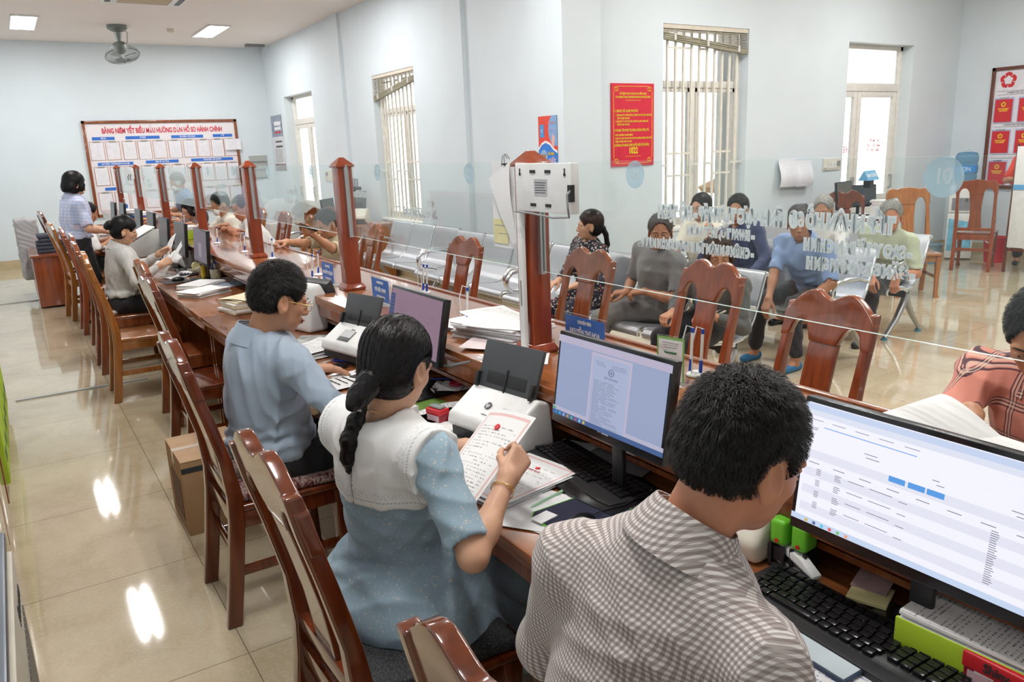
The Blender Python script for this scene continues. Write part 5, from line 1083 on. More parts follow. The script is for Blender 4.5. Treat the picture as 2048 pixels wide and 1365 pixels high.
for yy, lb in ((11.865, 'left white display box high on the far post before the back board'), (11.66, 'right white display box high on the far post before the back board')):
    r = thing('display_box', lb, 'display', (1.509, yy-.02, 1.55)); MB().bb(-.03, 0, -.10, .10, -.07, .07).build('housing', WHITEP, r, bev=.003); MB().tube([(-.03, -.05, -.01), (-.05, -.06, -.05), (-.04, -.04, -.09)], .004, 6).build('cable', BLACK, r)
tag(MB().add([(0, .05, .0), (0, -.05, 0), (-.01, -.11, -.33), (-.01, .02, -.34)], [(0, 1, 2, 3)]).build('clipped_paper', PAPER, loc=(1.54, 11.2, 1.60)), 'long white paper hanging from the glass far down the counter', 'paper')
# --- on the counter
def name_sign(label, x, y, rz, l1, l2, l3, w=.20):
    r = thing('name_sign', label, 'sign', (x, y, ZC), rz); MB().bb(-.028, .028, -w/2-.004, w/2+.004, 0, .010).build('acrylic_foot', ACRYL, r, bev=.002); MB().bb(-.004, .004, -w/2, w/2, .0102, .135).build('acrylic_holder', ACRYL, r)
    c = MB().bb(-.0048, -.0042, -w/2+.008, w/2-.008, .018, .128).build('blue_card', plain('blue_name_card', (.04, .17, .58), .4), r)
    for tx, z, s_ in ((l1, .108, .016), (l2, .072, .026), (l3, .038, .016)): text(tx, s_, WHITEINK, c, onwall_x(-.0052, 0, z), xs=min(.75, (w-.03)/(len(tx)*s_*.62)), bold=.0008)
name_sign('blue acrylic name sign standing left of the post', 1.50, 4.30, .0, 'CHUYÊN VIÊN', 'NGUYỄN THỊ LIÊN', 'ĐT: 0987 548 479'); name_sign('blue acrylic name sign between the post and the mauve screened monitor', 1.485, 3.52, .0, 'CHUYÊN VIÊN', 'VÕ ĐỨC MINH', 'SĐT: 0905 519 108', .22); name_sign('blue acrylic name sign behind the scanned-certificate monitor', 1.665, 2.135, .0, 'CHUYÊN VIÊN', 'NGUYỄN THỊ HOA', 'SĐT: 0905', .24)
r = thing('payment_card_stand', 'white card with green border in a clear stand on the counter', 'card stand', (1.635, 1.675, ZC), .2); MB().bb(-.03, .03, -.055, .055, 0, .006).build('acrylic_foot', ACRYL, r, bev=.001); MB().bb(-.003, .003, -.052, .052, .0062, .150).build('acrylic_holder', ACRYL, r)
MB().bb(-.0038, -.0032, -.049, .049, .010, .147).build('green_border', plain('card_green', (.25, .50, .14), .5), r); MB().bb(-.0045, -.0039, -.043, .043, .012, .139).build('white_card', PAPER, r); mb = MB(); [mb.bb(-.0050, -.0045, -.03+.004*i, .03-.004*i, .128-.007*i, .130-.007*i) for i in range(3)]; mb.build('printed_line', INKG, r); text('Vietcombank', .010, plain('dark_green_print', (.03, .25, .10), .5), r, onwall_x(-.0052, 0, .099), xs=.85, bold=.0003)
def pen_stand(label, x, y, rz=0.0, n=1):
    r = thing('pen_on_stand', label, 'pen', (x, y, ZC), rz); MB().lathe([(.030, 0), (.030, .006), (.016, .014)], 18).build('stand_base', WHITEP, r, bev=.001)
    for k in range(n):
        yy = (k-(n-1)/2)*.035; MB().tube([(0, yy, .012), (.004, yy, .05)], [.006, .0055], 10).build('pen_socket', BLUE, r); MB().tube([(.004, yy, .05), (.010, yy, .13), (.011, yy, .135)], .0048, 10).build('pen_barrel', WHITEP, r); MB().tube([(.011, yy, .135), (.012, yy, .150)], .0055, 10).build('pen_tip', BLUE, r)
        MB().tube([(.012, yy, .150), (-.006, yy+.012, .160), (-.018, yy+.02, .11), (-.014, yy+.022, .05), (-.020, yy+.02, .008)], .0022, 6).build('coiled_cord', WHITEP, r)
pen_stand('white and blue pen on stand nearest the heap of papers', 1.60, 2.88, .2); pen_stand('pair of white and blue pens on a stand at the counter back edge', 1.79, 3.66, .1, 2); pen_stand('pair of white and blue pens on a stand behind the gingham man\'s head', 1.755, 1.69, .3, 2)
for yy, xx, lb in ((4.72, 1.58, 'white and blue pen on stand left of the first name sign'), (5.78, 1.60, 'white and blue pen on stand right beside the second post'), (6.40, 1.56, 'white and blue pen on stand beyond the second post'), (7.30, 1.55, 'white and blue pen on stand beside the clear leaflet holder'), (9.6, 1.70, 'white pen on stand beneath the far glass'), (4.60, 1.50, 'fallen white pen stand lying before the first name sign')): pen_stand(lb, xx, yy, .1)
tag(MB().bb(-.004, .004, -.05, .05, 0, .14).build('leaflet_holder', ACRYL, loc=(1.48, 6.75, ZC), rot=(0, 0, .2)), 'clear leaflet holder on the counter past the second post', 'holder')
rr2, zt = stack('heap of printed papers on the counter beside the nearest post', 1.585, 2.56, ZC, .35, 9, .0075, seed=20, m=PAPER, w=.23, h=.33); sheet('topmost loose sheet with a red stamp on the heap of papers', 1.57, 2.50, ZC+zt+.002, .55, PTEXT, .21, .297, .006); sheet('loose printed sheet sliding off the far side of the heap of papers', 1.63, 2.68, ZC+zt-.006, -.1, PTEXT2, .21, .297, .006); sheet('loose printed sheet at the left of the heap of papers', 1.56, 2.74, ZC+.018, .15, PTEXT, .21, .297, .006)
sheet('pinkish sheet low in the heap of papers', 1.50, 2.42, ZC+.010, .7, plain('pale_pink_paper', (.80, .70, .70), .8), .21, .29, .004); sheet('crumpled white sheet behind the white scanner on the counter edge', 1.44, 2.22, ZC, .9, PAPER, .15, .20, .02)
# customer's open papers at right
r = thing('open_document', 'thick open document with a curled leaf in front of the plaid shirted customer', 'papers', (1.735, .84, ZC), -.12)
MB().grid(lambda u, v: ((u-.5)*.22, -.0-.30*v, .020-.006*v+.004*math.sin(u*4)), 6, 8, thick=.018).build('page_block', PAPER, r)
for k in range(3): MB().grid(lambda u, v: ((u-.5)*.215, .0+.17*math.sin(v*2.0)-k*.006, .024+.062*math.sin(v*3.0)*(.8+.2*u)+.005*k), 8, 14, thick=.0008).build('curled_page', PAPER, r)
MB().grid(lambda u, v: ((u-.5)*.215, -.01-.28*v, .022-.006*v+.004*math.sin(u*4)), 6, 8, thick=.001).build('printed_page', PTEXT2, r)

# ================================================================ AROUND THE ROOM
r = thing('cardboard_carton', 'brown cardboard carton with clear tape on the floor behind the blue shirted man', 'box', (.62, 3.76, 0), .0)
MB().bb(-.145, .145, -.195, .195, 0, .355).build('carton_body', CARD, r, bev=.004); MB().bb(-.145, .145, -.195, .195, .3555, .361).build('carton_top', CARDT, r, bev=.002); MB().bb(-.148, .148, -.02, .02, .30, .3625).build('tape', TAPE, r)
text('VPP', .075, INK, r, Matrix.Translation((.05, -.1955, .12)) @ Euler((math.pi/2, 0, 0)).to_matrix().to_4x4(), xs=.9, bold=.003); MB().bb(-.145, .145, -.1965, -.195, .305, .33).build('black_band', INK, r); text('JMN VP53C', .020, CARDT, r, Matrix.Translation((0, -.1975, .317)) @ Euler((math.pi/2, 0, 0)).to_matrix().to_4x4(), xs=.9)
MB().bb(-.1475, -.145, -.12, .10, .05, .25).build('printed_picture', plain('dark_brown_print', (.14, .08, .04), .7), r)
tag(MB().bb(.0, .9, -.012, .012, 0, .010).build('cable_cover', plain('pale_grey_cable_cover', (.50, .52, .54), .5), loc=(-.16, 6.62, 0.0005)), 'pale grey cable cover strip crossing the aisle floor', 'cable cover'); tag(MB().bb(0, .60, -.012, .012, 0, .010).build('cable_cover', plain('pale_grey_cable_cover', (.5, .52, .54), .5), loc=(-.30, 11.7, .0005)), 'white cable cover strip near the wooden pedestal on the floor', 'cable cover')
# papers shelf under desk beside blue shirted man
r = thing('desk_shelf', 'low wooden shelf holding papers between the chairs behind the blue shirted man', 'shelf', (.98, 3.95, 0), 0); MB().bb(-.05, .28, -.2, .2, .40, .42).build('shelf_board', DESK, r); 
for y in (-.2, .18): MB().bb(-.05, .28, y, y+.02, 0, .40).build('shelf_leg', DESKY, r)
stack('white papers lying on the low wooden shelf', 1.06, 3.95, .4205, .3, 4, .008, seed=41)
# left cabinets
r = thing('storage_cabinet', 'red brown open cabinet of lime green packs along the left edge', 'cabinet', (-.46, 5.55, 0))
MB().bb(-.28, .24, -1.02, 1.02, 1.30, 1.33).build('cabinet_top', CHR, r)
for y in (-1.0, -.34, .34, .98): MB().bb(-.28, .24, y-.02, y+.02, 0, 1.30).build('side_panel', CHR, r, bev=.004)
for z in (.06, .45, .85): MB().bb(-.28, .22, -.98, .98, z, z+.025).build('shelf', CHR, r)
gp = None
for i in range(6):
    for z in (.087, .477):
        lb = 'lime green file pack on the cabinet shelves at the left edge'
        if gp is None:
            gp = thing('lime_file_pack', lb, 'file', (-.36, 4.70, z), 0, 'lime green packs in the cabinet'); MB().bb(0, .16, -.12, .12, 0, .30).build('pack_body', LIMEP, gp, bev=.004); MB().bb(.1605, .162, -.06, .06, .10, .16).build('pack_label', plain('dark_green_label', (.02, .12, .06), .5), gp)
        else: dup(gp, lb, (-.36, 4.70+.28*i+(.06 if i > 1 else 0)+(.05 if i > 3 else 0), z))
r = thing('storage_cabinet', 'second red brown cabinet nearer the camera at the left edge', 'cabinet', (-.48, 3.75, 0)); MB().bb(-.26, .24, -.42, .62, 0, 1.20).build('cabinet_body', CHR, r, bev=.005)
for y in (-.40, .12): d = MB().bb(.2405, .262, y, y+.48, .05, 1.15).build('door', CHM, r, bev=.004); MB().tube([(.262, y+.42, .55), (.285, y+.42, .55), (.285, y+.42, .66), (.262, y+.42, .66)], .006, 8).build('handle', STEEL, d)
r = thing('air_cooler', 'beige and black air cooler with perforated side panels in the bottom left corner', 'air cooler', (-.33, 1.72, 0))
MB().bb(-.21, .19, -.50, .47, .03, .76).build('cooler_body', plain('charcoal_housing', (.03, .035, .045), .35), r, bev=.008); MB().bb(.1905, .208, -.50, .47, .03, .74).build('side_cover', plain('beige_side_cover', (.50, .46, .38), .45), r, bev=.006); MB().bb(-.22, .20, -.51, .48, .7605, .79).build('top_rim', plain('navy_top_rim', (.03, .05, .08), .3), r, bev=.006)
def m_holes():
    m, t, b = nt('black_perforated_grille'); sp = N(t, 'ShaderNodeSeparateXYZ'); L(t, coord(t), sp.inputs[0]); k = mth(t, 'MULTIPLY', bands(t, sp.outputs[1], .010, .35), bands(t, sp.outputs[2], .006, .45)); L(t, mixc(t, k, (.05, .045, .04), (.42, .38, .32)), b.inputs['Base Color']); return m
HOLE = m_holes()
for y0, y1 in ((-.42, -.05), (.0, .40)): MB().prism([(y0, .08), (y1, .08), (y1, .62 if y1 > 0 else .50), (y0, .50 if y1 > 0 else .40)], .2085, .2105, axis='x').build('perforated_grille', HOLE, r)
text('Reecoo', .07, INK, r, Matrix.Translation((.2095, .30, .68)) @ Euler((math.pi/2, 0, math.pi/2)).to_matrix().to_4x4(), xs=.8)
r = thing('water_valve', 'bright blue plastic valve standing on the air cooler', 'valve', (-.165, 2.12, .7905)); MB().lathe([(.018, 0), (.020, .03), (.018, .055)], 14).build('valve_body', BLUE, r); MB().tube([(0, 0, .03), (-.07, -.02, .025)], .010, 8).build('valve_spout', BLUE, r); MB().tube([(0, .01, .05), (.005, .025, .085)], .006, 8).build('valve_tap', BLUE, r)
tag(MB().ball((0, 0, .05), (.06, .07, .05), 14).build('plastic_bag', PLASTICBAG, loc=(-.27, 2.05, .7905)), 'clear plastic bag beside the blue valve', 'bag')
# pedestal with jacket at the far left
r = thing('wooden_pedestal', 'red brown wooden filing pedestal at the far left behind the chairs', 'pedestal', (.38, 11.55, 0)); MB().bb(-.20, .20, -.62, .62, .02, .62).build('pedestal_body', CHR, r, bev=.006); MB().bb(-.22, .22, -.65, .65, .62, .65).build('pedestal_top', CHR, r, bev=.006); mb = MB(); [mb.bb(-.203, -.200, -.56+.3*i, -.54+.3*i, .10, .5) for i in range(1, 4, 2)]; mb.build('handle_strip', STEEL, r)
q = random.Random(8); r = thing('folded_clothes', 'pile of dark folded clothes on the wooden pedestal', 'clothes', (.42, 11.3, .6505)); 
for i in range(5): MB().bb(-.15+q.uniform(-.02, .02), .15, -.2, .2+q.uniform(-.03, .03), .045*i, .045*i+.042).build('folded_garment', plain('dark_navy_garment', (.05, .055, .075), .9, var=.3), r, bev=.015, segs=3)
def jacket():
    T = SDF(); T.box((0, 0, .62), (.09, .20, .36), None, .03, 'u', .04); T.cone((0, .17, .92), .05, (.0, .20, .35), .055, .04); T.cone((0, -.17, .92), .05, (.03, -.22, .45), .05, .04)
    V, F_ = T.mesh(.012, folds(.018, 3)); r = thing('hung_jacket', 'pale grey jacket draped over a chair back by the back wall', 'jacket', (.20, 12.35, 0)); mesh_obj('jacket_body', [(V+np.array([.20, 12.35, 0]), F_)], cloth('pale_grey_jacket_cloth', (.42, .41, .42)), r, Matrix.Translation((.20, 12.35, 0)))
JACKET = jacket
# right: water cooler, bucket, basket, board
r = thing('water_cooler', 'white water cooler with a blue bottle on top in the corner', 'water cooler', (10.78, 5.60, 0), .45)
MB().bb(-.16, .16, -.16, .16, 0.02, .62).build('cabinet_body', WHITEP, r, bev=.015); MB().bb(-.16, .16, -.16, .16, .625, .98).build('upper_body', WHITEP, r, bev=.02); MB().bb(-.165, -.15, -.12, .12, .66, .82).build('tap_recess', MGREY, r); mb = MB(); [mb.cyl((-.19, y, .80), (-.16, y, .80), .014) for y in (-.05, .05)]; mb.build('tap', DGREY, r)
MB().prism([(-.14, .12), (.14, .12), (.14, .55), (-.14, .50)], -.1625, -.1605, axis='x').build('blue_sticker', plain('sky_blue_sticker', (.20, .55, .75), .4, var=.3, vs_=12), r); mb = MB(); [mb.tube([(-.166, .06*math.cos(a+i*1.57)+.018*math.cos(b_), .33+.06*math.sin(a+i*1.57)+.018*math.sin(b_)) for b_ in [k*math.pi/5 for k in range(10)]], .004, 4, closed=True) for i in range(4) for a in (0.5,)]; mb.build('sticker_bubble', WHITEINK, r)
b2 = MB().lathe([(.03, .985), (.06, 1.0), (.13, 1.04), (.135, 1.10), (.125, 1.12), (.135, 1.14), (.135, 1.24), (.125, 1.26), (.135, 1.28), (.135, 1.36), (.11, 1.40), (.05, 1.41), (.0, 1.41)], 28).build('water_bottle', m_translucent('blue_water_plastic', (.16, .42, .62), .62), r)
MB().lathe([(.137, 1.15), (.137, 1.23)], 28).build('bottle_label', plain('blue_white_label', (.05, .30, .72), .4), b2); text('ION', .07, WHITEINK, b2, onwall_x(-.1375, 0, 1.19), xs=.9); MB().tube([(0, -.04, 1.41), (0, -.04, 1.45), (0, .04, 1.45), (0, .04, 1.41)], .008, 8).build('bottle_handle', plain('pale_blue_plastic', (.6, .75, .82), .3), b2)
r = thing('plastic_bucket', 'small grey blue bucket beside the water cooler', 'bucket', (10.15, 5.62, 0)); MB().lathe([(.095, 0), (.125, .24), (.135, .245), (.135, .26), (.12, .26), (.09, .01)], 24).build('bucket_body', plain('grey_blue_plastic', (.22, .33, .40), .4), r)
r = thing('plastic_basket', 'bright red plastic basket behind the flip board', 'basket', (10.75, 5.12, 0)); MB().lathe([(.11, 0), (.14, .32), (.15, .33), (.13, .33), (.10, .01)], 24).build('basket_body', plain('bright_red_plastic', (.70, .02, .04), .4), r); MB().tube([(-.15, -.05, .28), (-.19, 0, .27), (-.15, .05, .28)], .008, 8).build('handle', WHITEP, r)
r = thing('flip_board', 'white board on a dark wooden stand cut by the right edge', 'board', (10.04, 4.65, 0), 0)
MB().bb(0, .03, -.62, .0, .30, 1.48).build('board_panel', WHITEP, r, bev=.004); mb = MB(); mb.tube([(.02, 0.015, 0), (.06, .015, 1.5)], .02, 8); mb.tube([(.02, -.62, 0), (.06, -.62, 1.5)], .02, 8); mb.build('stand', CHD, r); MB().bb(.0, .4, -.62, .0, .26, .29).build('lower_shelf', CHD, r); MB().bb(-.004, -.001, -.12, 0, .98, 1.04).build('blue_tape', plain('sky_tape', (.12, .38, .70), .4), r)
# consultation desk by the right door
r = thing('side_desk', 'small wooden desk behind the white haired man by the right door', 'desk', (8.2, 5.62, 0)); MB().bb(-.75, .75, -.28, .30, .72, .75).build('desktop', CHM, r, bev=.005)
for x in (-.73, .70): MB().bb(x, x+.03, -.25, .28, 0, .72).build('side_panel', CHM, r)
MB().bb(-.70, .70, .24, .27, .2, .72).build('back_panel', CHM, r)
mr, sc, T, rect, F, h = monitor('grey monitor on the small desk by the right door', 8.12, 5.55, .86, 1.17, .46, math.pi/2+.25, screen=(.14, .14, .10), es=.6, zbase=.7515)
mr2 = monitor('second monitor angled behind the consultation sign', 8.62, 5.68, .84, 1.10, .44, math.pi/2-.3, screen=(.05, .06, .07), es=.5, zbase=.7515)
r = thing('laptop', 'open dark laptop at the left of the small desk by the right door', 'laptop', (7.62, 5.52, .7515), .3); MB().bb(-.16, .16, -.10, .10, 0, .015).build('laptop_base', DGREY, r); MB().bb(-.16, .16, 0, .01, 0, .20, 0, TR((0, .10, .016), rx=-.5)).build('laptop_lid', DGREY, r)
r = thing('desk_sign', 'light blue tent sign on top of the monitor by the right door', 'sign', (8.48, 5.50, 1.165), .2); MB().prism([(-.06, 0), (.06, 0), (0, .11)], -.16, .16, axis='x').build('tent_card', plain('light_blue_card', (.15, .42, .68), .5), r); text('BÀN TƯ VẤN', .055, WHITEINK, r, Matrix.Translation((0, -.034, .052)) @ Euler((math.radians(61), 0, 0)).to_matrix().to_4x4(), xs=.8, bold=.002); MB().bb(-.05, .05, -.04, .04, -.085, 0).build('sign_block', BLACK, r)
stack('white notes hanging off the small desk by the right door', 8.75, 5.45, .7515, .4, 6, .03, seed=55, w=.22, h=.28)
# door lettering (seen reversed from inside)
for tx, x, z, s_ in (('KÉO', 9.14, 1.50, .11), ('GIỜ LÀM VIỆC', 9.78, 1.60, .05), ('Sáng: 7h30 - 11h30', 9.78, 1.54, .05), ('Chiều: 13h30 - 17h', 9.78, 1.48, .05)):
    text(tx, s_, REDINK, D2, Matrix.Translation((x, YX+.176, z)) @ Euler((math.pi/2, 0, math.pi)).to_matrix().to_4x4(), xs=.75, bold=.002)
# small desk below the window bars
r = thing('side_desk', 'orange brown desk with scanner below the barred window', 'desk', (4.0, 10.7, 0)); MB().bb(-.45, .50, -.75, .75, .72, .75).build('desktop', CHO, r, bev=.006); MB().bb(-.40, .46, -.72, -.69, 0, .72).build('side_panel', CHO, r); MB().bb(-.40, .46, .69, .72, 0, .72).build('side_panel', CHO, r); MB().bb(.30, .34, -.69, .69, .1, .72).build('back_panel', CHO, r)
s_ = scanner('cream desktop scanner with raised grey flap on the desk below the barred window', 4.05, 10.35, .9, CREAMP, None, 1.25, False, False, 1.0)
s_.location.z = .7515
mr, sc, T, rect, F, h = monitor('black monitor on the desk below the barred window', 3.95, 11.05, .84, 1.08, .44, 2.4, screen=(.03, .03, .04), es=.4, zbase=.7515)
r = thing('wifi_router', 'black router with many aerials mounted above the desk monitor', 'router', (4.42, 11.2, 1.17)); MB().bb(-.05, .05, -.17, .17, 0, .05).build('router_body', BLACKG, r, bev=.006); MB().bb(-.02, .02, -.03, .03, -.42, -.001).build('router_post', BLACK, r)
for i in range(6): MB().cyl((.0, -.15+.06*i, .05), (.0, -.16+.064*i, .17), .007, 8).build('aerial', BLACK, r)
stack('papers and a tray on the desk below the barred window', 3.85, 10.75, .7515, .2, 3, .008, seed=61)
# bags and clutter in the far corner
q = random.Random(12)
for (x, y, z, s_, lb) in ((3.9, 14.9, .62, .34, 'large white plastic bag piled in the far corner'), (4.2, 14.3, .60, .30, 'second white plastic bag piled by the left glazed door')):
    r = thing('plastic_sack', lb, 'bag', (x, y, 0)); mb = MB(); mb.bb(-.3, .3, -.3, .3, 0, .55); mb.build('sack_base', plain('grey_white_carton', (.55, .55, .54), .7), r, bev=.03); 
    MB().ball((0, 0, z+.14), (s_, s_, s_*.8), 18).build('sack_top', PLASTICBAG, r)
for i in range(4):
    r = thing('plastic_stool', 'red plastic stool nested in the stack in the far corner', 'stool', (3.5, 14.2, .06*i), 0, 'stacked red stools'); MB().bb(-.16, .16, -.16, .16, .42, .45).build('stool_seat', RED, r, bev=.01)
    for sx in (-1, 1):
        for sy in (-1, 1): MB().tube([(sx*.18, sy*.18, 0), (sx*.14, sy*.14, .42)], .012, 6).build('leg', RED, r)
# ================================================================ PEOPLE: smooth blended bodies from signed distance fields
def A_(v): return np.array(v, dtype=np.float32)
class SDF:
    def __init__(s): s.p = []
    def cone(s, a, ra, b, rb, k=.02, op='u'): s.p.append(('c', A_(a), ra, A_(b), rb, k, op)); return s
    def ell(s, c, r, R=None, k=.02, op='u'): s.p.append(('e', A_(c), A_(r), np.eye(3, dtype=np.float32) if R is None else np.array(R, dtype=np.float32), k, op)); return s
    def box(s, c, h, R=None, k=.004, op='i', rnd=0.0): s.p.append(('b', A_(c), A_(h), np.eye(3, dtype=np.float32) if R is None else np.array(R, dtype=np.float32), k, op, rnd)); return s
    @staticmethod
    def _d(p, X):
        if p[0] == 'c':
            _, a, ra, b, rb = p[:5]; ab = b-a; L2 = float(ab@ab)+1e-9
            t = np.clip(((X-a)@ab)/L2, 0, 1); q = X-(a+t[..., None]*ab)
            return np.sqrt((q*q).sum(-1))-(ra+(rb-ra)*t)
        if p[0] == 'e':
            _, c, r, R = p[:4]; q = (X-c)@R; k0 = np.sqrt(((q/r)**2).sum(-1)); k1 = np.sqrt(((q/(r*r))**2).sum(-1))+1e-9
            return k0*(k0-1)/k1
        _, c, h, R = p[:4]; q = np.abs((X-c)@R)-h
        return np.sqrt((np.maximum(q, 0)**2).sum(-1))+np.minimum(q.max(-1), 0)-p[6]
    def bounds(s):
        lo, hi = [], []
        for p in s.p:
            if p[-1] == 'u' or (p[0] == 'b' and p[5] == 'u'):
                if p[0] == 'c': r = max(p[2], p[4]); lo.append(np.minimum(p[1], p[3])-r); hi.append(np.maximum(p[1], p[3])+r)
                else: r = float(np.max(p[2]))*1.05; r = np.sqrt((p[2]**2).sum()) if p[0] == 'b' else r; lo.append(p[1]-r); hi.append(p[1]+r)
        return np.min(lo, 0), np.max(hi, 0)
    def mesh(s, h, disp=None, pad=.02):
        lo, hi = s.bounds(); lo = lo-pad; hi = hi+pad; n = np.ceil((hi-lo)/h).astype(int)+1
        ax = [lo[i]+h*np.arange(n[i], dtype=np.float32) for i in range(3)]
        F = np.full(n, .2, dtype=np.float32)
        for p in s.p:
            k = p[4] if p[0] == 'b' else p[-2]; op = p[5] if p[0] == 'b' else p[-1]
            if p[0] == 'c': r = max(p[2], p[4]); a = np.minimum(p[1], p[3])-r; b = np.maximum(p[1], p[3])+r
            else: r = float(np.sqrt((p[2]**2).sum())) if p[0] == 'b' else float(p[2].max()); a = p[1]-r; b = p[1]+r
            m = k+3*h+.012
            if op == 'i': i0 = [0, 0, 0]; i1 = list(n)
            else:
                i0 = [max(0, int((a[i]-m-lo[i])/h)) for i in range(3)]; i1 = [min(int(n[i]), int((b[i]+m-lo[i])/h)+2) for i in range(3)]
            if any(i1[i] <= i0[i] for i in range(3)): continue
            G = np.stack(np.meshgrid(*[ax[i][i0[i]:i1[i]] for i in range(3)], indexing='ij'), -1)
            d = s._d(p, G).astype(np.float32); sl = tuple(slice(i0[i], i1[i]) for i in range(3)); f = F[sl]
            if op == 'u': hh = np.maximum(k-np.abs(f-d), 0)/k; F[sl] = np.minimum(f, d)-hh*hh*k*.25
            elif op == 's': d = -d; hh = np.maximum(k-np.abs(f-d), 0)/k; F[sl] = np.maximum(f, d)+hh*hh*k*.25
            else: F[sl] = np.maximum(f, d)
        if disp is not None:
            G = np.stack(np.meshgrid(*ax, indexing='ij'), -1); near = np.abs(F) < .03
            F[near] += disp(G[near]).astype(np.float32)
        F[0] = F[-1] = .1; F[:, 0] = F[:, -1] = .1; F[:, :, 0] = F[:, :, -1] = .1
        return surfnet(F, lo, h)
def surfnet(F, lo, h):
    S = F < 0
    c = [S[i:S.shape[0]-1+i, j:S.shape[1]-1+j, k:S.shape[2]-1+k] for i in (0, 1) for j in (0, 1) for k in (0, 1)]
    tot = sum(x.astype(np.int8) for x in c); act = (tot > 0) & (tot < 8)
    ii = np.argwhere(act); idx = np.full(act.shape, -1, dtype=np.int64); idx[act] = np.arange(len(ii))
    acc = np.zeros((len(ii), 3)); cnt = np.zeros(len(ii)); i0, i1, i2 = ii.T
    corners = [(i, j, k) for i in (0, 1) for j in (0, 1) for k in (0, 1)]; val = {q: F[i0+q[0], i1+q[1], i2+q[2]] for q in corners}
    for a in corners:
        for ax in range(3):
            if a[ax]: continue
            b = list(a); b[ax] = 1; b = tuple(b); va, vb = val[a], val[b]; m = (va < 0) != (vb < 0)
            t = np.where(m, va/np.where(m, va-vb, 1), 0); p = np.array(a, dtype=float)[None]+np.eye(3)[ax][None]*t[:, None]
            acc += p*m[:, None]; cnt += m
    V = (ii+acc/np.maximum(cnt, 1)[:, None])*h+lo
    faces = []
    for ax in range(3):
        sl0 = [slice(None)]*3; sl1 = [slice(None)]*3; sl0[ax] = slice(0, -1); sl1[ax] = slice(1, None)
        A, B_ = S[tuple(sl0)], S[tuple(sl1)]; e = np.argwhere(A != B_); u, v = [(1, 2), (2, 0), (0, 1)][ax]
        e = e[(e[:, u] > 0) & (e[:, v] > 0) & (e[:, u] < S.shape[u]-1) & (e[:, v] < S.shape[v]-1)]
        if not len(e): continue
        ins = A[tuple(e.T)]
        def g(du, dv): q = e.copy(); q[:, u] += du; q[:, v] += dv; return idx[tuple(q.T)]
        Q = np.stack([g(-1, -1), g(0, -1), g(0, 0), g(-1, 0)], 1); Q[~ins] = Q[~ins][:, ::-1]; faces.append(Q)
    return V, np.concatenate(faces)
def relax(V, Fq, it=1, lam=.5):
    for _ in range(it):
        acc = np.zeros_like(V); cnt = np.zeros(len(V))
        for a, b in ((0, 1), (1, 2), (2, 3), (3, 0)):
            np.add.at(acc, Fq[:, a], V[Fq[:, b]]); np.add.at(cnt, Fq[:, a], 1); np.add.at(acc, Fq[:, b], V[Fq[:, a]]); np.add.at(cnt, Fq[:, b], 1)
        V = V*(1-lam)+acc/cnt[:, None]*lam
    return V
def mesh_obj(name, pieces, mats, par, Mroot, Mloc=None):
    "pieces: list of (V, F); verts are world, stored in the child's own frame"
    Mloc = Mloc if Mloc is not None else Matrix.Identity(4)
    inv = np.array((Mroot @ Mloc).inverted()); vs_, fs, o = [], [], 0
    for V, Fq in pieces: vs_.append(V); fs.append(Fq+o); o += len(V)
    V = np.concatenate(vs_); Fq = np.concatenate(fs); V = V@inv[:3, :3].T+inv[:3, 3]
    me = bpy.data.meshes.new(name); me.vertices.add(len(V)); me.vertices.foreach_set('co', V.astype(np.float32).ravel())
    me.loops.add(4*len(Fq)); me.loops.foreach_set('vertex_index', Fq.astype(np.int32).ravel()); me.polygons.add(len(Fq)); me.polygons.foreach_set('loop_start', np.arange(0, 4*len(Fq), 4, dtype=np.int32)); me.polygons.foreach_set('loop_total', np.full(len(Fq), 4, dtype=np.int32))
    me.update(calc_edges=True); me.polygons.foreach_set('use_smooth', [True]*len(Fq))
    for q in (mats if isinstance(mats, (list, tuple)) else [mats]): me.materials.append(q)
    ob = bpy.data.objects.new(name, me); COL.objects.link(ob); ob.parent = par; ob.matrix_local = Mloc
    return ob
def nrm(v): v = np.array(v, float); return v/np.linalg.norm(v)
def folds(amp, seed=0, f=1.0, squeeze=None):
    rs = np.random.RandomState(seed); K = []
    for i in range(5):
        v = rs.randn(3)*np.array([1, 1, .55]); v /= np.linalg.norm(v); K.append((v*(48+70*rs.rand())*f, rs.rand()*6.28, rs.randn(3)*11, rs.randn(3)*7, rs.rand()*6))
    def d(X):
        o = 0
        for k, ph, w, mk, p2 in K: o = o+(np.abs(np.sin(.5*(X@k)+ph+1.3*np.sin(X@w+ph*2)))**.8-.6)*np.clip(.55+np.sin(X@mk+p2), 0, 1.4)
        r = amp*o*.55
        if squeeze:
            z0, wz, a2 = squeeze; r = r+a2*np.exp(-((X[:, 2]-z0)/wz)**2)*np.sin(X[:, 2]*110+2.6*np.sin(X[:, 0]*18+X[:, 1]*22))
        return r
    return d
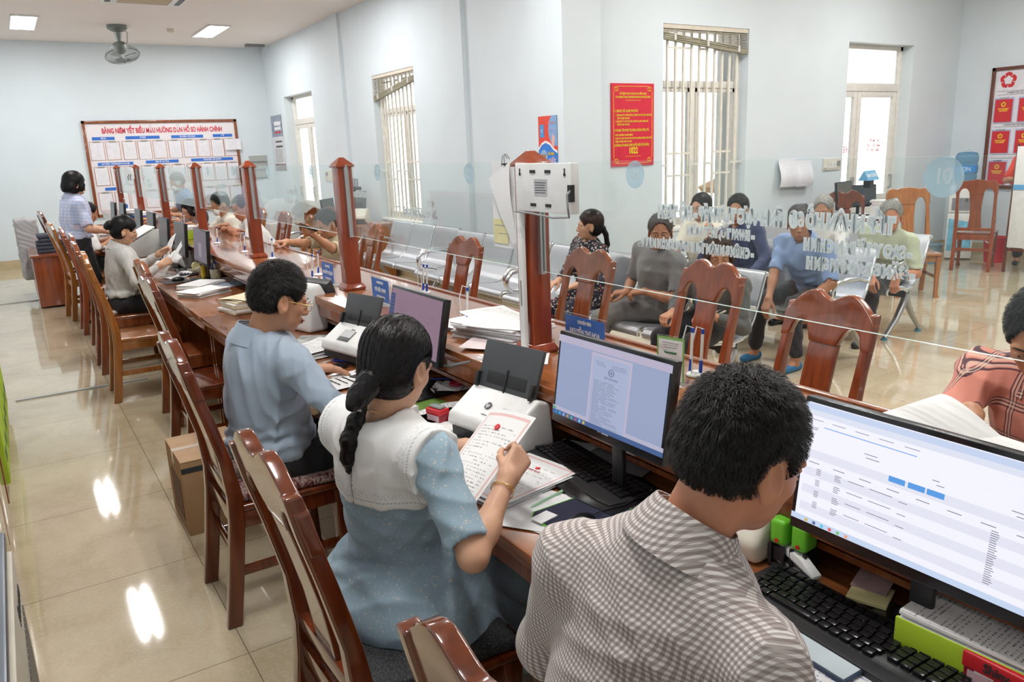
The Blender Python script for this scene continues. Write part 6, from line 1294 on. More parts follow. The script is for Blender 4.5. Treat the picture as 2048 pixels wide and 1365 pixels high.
# ---- people materials
def skin(name, col, red=.05):
    m, t, b = nt(name); n = N(t, 'ShaderNodeTexNoise'); n.inputs['Scale'].default_value = 16; n.inputs['Detail'].default_value = 5; L(t, coord(t), n.inputs['Vector'])
    lo = (col[0]*.88, col[1]*.82, col[2]*.80); hi = (min(1, col[0]*1.08), col[1]*1.05, col[2]*1.02)
    L(t, ramp(t, n.outputs[0], [(.32, lo), (.66, hi)]), b.inputs['Base Color']); b.inputs['Roughness'].default_value = .48
    b.inputs['Subsurface Weight'].default_value = .12; b.inputs['Subsurface Radius'].default_value = (.9, .35, .2); b.inputs['Subsurface Scale'].default_value = .006
    n2 = N(t, 'ShaderNodeTexNoise'); n2.inputs['Scale'].default_value = 240; L(t, coord(t), n2.inputs['Vector']); bump(t, b, n2.outputs[0], .12, .0008); return m
SK_T = skin('tan_skin', (.52, .265, .155)); SK_D = skin('deep_tan_skin', (.41, .195, .11)); SK_L = skin('light_warm_skin', (.60, .35, .23)); SK_R = skin('ruddy_tan_skin', (.56, .245, .14))
def hairm(name, c, c2, rough=.38, sc=(160, 160, 14)):
    m, t, b = nt(name); n = N(t, 'ShaderNodeTexNoise'); n.inputs['Scale'].default_value = 1; n.inputs['Detail'].default_value = 4; n.inputs['Distortion'].default_value = .4; L(t, coord(t, sc), n.inputs['Vector'])
    L(t, ramp(t, n.outputs[0], [(.35, c), (.62, c2)]), b.inputs['Base Color']); b.inputs['Roughness'].default_value = rough; bump(t, b, n.outputs[0], .4, .002); b.inputs['Specular IOR Level'].default_value = .28; return m
H_BK = hairm('black_hair', (.003, .003, .003), (.012, .010, .011), .36); H_BS = hairm('short_black_hair', (.003, .0027, .003), (.010, .008, .0075), .5, (220, 220, 120)); H_GR = hairm('grey_hair', (.16, .15, .14), (.42, .41, .38), .6, (160, 160, 60)); H_GB = hairm('greying_black_hair', (.03, .028, .028), (.13, .12, .115), .6, (160, 160, 60)); H_BR = hairm('dark_brown_hair', (.02, .012, .008), (.06, .038, .026))
def cloth(name, col, rough=.8, var=.08, weave=420): 
    m, t, b = nt(name); n = N(t, 'ShaderNodeTexNoise'); n.inputs['Scale'].default_value = 7; n.inputs['Detail'].default_value = 3; L(t, coord(t), n.inputs['Vector'])
    L(t, ramp(t, n.outputs[0], [(.3, tuple(c*(1-var) for c in col)), (.7, tuple(min(1, c*(1+var)) for c in col))]), b.inputs['Base Color']); b.inputs['Roughness'].default_value = rough; b.inputs['Sheen Weight'].default_value = .15
    n2 = N(t, 'ShaderNodeTexNoise'); n2.inputs['Scale'].default_value = weave; L(t, coord(t), n2.inputs['Vector']); bump(t, b, n2.outputs[0], .15, .001); return m
def plaid(name, base, lines, rough=.8, rot=(0, 0, 0)):
    "lines: list of (period, duty, offset, colour, strength) used both ways in the local y / z plane (and x for the sides)"
    m, t, b = nt(name); tc = coord(t, (1, 1, 1), rot); sp = N(t, 'ShaderNodeSeparateXYZ'); L(t, tc, sp.inputs[0])
    hor = mth(t, 'ADD', sp.outputs[1], mth(t, 'MULTIPLY', sp.outputs[0], .45)); ver = sp.outputs[2]; c = base
    for p, d, o, col_, s_ in lines:
        for ax in (hor, ver): c = mixc(t, mth(t, 'MULTIPLY', bands(t, ax, p, d, o), s_), c, col_)
    L(t, c, b.inputs['Base Color']); b.inputs['Roughness'].default_value = rough; b.inputs['Sheen Weight'].default_value = .1
    n2 = N(t, 'ShaderNodeTexNoise'); n2.inputs['Scale'].default_value = 380; L(t, coord(t), n2.inputs['Vector']); bump(t, b, n2.outputs[0], .15, .001); return m
def spots(name, base, stops, scale, rough=.8, thr=.28):
    m, t, b = nt(name); v = N(t, 'ShaderNodeTexVoronoi'); v.inputs['Scale'].default_value = scale; v.inputs['Randomness'].default_value = 1; n = N(t, 'ShaderNodeTexNoise'); n.inputs['Scale'].default_value = scale*1.7
    mx = N(t, 'ShaderNodeMix', data_type='VECTOR'); mx.inputs[0].default_value = .02; L(t, coord(t), mx.inputs[4]); L(t, coord(t), n.inputs['Vector']); L(t, n.outputs['Color'], mx.inputs[5]); L(t, mx.outputs[1], v.inputs['Vector'])
    col_ = ramp(t, v.outputs['Color'], stops, 'CONSTANT'); L(t, mixc(t, mth(t, 'LESS_THAN', v.outputs['Distance'], thr), base, col_), b.inputs['Base Color']); b.inputs['Roughness'].default_value = rough; b.inputs['Sheen Weight'].default_value = .1; return m
C_LBLUE = cloth('pale_blue_grey_shirt_cloth', (.36, .44, .54)); C_GREYW = cloth('light_grey_shirt_cloth', (.54, .53, .51)); C_BLACK = cloth('black_trouser_cloth', (.012, .012, .015)); C_WHITE = cloth('white_cotton', (.80, .79, .77)); C_CREAM = cloth('cream_cotton', (.74, .70, .60)); C_KHAKI = cloth('khaki_tee_cloth', (.48, .42, .28)); C_GREY = cloth('mid_grey_shirt_cloth', (.20, .205, .21)); C_GREYT = cloth('grey_trouser_cloth', (.16, .155, .145)); C_JACK = cloth('washed_grey_jacket_cloth', (.10, .105, .10)); C_CYAN = cloth('bright_blue_tee_cloth', (.03, .30, .62)); C_POLO = cloth('blue_polo_cloth', (.24, .34, .56)); C_NAVY = cloth('navy_shirt_cloth', (.035, .05, .12)); C_GREEN = cloth('pale_green_polo_cloth', (.50, .55, .40)); C_MAUVE = cloth('mauve_brown_shirt_cloth', (.17, .11, .11)); C_RED = cloth('bright_red_tee_cloth', (.75, .06, .03)); C_DARKT = cloth('charcoal_trouser_cloth', (.025, .024, .03))
C_GING = plaid('brown_gingham_cloth', (.74, .69, .66), [(.0086, .5, 0, (.17, .11, .10), .56)])
C_PLAIDB = plaid('blue_plaid_cloth', (.60, .66, .82), [(.034, .42, 0, (.28, .42, .72), .45), (.034, .12, .6, (.78, .45, .42), .5)])
C_PLAIDP = plaid('salmon_plaid_cloth', (.70, .27, .20), [(.098, .035, 0, (.04, .015, .04), .9), (.098, .035, .10, (.04, .015, .04), .9), (.098, .035, .20, (.04, .015, .04), .9), (.098, .05, .045, (.80, .62, .50), .5), (.098, .05, .145, (.80, .62, .50), .5)])
C_DRESS = spots('sprigged_blue_dress_cloth', (.29, .405, .49), [(0, (.66, .58, .50)), (.4, (.48, .52, .55)), (.7, (.62, .50, .42))], 88, thr=.22)
C_FLOR = spots('dark_floral_dress_cloth', (.012, .013, .028), [(0, (.70, .60, .50)), (.45, (.62, .50, .42)), (.72, (.55, .05, .04)), (.86, (.50, .45, .45))], 42, thr=.30)
EYEW = plain('eye_white', (.70, .66, .62), .25, var=0); IRIS = plain('dark_brown_iris', (.02, .01, .008), .12, var=0)
GLASSW = m_glass('spectacle_lens', (.96, .97, .98), .8)

def frame(fwd_yaw, pitch_down=0.0, roll_=0.0):
    "columns: forward, left, up"
    R = Euler((0, 0, fwd_yaw)).to_matrix() @ Euler((0, pitch_down, 0)).to_matrix() @ Euler((roll_, 0, 0)).to_matrix()
    return np.array(R)
def ik(S, T, a, b, pole):
    S, T = np.array(S, float), np.array(T, float); d = T-S; l = np.linalg.norm(d); l2 = min(l, (a+b)*.995); d = d/l; T = S+d*l2
    x = (a*a-b*b+l2*l2)/(2*l2); h = math.sqrt(max(0, a*a-x*x)); p = np.array(pole, float); p = p-d*(p@d); p = p/(np.linalg.norm(p)+1e-9)
    return S+d*x+p*h, T
def head_sdf(S, O, R, hs, female=False):
    w = lambda x, y, z: O+R@(np.array([x, y, z])*hs)
    def e(c, r, k, op='u', q=None): S.ell(w(*c), np.array(r)*hs, R if q is None else R@q, k*hs, op)
    def c_(a, ra, b, rb, k, op='u'): S.cone(w(*a), ra*hs, w(*b), rb*hs, k*hs, op)
    j = .92 if female else 1.0
    e((-.012, 0, .028), (.094, .076, .090), .01); e((.020, 0, -.022), (.070, .062, .086), .03); e((.030, 0, -.072), (.050*j, .050*j, .042), .03); e((.060, 0, -.099), (.020, .021*j, .017), .022)
    for s in (-1, 1):
        e((.056, .038*s, -.030), (.022, .021, .020), .02); e((.094, .031*s, -.009), (.018, .017, .011), .012, 's')
        c_((.083, .012*s, .010), .007, (.078, .048*s, .010), .007, .012)
        e((.083, .031*s, -.003), (.012, .015, .006), .004); e((.082, .031*s, -.017), (.011, .014, .004), .004)
        e((.094, .012*s, -.045), (.010, .008, .007), .007)
        q = np.array(Euler((0, -.25, .30*s)).to_matrix())
        e((-.010, .081*s, -.014), (.021, .009, .037), .006, 'u', q); e((-.004, .090*s, -.012), (.012, .007, .023), .005, 's', q); e((-.006, .079*s, -.046), (.010, .007, .012), .006)
    c_((.088, 0, .004), .008, (.104, 0, -.038), .012, .012); e((.104, 0, -.041), (.011, .011, .009), .006)
    e((.086, 0, -.066), (.014, .023, .006), .008); e((.084, 0, -.079), (.013, .019, .007), .008); e((.100, 0, -.0725), (.010, .021, .0014), .003, 's')
def hand_sdf(S, wr, d, n, side, s=1.0, curl=(.3, .35, .4, .45), thumb=(.5, .3), spread=1.0):
    "wr wrist, d fingers, n back-of-hand normal, side towards the thumb"
    d = nrm(d); n = nrm(np.array(n)-d*(np.array(n)@d)); side_ = np.cross(n, d)*(1 if np.cross(n, d)@np.array(side) > 0 else -1)
    offs = (.030, .010, -.010, -.028); ln = (.072, .080, .074, .058); kn = (.086, .090, .086, .078)
    for i in range(4):
        K = wr+(d*kn[i]+side_*offs[i]*.95+n*.004)*s; S.cone(wr+side_*offs[i]*.55*s, .017*s, K, .0125*s, .010)
        a = 0.0; p = K; q = nrm(d+side_*offs[i]*3.0*spread)
        for m, fr in enumerate((.45, .30, .25)):
            a += curl[i]*(1.0, 1.1, .7)[m]; v = q*math.cos(a)-n*math.sin(a); e = p+v*ln[i]*fr*s
            S.cone(p, (.0098, .0088, .0080)[m]*s, e, (.0088, .0080, .0066)[m]*s, .003); p = e
    T = wr+(d*.022+side_*.024-n*.006)*s; T1 = T+nrm(side_*(.7-thumb[0]*.3)+d*.75-n*thumb[0])*.040*s; T2 = T1+nrm(side_*(.30-thumb[1]*.4)+d*.9-n*thumb[1])*.032*s; T3 = T2+nrm(side_*(.15-thumb[1]*.5)+d*.95-n*thumb[1]*1.1)*.024*s
    S.cone(T, .017*s, T1, .0125*s, .010); S.cone(T1, .0115*s, T2, .0098*s, .004); S.cone(T2, .0098*s, T3, .0078*s, .003)
    return side_
def ring_band(P, top, bot, Rt, Rb, Fr, lift=0.0, thick=.003, gap=0.0, n=40, squash=1.12):
    "collar band round the neck in frame Fr (columns fwd, left, up)"
    def fn(u, v):
        a = gap/2+(2*math.pi-gap)*u; r = Rt+(Rb-Rt)*v; z = top+(bot-top)*v+lift*math.cos(a); return P+Fr@np.array([r*math.cos(a)*squash, r*math.sin(a), z])
    return fn

def strands(V, Fq, head, HF, hs, style, n, seed):
    "fine locks laid over the hair cap"
    from mathutils.kdtree import KDTree
    nn = np.zeros_like(V); c = np.cross(V[Fq[:, 2]]-V[Fq[:, 0]], V[Fq[:, 3]]-V[Fq[:, 1]])
    for k in range(4): np.add.at(nn, Fq[:, k], c)
    nn /= np.linalg.norm(nn, axis=1)[:, None]+1e-9
    kd = KDTree(len(V)); [kd.insert(v, i) for i, v in enumerate(V)]; kd.balance()
    rs = np.random.RandomState(seed+77); out, fc, o = [], [], 0; short = style in ('short', 'crew'); whorl = head+HF@np.array([-.055, .01, .115])*hs
    tie = head+HF@(np.array([-.10, 0, -.05]) if style in ('pony', 'bun') else np.array([-.02, 0, -.30]))*hs
    for i in rs.randint(0, len(V), n):
        p = V[i].copy(); q = nn[i]; lc = ((p-head)@HF)/hs; front = lc[0] > .045
        if short: g = p-whorl+HF[:, 0]*.05*rs.randn()*.4+HF[:, 2]*-.015; Ls = .018*hs*(.7+.6*rs.rand())*(1 if lc[2] > -.01 else .55)*(.45 if front else 1)
        else: g = tie-p; Ls = .055*hs*(.6+.8*rs.rand())*(.5 if front else 1)
        g = g+rs.randn(3)*(.035 if short else .006); pts = [p-q*.001]; lift = .0016 if short else .0005
        for s_ in range(3):
            g = g-q*(g@q); g = g/(np.linalg.norm(g)+1e-9); p = p+g*Ls/3+q*(lift*(1.6 if short else 1)); _, j, _d = kd.find(p); base = V[j]; q = nn[j]; off = (p-base)@q; p = p-q*min(0, off-.0006) if off < .0006 else (p-q*max(0, off-(.007 if short else .0022)))
            pts.append(p.copy()); 
            if not short: g = tie-p+rs.randn(3)*.004
        w_ = np.cross(g, q); w_ = w_/(np.linalg.norm(w_)+1e-9)*(.00075 if short else .0011)*hs
        for k, pt in enumerate(pts): t = (1, .9, .7, .15)[k]; out += [pt-w_*t, pt+w_*t]
        for k in range(3): a = o+2*k; fc.append((a, a+1, a+3, a+2))
        o += 8
    return np.array(out), np.array(fc)
def person(label, hip, yaw, head, fyaw, fpitch, shirt, trousers, hairc, hstyle, sk, wrL=None, wrR=None, anL=None, anR=None, neck=None, shL=None, shR=None, sleeve=1.0, hs=1.0, q=1, froll=0.0, shw=.185,
           hands=((1, 0, 0), (1, 0, 0)), nL=(0, 0, 1), nR=(0, 0, 1), curl=(.3, .35, .4, .45), poleL=None, poleR=None, glasses=None, collar=None, female=False, tuck=True, group=None, shoes=None, seed=1, legs=True, wid=1.0, bulk=1.0, extra=None, face=True, foldamp=.009, shirt_name='shirt', trouser_name='trousers', pfolds=.010, kneedrop=None, hemz=None, thumb=(.5, .3)):
    hip = np.array(hip, float); head = np.array(head, float); Ty = frame(yaw); left = Ty[:, 1]; fwd = Ty[:, 0]
    neck = np.array(neck if neck is not None else head-np.array([math.cos(fyaw)*.035, math.sin(fyaw)*.035, .145])*hs, float)
    up = nrm(neck-hip); lft = nrm(left-up*(left@up)); TF = np.stack([np.cross(lft, up), lft, up], 1)
    chest = hip+(neck-hip)*.66+TF[:, 0]*.012
    sL = np.array(shL if shL is not None else neck+lft*shw*hs-up*.055*hs, float); sR = np.array(shR if shR is not None else neck-lft*shw*hs-up*.055*hs, float)
    root = bpy.data.objects.new('person', None); COL.objects.link(root); root.empty_display_size = .2
    root.location = (hip[0], hip[1], 0); root.rotation_euler = (0, 0, yaw); tag(root, label, 'person', group)
    MR = Matrix.Translation((hip[0], hip[1], 0)) @ Euler((0, 0, yaw)).to_matrix().to_4x4()
    HF = frame(fyaw, fpitch, froll); hq = (.0065, .0045, .0031)[q]; bq = (.014, .010, .0065)[q]; dq = (.005, .0036, .0028)[q]
    # ---- skin
    B_ = SDF(); head_sdf(B_, head, HF, hs, female); nk = .046 if female else .053
    B_.cone(head+HF@np.array([-.028, 0, -.05])*hs, nk*hs, neck-up*.03, (nk+.004)*hs, .02); B_.ell(neck-up*.06, np.array([.07, .12, .06])*hs, TF, .04)
    V, Fq = B_.mesh(hq); pieces = [(relax(V, Fq, 1, .4), Fq)]
    B2 = SDF(); B2.ell(chest, np.array([.085, .13, .17])*hs, TF, .03); B2.ell(hip, np.array([.10, .14, .10])*hs, TF, .05); B2.cone(neck-up*.04, .06*hs, chest, .08*hs, .04)
    V, Fq = B2.mesh(.016); pieces.append((V, Fq))
    elb = []
    for s, S0, wr, dv, nv, pole in ((1, sL, wrL, hands[0], nL, poleL), (-1, sR, wrR, hands[1], nR, poleR)):
        if wr is None: wr = S0+fwd*.25-np.array([0, 0, .35])
        pole = pole if pole is not None else (lft*s*.6-np.array([0, 0, 1.])-fwd*.3)
        E, Wp = ik(S0, wr, .275*hs, .245*hs, pole); elb.append((S0, E, Wp))
        Ar = SDF(); Ar.cone(S0, .044*hs, E, .036*hs, .02); Ar.cone(E, .037*hs, E+(Wp-E)*.35, .036*hs, .02); Ar.cone(E+(Wp-E)*.3, .036*hs, Wp, .0235*hs, .02)
        Ar.ell(Wp, np.array([.026, .026, .026])*hs, None, .02)
        hand_sdf(Ar, Wp, dv, nv, np.cross(nrm(dv), nrm(nv))*s, hs*(.92 if female else 1.0), curl, thumb)
        V, Fq = Ar.mesh(dq); pieces.append((relax(V, Fq, 1, .3), Fq))
    # ---- legs
    hj = [hip+lft*.09*hs-up*.02, hip-lft*.09*hs-up*.02]; leg = []
    for s, h0, an in ((1, hj[0], anL), (-1, hj[1], anR)):
        if an is None: an = hip+fwd*.42+left*s*.12; an[2] = .09
        K_, An = ik(h0, an, .42*hs, .41*hs, kneedrop if kneedrop is not None else fwd+np.array([0, 0, 1.])); leg.append((h0, K_, An))
    if legs:
        Lg = SDF()
        for h0, K_, An in leg: Lg.cone(h0, .07, K_, .05, .02); Lg.cone(K_, .05, An, .033, .02); Lg.cone(An, .036, An-np.array([0, 0, .05]), .03, .01); Lg.cone(An+fwd*.01-np.array([0, 0, .045]), .032, An+fwd*.13-np.array([0, 0, .062]), .024, .02)
        V, Fq = Lg.mesh(.012); pieces.append((V, Fq))
    mesh_obj('body', pieces, sk, root, MR)
    # ---- trousers
    Ft = SDF(); Ft.ell(hip+up*.0, np.array([.125, .165, .105])*hs, TF, .05)
    if legs:
        for h0, K_, An in leg: Ft.cone(h0, .098*hs, K_, .068*hs, .05); Ft.cone(K_, .068*hs, K_+(An-K_)*.88, .058*hs, .03)
        if trousers is not None:
            V, Fq = Ft.mesh(bq, folds(pfolds, seed+5)); mesh_obj(trouser_name, [(V, Fq)], trousers, root, MR)
        for i, (h0, K_, An) in enumerate(leg):
            sh = SDF(); b0 = An-np.array([0, 0, .065]); sh.cone(b0-fwd*.035+np.array([0, 0, .005]), .034, b0+fwd*.13, .033, .02); sh.box((An[0], An[1], -1), (2, 2, 1.0+b0[2]-.022), None, .004, 's')
            V, Fq = sh.mesh(.008); mesh_obj('shoe', [(V, Fq)], shoes or BLACKG, root, MR)
    # ---- shirt
    T = SDF(); T.ell(chest, np.array([.120, .168, .20])*hs*np.array([bulk, wid, 1]), TF, .05); T.cone(sL-lft*.015-up*.012, .054*hs, sR+lft*.015-up*.012, .054*hs, .05); T.cone(neck-up*.03-TF[:, 0]*.012, .050*hs, sL, .048*hs, .05); T.cone(neck-up*.03-TF[:, 0]*.012, .050*hs, sR, .048*hs, .05)
    T.cone(neck-up*.055-TF[:, 0]*.01, .075*hs, chest, .11*hs, .06); T.ell(hip+(neck-hip)*.36, np.array([.118*bulk, .150*wid, .16])*hs, TF, .06)
    T.ell(hip+up*(.04 if tuck else .0), np.array([.135*bulk, .170*wid, .11])*hs, TF, .05)
    for (S0, E, Wp) in elb:
        u1 = min(1.0, sleeve*2); e1 = S0+(E-S0)*u1
        rs_ = .057 if sleeve <= .5 else .052; T.cone(S0, .058*hs, e1, (.058+(rs_-.058)*u1)*hs, .045)
        if sleeve > .5: T.cone(E, .052*hs, E+(Wp-E)*min(1, (sleeve-.5)*2)*.93, .038*hs, .03)
    if sleeve <= .5:   # clean cuff: open end
        for (S0, E, Wp) in elb:
            e1 = S0+(E-S0)*min(1.0, sleeve*2); dn = nrm(E-S0); T.cone(e1+dn*.060*hs, .066*hs, e1+dn*.10*hs, .066*hs, .004, 's')
    T.ell(neck+up*.035*hs+HF[:, 0]*.012, np.array([.070, .062, .052])*hs, TF, .012, 's')
    if hemz is not None: T.box((hip[0], hip[1], hemz-1), (2, 2, 1), None, .004, 's')
    if extra: extra(T, dict(hip=hip, neck=neck, up=up, lft=lft, TF=TF, chest=chest, fwd=fwd, leg=leg, elb=elb))
    V, Fq = T.mesh(bq, folds(foldamp, seed, squeeze=(hip[2]+.07, .05, foldamp*.45))); ML = Matrix.Identity(4)
    TM = Matrix([[*TF[0], chest[0]], [*TF[1], chest[1]], [*TF[2], chest[2]], [0, 0, 0, 1]]); ML = MR.inverted() @ TM
    sh_o = mesh_obj(shirt_name, [(V, Fq)], shirt, root, MR, ML)
    # ---- collar
    if collar:
        cm = collar if not isinstance(collar, bool) else shirt; mb = MB(); inv = MR.inverted(); CF = TF
        g = lambda fn: (lambda u, v: inv @ Vector(fn(u, v)))
        base = neck-up*.016+TF[:, 0]*.008
        mb.grid(g(ring_band(base, .050, -.01, .062*hs, .078*hs, CF, -.018, gap=.5)), 40, 4, thick=.002); mb.grid(g(ring_band(base, .051, -.014, .065*hs, .102*hs, CF, -.030, gap=.55)), 40, 5, thick=.0025)
        mb.build('collar', cm, root, ang=70)
    # ---- eyes, brows, lips, spectacles
    inv = MR.inverted(); HM_ = inv @ Matrix([[*(HF[0]*hs), head[0]], [*(HF[1]*hs), head[1]], [*(HF[2]*hs), head[2]], [0, 0, 0, 1]])
    if face:
        for s in (-1, 1):
            e = MB().ball((.0820, .031*s, -.0100), (.0085, .0125, .0052), 14, 0, HM_).ball((.0868, .031*s, -.0098), (.0044, .0052, .0046), 10, 1, HM_).build('eye', [EYEW, IRIS], root)
            MB().tube([(.0935, .014*s, .012), (.0935, .030*s, .0165), (.080, .050*s, .010)], [.0025, .0032, .0015], 6, 0, HM_, squash=.6).build('eyebrow', hairc, root)
        MB().tube([(.094, -.020, -.0725), (.100, -.010, -.0700), (.1015, 0, -.0715), (.100, .010, -.0700), (.094, .020, -.0725)], [.002, .0042, .0046, .0042, .002], 8, 0, HM_).tube([(.094, -.016, -.076), (.098, 0, -.0785), (.094, .016, -.076)], [.002, .0050, .002], 8, 0, HM_).build('lips', plain('muted_rose_lip', (.42, .14, .11), .45), root)
    if glasses:
        gl = MB(); ln = MB()
        for s in (-1, 1):
            gl.tube([(.105, .033*s+.025*math.cos(a), -.012+.018*math.sin(a)) for a in [i*math.pi/10 for i in range(20)]], .0012, 6, 0, HM_, closed=True)
            gl.tube([(.104, .058*s, -.006), (.06, .078*s, -.004), (-.01, .084*s, -.002), (-.02, .084*s, -.014)], .0012, 6, 0, HM_)
            ln.add([HM_ @ Vector((.105, .033*s+.024*math.cos(a), -.012+.017*math.sin(a))) for a in [i*math.pi/10 for i in range(20)]], [tuple(range(20))])
        gl.tube([(.105, -.009, -.008), (.109, 0, -.004), (.105, .009, -.008)], .0012, 6, 0, HM_)
        g = gl.build('spectacles', glasses, root); ln.build('lens', GLASSW, g, smooth=False)
    # ---- hair
    Hs = SDF(); w = lambda x, y, z: head+HF@(np.array([x, y, z])*hs)
    def e(c, r, k=.01, op='u', qq=None): Hs.ell(w(*c), np.array(r)*hs, HF, k*hs, op)
    if hstyle in ('short', 'crew'):
        o_ = .011 if hstyle == 'short' else .006
        e((-.014, 0, .034), (.094+o_, .078+o_, .090+o_)); e((-.045, 0, -.010), (.058+o_, .070+o_*.6, .062), .02)
        e((.090, 0, -.050), (.078, .10, .098), .012, 's'); e((.110, 0, .024), (.056, .074, .066), .010, 's'); e((.008, .098, -.028), (.045, .044, .056), .008, 's'); e((.008, -.098, -.028), (.045, .044, .056), .008, 's'); e((-.05, 0, -.115), (.09, .10, .055), .015, 's')
        rs = np.random.RandomState(seed); ph = rs.rand(8)*6
        dd = lambda X: .0010*(np.sin(X[:, 0]*150+ph[0]+2*np.sin(X[:, 2]*60))*np.sin(X[:, 1]*160+ph[1])+np.sin(X[:, 2]*210+X[:, 0]*120+ph[2])*.7+.8*np.sin(X[:, 1]*310+X[:, 2]*140))
    else:
        e((-.016, 0, .034), (.107, .090, .102)); e((-.035, 0, -.02), (.080, .083, .080), .02)
        if hstyle == 'bob': e((-.03, 0, -.045), (.090, .090, .085), .02); e((.05, .072, -.02), (.035, .018, .05), .02); e((.05, -.072, -.02), (.035, .018, .05), .02)
        e((.100, 0, -.040), (.078, .080, .100), .012, 's'); e((.115, 0, .015), (.048, .064, .056), .012, 's')
        if hstyle != 'bob': e((.022, .101, -.026), (.052, .044, .062), .008, 's'); e((.022, -.101, -.026), (.052, .044, .062), .008, 's')
        e((-.02, 0, -.150), (.10, .11, .055), .015, 's')
        rs = np.random.RandomState(seed); ph = rs.rand(8)*6
        def dd(X):
            Lc = (X-head)@HF; a = np.arctan2(Lc[:, 1], -Lc[:, 0]+.02); return .0009*np.sin(a*46+Lc[:, 2]*35+ph[0])+.0006*np.sin(a*97+ph[1]+Lc[:, 2]*60)
    V, Fq = Hs.mesh((.006, .0045, .0034)[q], dd); hob = mesh_obj('hair', [(V, Fq), strands(V, Fq, head, HF, hs, hstyle, (900, 2600, 9000)[q], seed)], hairc, root, MR)
    if hstyle == 'bun':
        b = SDF(); b.ell(w(-.125, 0, .01), np.array([.036, .042, .042])*hs, HF, .02); b.ell(w(-.140, .012, -.012), np.array([.028, .034, .030])*hs, HF, .02); V, Fq = b.mesh(.0045, dd); mesh_obj('bun', [(V, Fq)], hairc, hob, MR)
        MB().tube([(-.100, .035*math.cos(a), .01+.035*math.sin(a)) for a in [i*math.pi/8 for i in range(16)]], .007, 6, 0, HM_, closed=True).build('hair_tie', BLACK, hob)
    return dict(root=root, MR=MR, HM=HM_, hair=hob, elb=elb, leg=leg, TF=TF, neck=neck, chest=chest, head=head, HF=HF, up=up, lft=lft, fwd=fwd, hs=hs)
def tail(P, pts, rs, name, mat_, h=.0035, beads=None):
    S = SDF(); pts = [np.array(p, float) for p in pts]
    for a, b, ra, rb in zip(pts, pts[1:], rs, rs[1:]): S.cone(a, ra, b, rb, .012)
    V, Fq = S.mesh(h, lambda X: .0012*np.sin(X[:, 0]*420+X[:, 1]*380+6*np.sin(X[:, 2]*30))); return mesh_obj(name, [(V, Fq)], mat_, P['hair'], P['MR'])
# ================================================================ THE PEOPLE
Z = (0, 0, 1)
def v3(*a): return np.array(a, float)
# man in gingham, nearest
PA = person('man in brown gingham shirt with short black hair, nearest the camera, back turned', (.70, .88, .57), .02, (.898, .764, 1.200), -.16, .34, C_GING, C_DARKT, H_BS, 'short', SK_R,
    wrL=(.95, .98, .80), wrR=(.98, .47, .80), anL=(1.15, .98, .09), anR=(1.15, .74, .09), neck=(.81, .79, 1.075), shL=(.72, .970, .985), shR=(.79, .625, .955), sleeve=1.0, hs=1.0, q=2, bulk=1.15, wid=1.06,
    hands=((1, -.15, -.1), (1, .1, -.1)), collar=True, seed=3, foldamp=.007, hemz=.50)
# woman in blue dress
def skirt(T, c):
    h, f, l = c['hip'], c['fwd'], c['lft']
    T.ell(h+v3(.02, 0, -.03), (.22, .23, .125), c['TF'], .06)
    for (h0, K, An) in c['leg']: T.cone(h0, .125, K+v3(.02, 0, -.01), .10, .07); T.cone(K+v3(.0, 0, -.02), .095, K+v3(-.03, 0, -.20), .11, .05)
    T.cone(c['leg'][1][0]+v3(0, -.12, -.04), .06, c['leg'][1][1]+v3(-.05, -.11, -.16), .055, .08)
    T.cone(c['leg'][1][0]+v3(-.02, -.13, -.04), .05, c['leg'][1][0]+v3(.08, -.19, -.22), .05, .08)
    T.cone(c['leg'][0][0]+v3(-.04, .12, -.04), .05, c['leg'][0][0]+v3(-.06, .20, -.10), .03, .08)
PB = person('woman in sprigged blue dress with broad white lace collar and black ponytail', (.73, 1.76, .57), .30, (.745, 1.70, 1.17), .42, .32, C_DRESS, None, H_BK, 'pony', SK_L,
    wrL=(1.02, 1.98, .80), wrR=(.925, 1.500, .895), anL=(1.12, 1.98, .10), anR=(1.16, 1.72, .10), neck=(.695, 1.72, 1.035), shL=(.665, 1.895, .985), shR=(.755, 1.56, .97), sleeve=.40, hs=.90, q=2,
    hands=((1, 0, -.1), (.75, .35, .45)), nL=Z, nR=(-.15, -1, .35), curl=(.75, .8, .85, .9), thumb=(.7, .6), poleR=(.2, -.8, -1.), female=True, tuck=False, seed=5, foldamp=.0075, extra=skirt, shirt_name='dress', kneedrop=v3(.8, .1, .55), shoes=C_BLACK)
hd = PB['head']; Hx = PB['HF']
tail(PB, [hd+Hx@v3(-.085, .0, -.045), hd+Hx@v3(-.110, .010, -.085), hd+Hx@v3(-.125, .012, -.105)], [.034, .026, .016], 'braid', H_BK)
tail(PB, [(.640, 1.690, 1.083), (.622, 1.690, 1.055), (.605, 1.692, 1.01), (.598, 1.696, .965), (.597, 1.704, .925)], [.013, .019, .023, .019, .006], 'ponytail', H_BK)
MB().tube([PB['MR'].inverted() @ Vector(p) for p in ((.652, 1.703, 1.083), (.640, 1.690, 1.095), (.628, 1.678, 1.083), (.640, 1.690, 1.071))], .005, 8, closed=True).build('hair_band', plain('pale_hair_band', (.6, .55, .48), .6), PB['hair'])
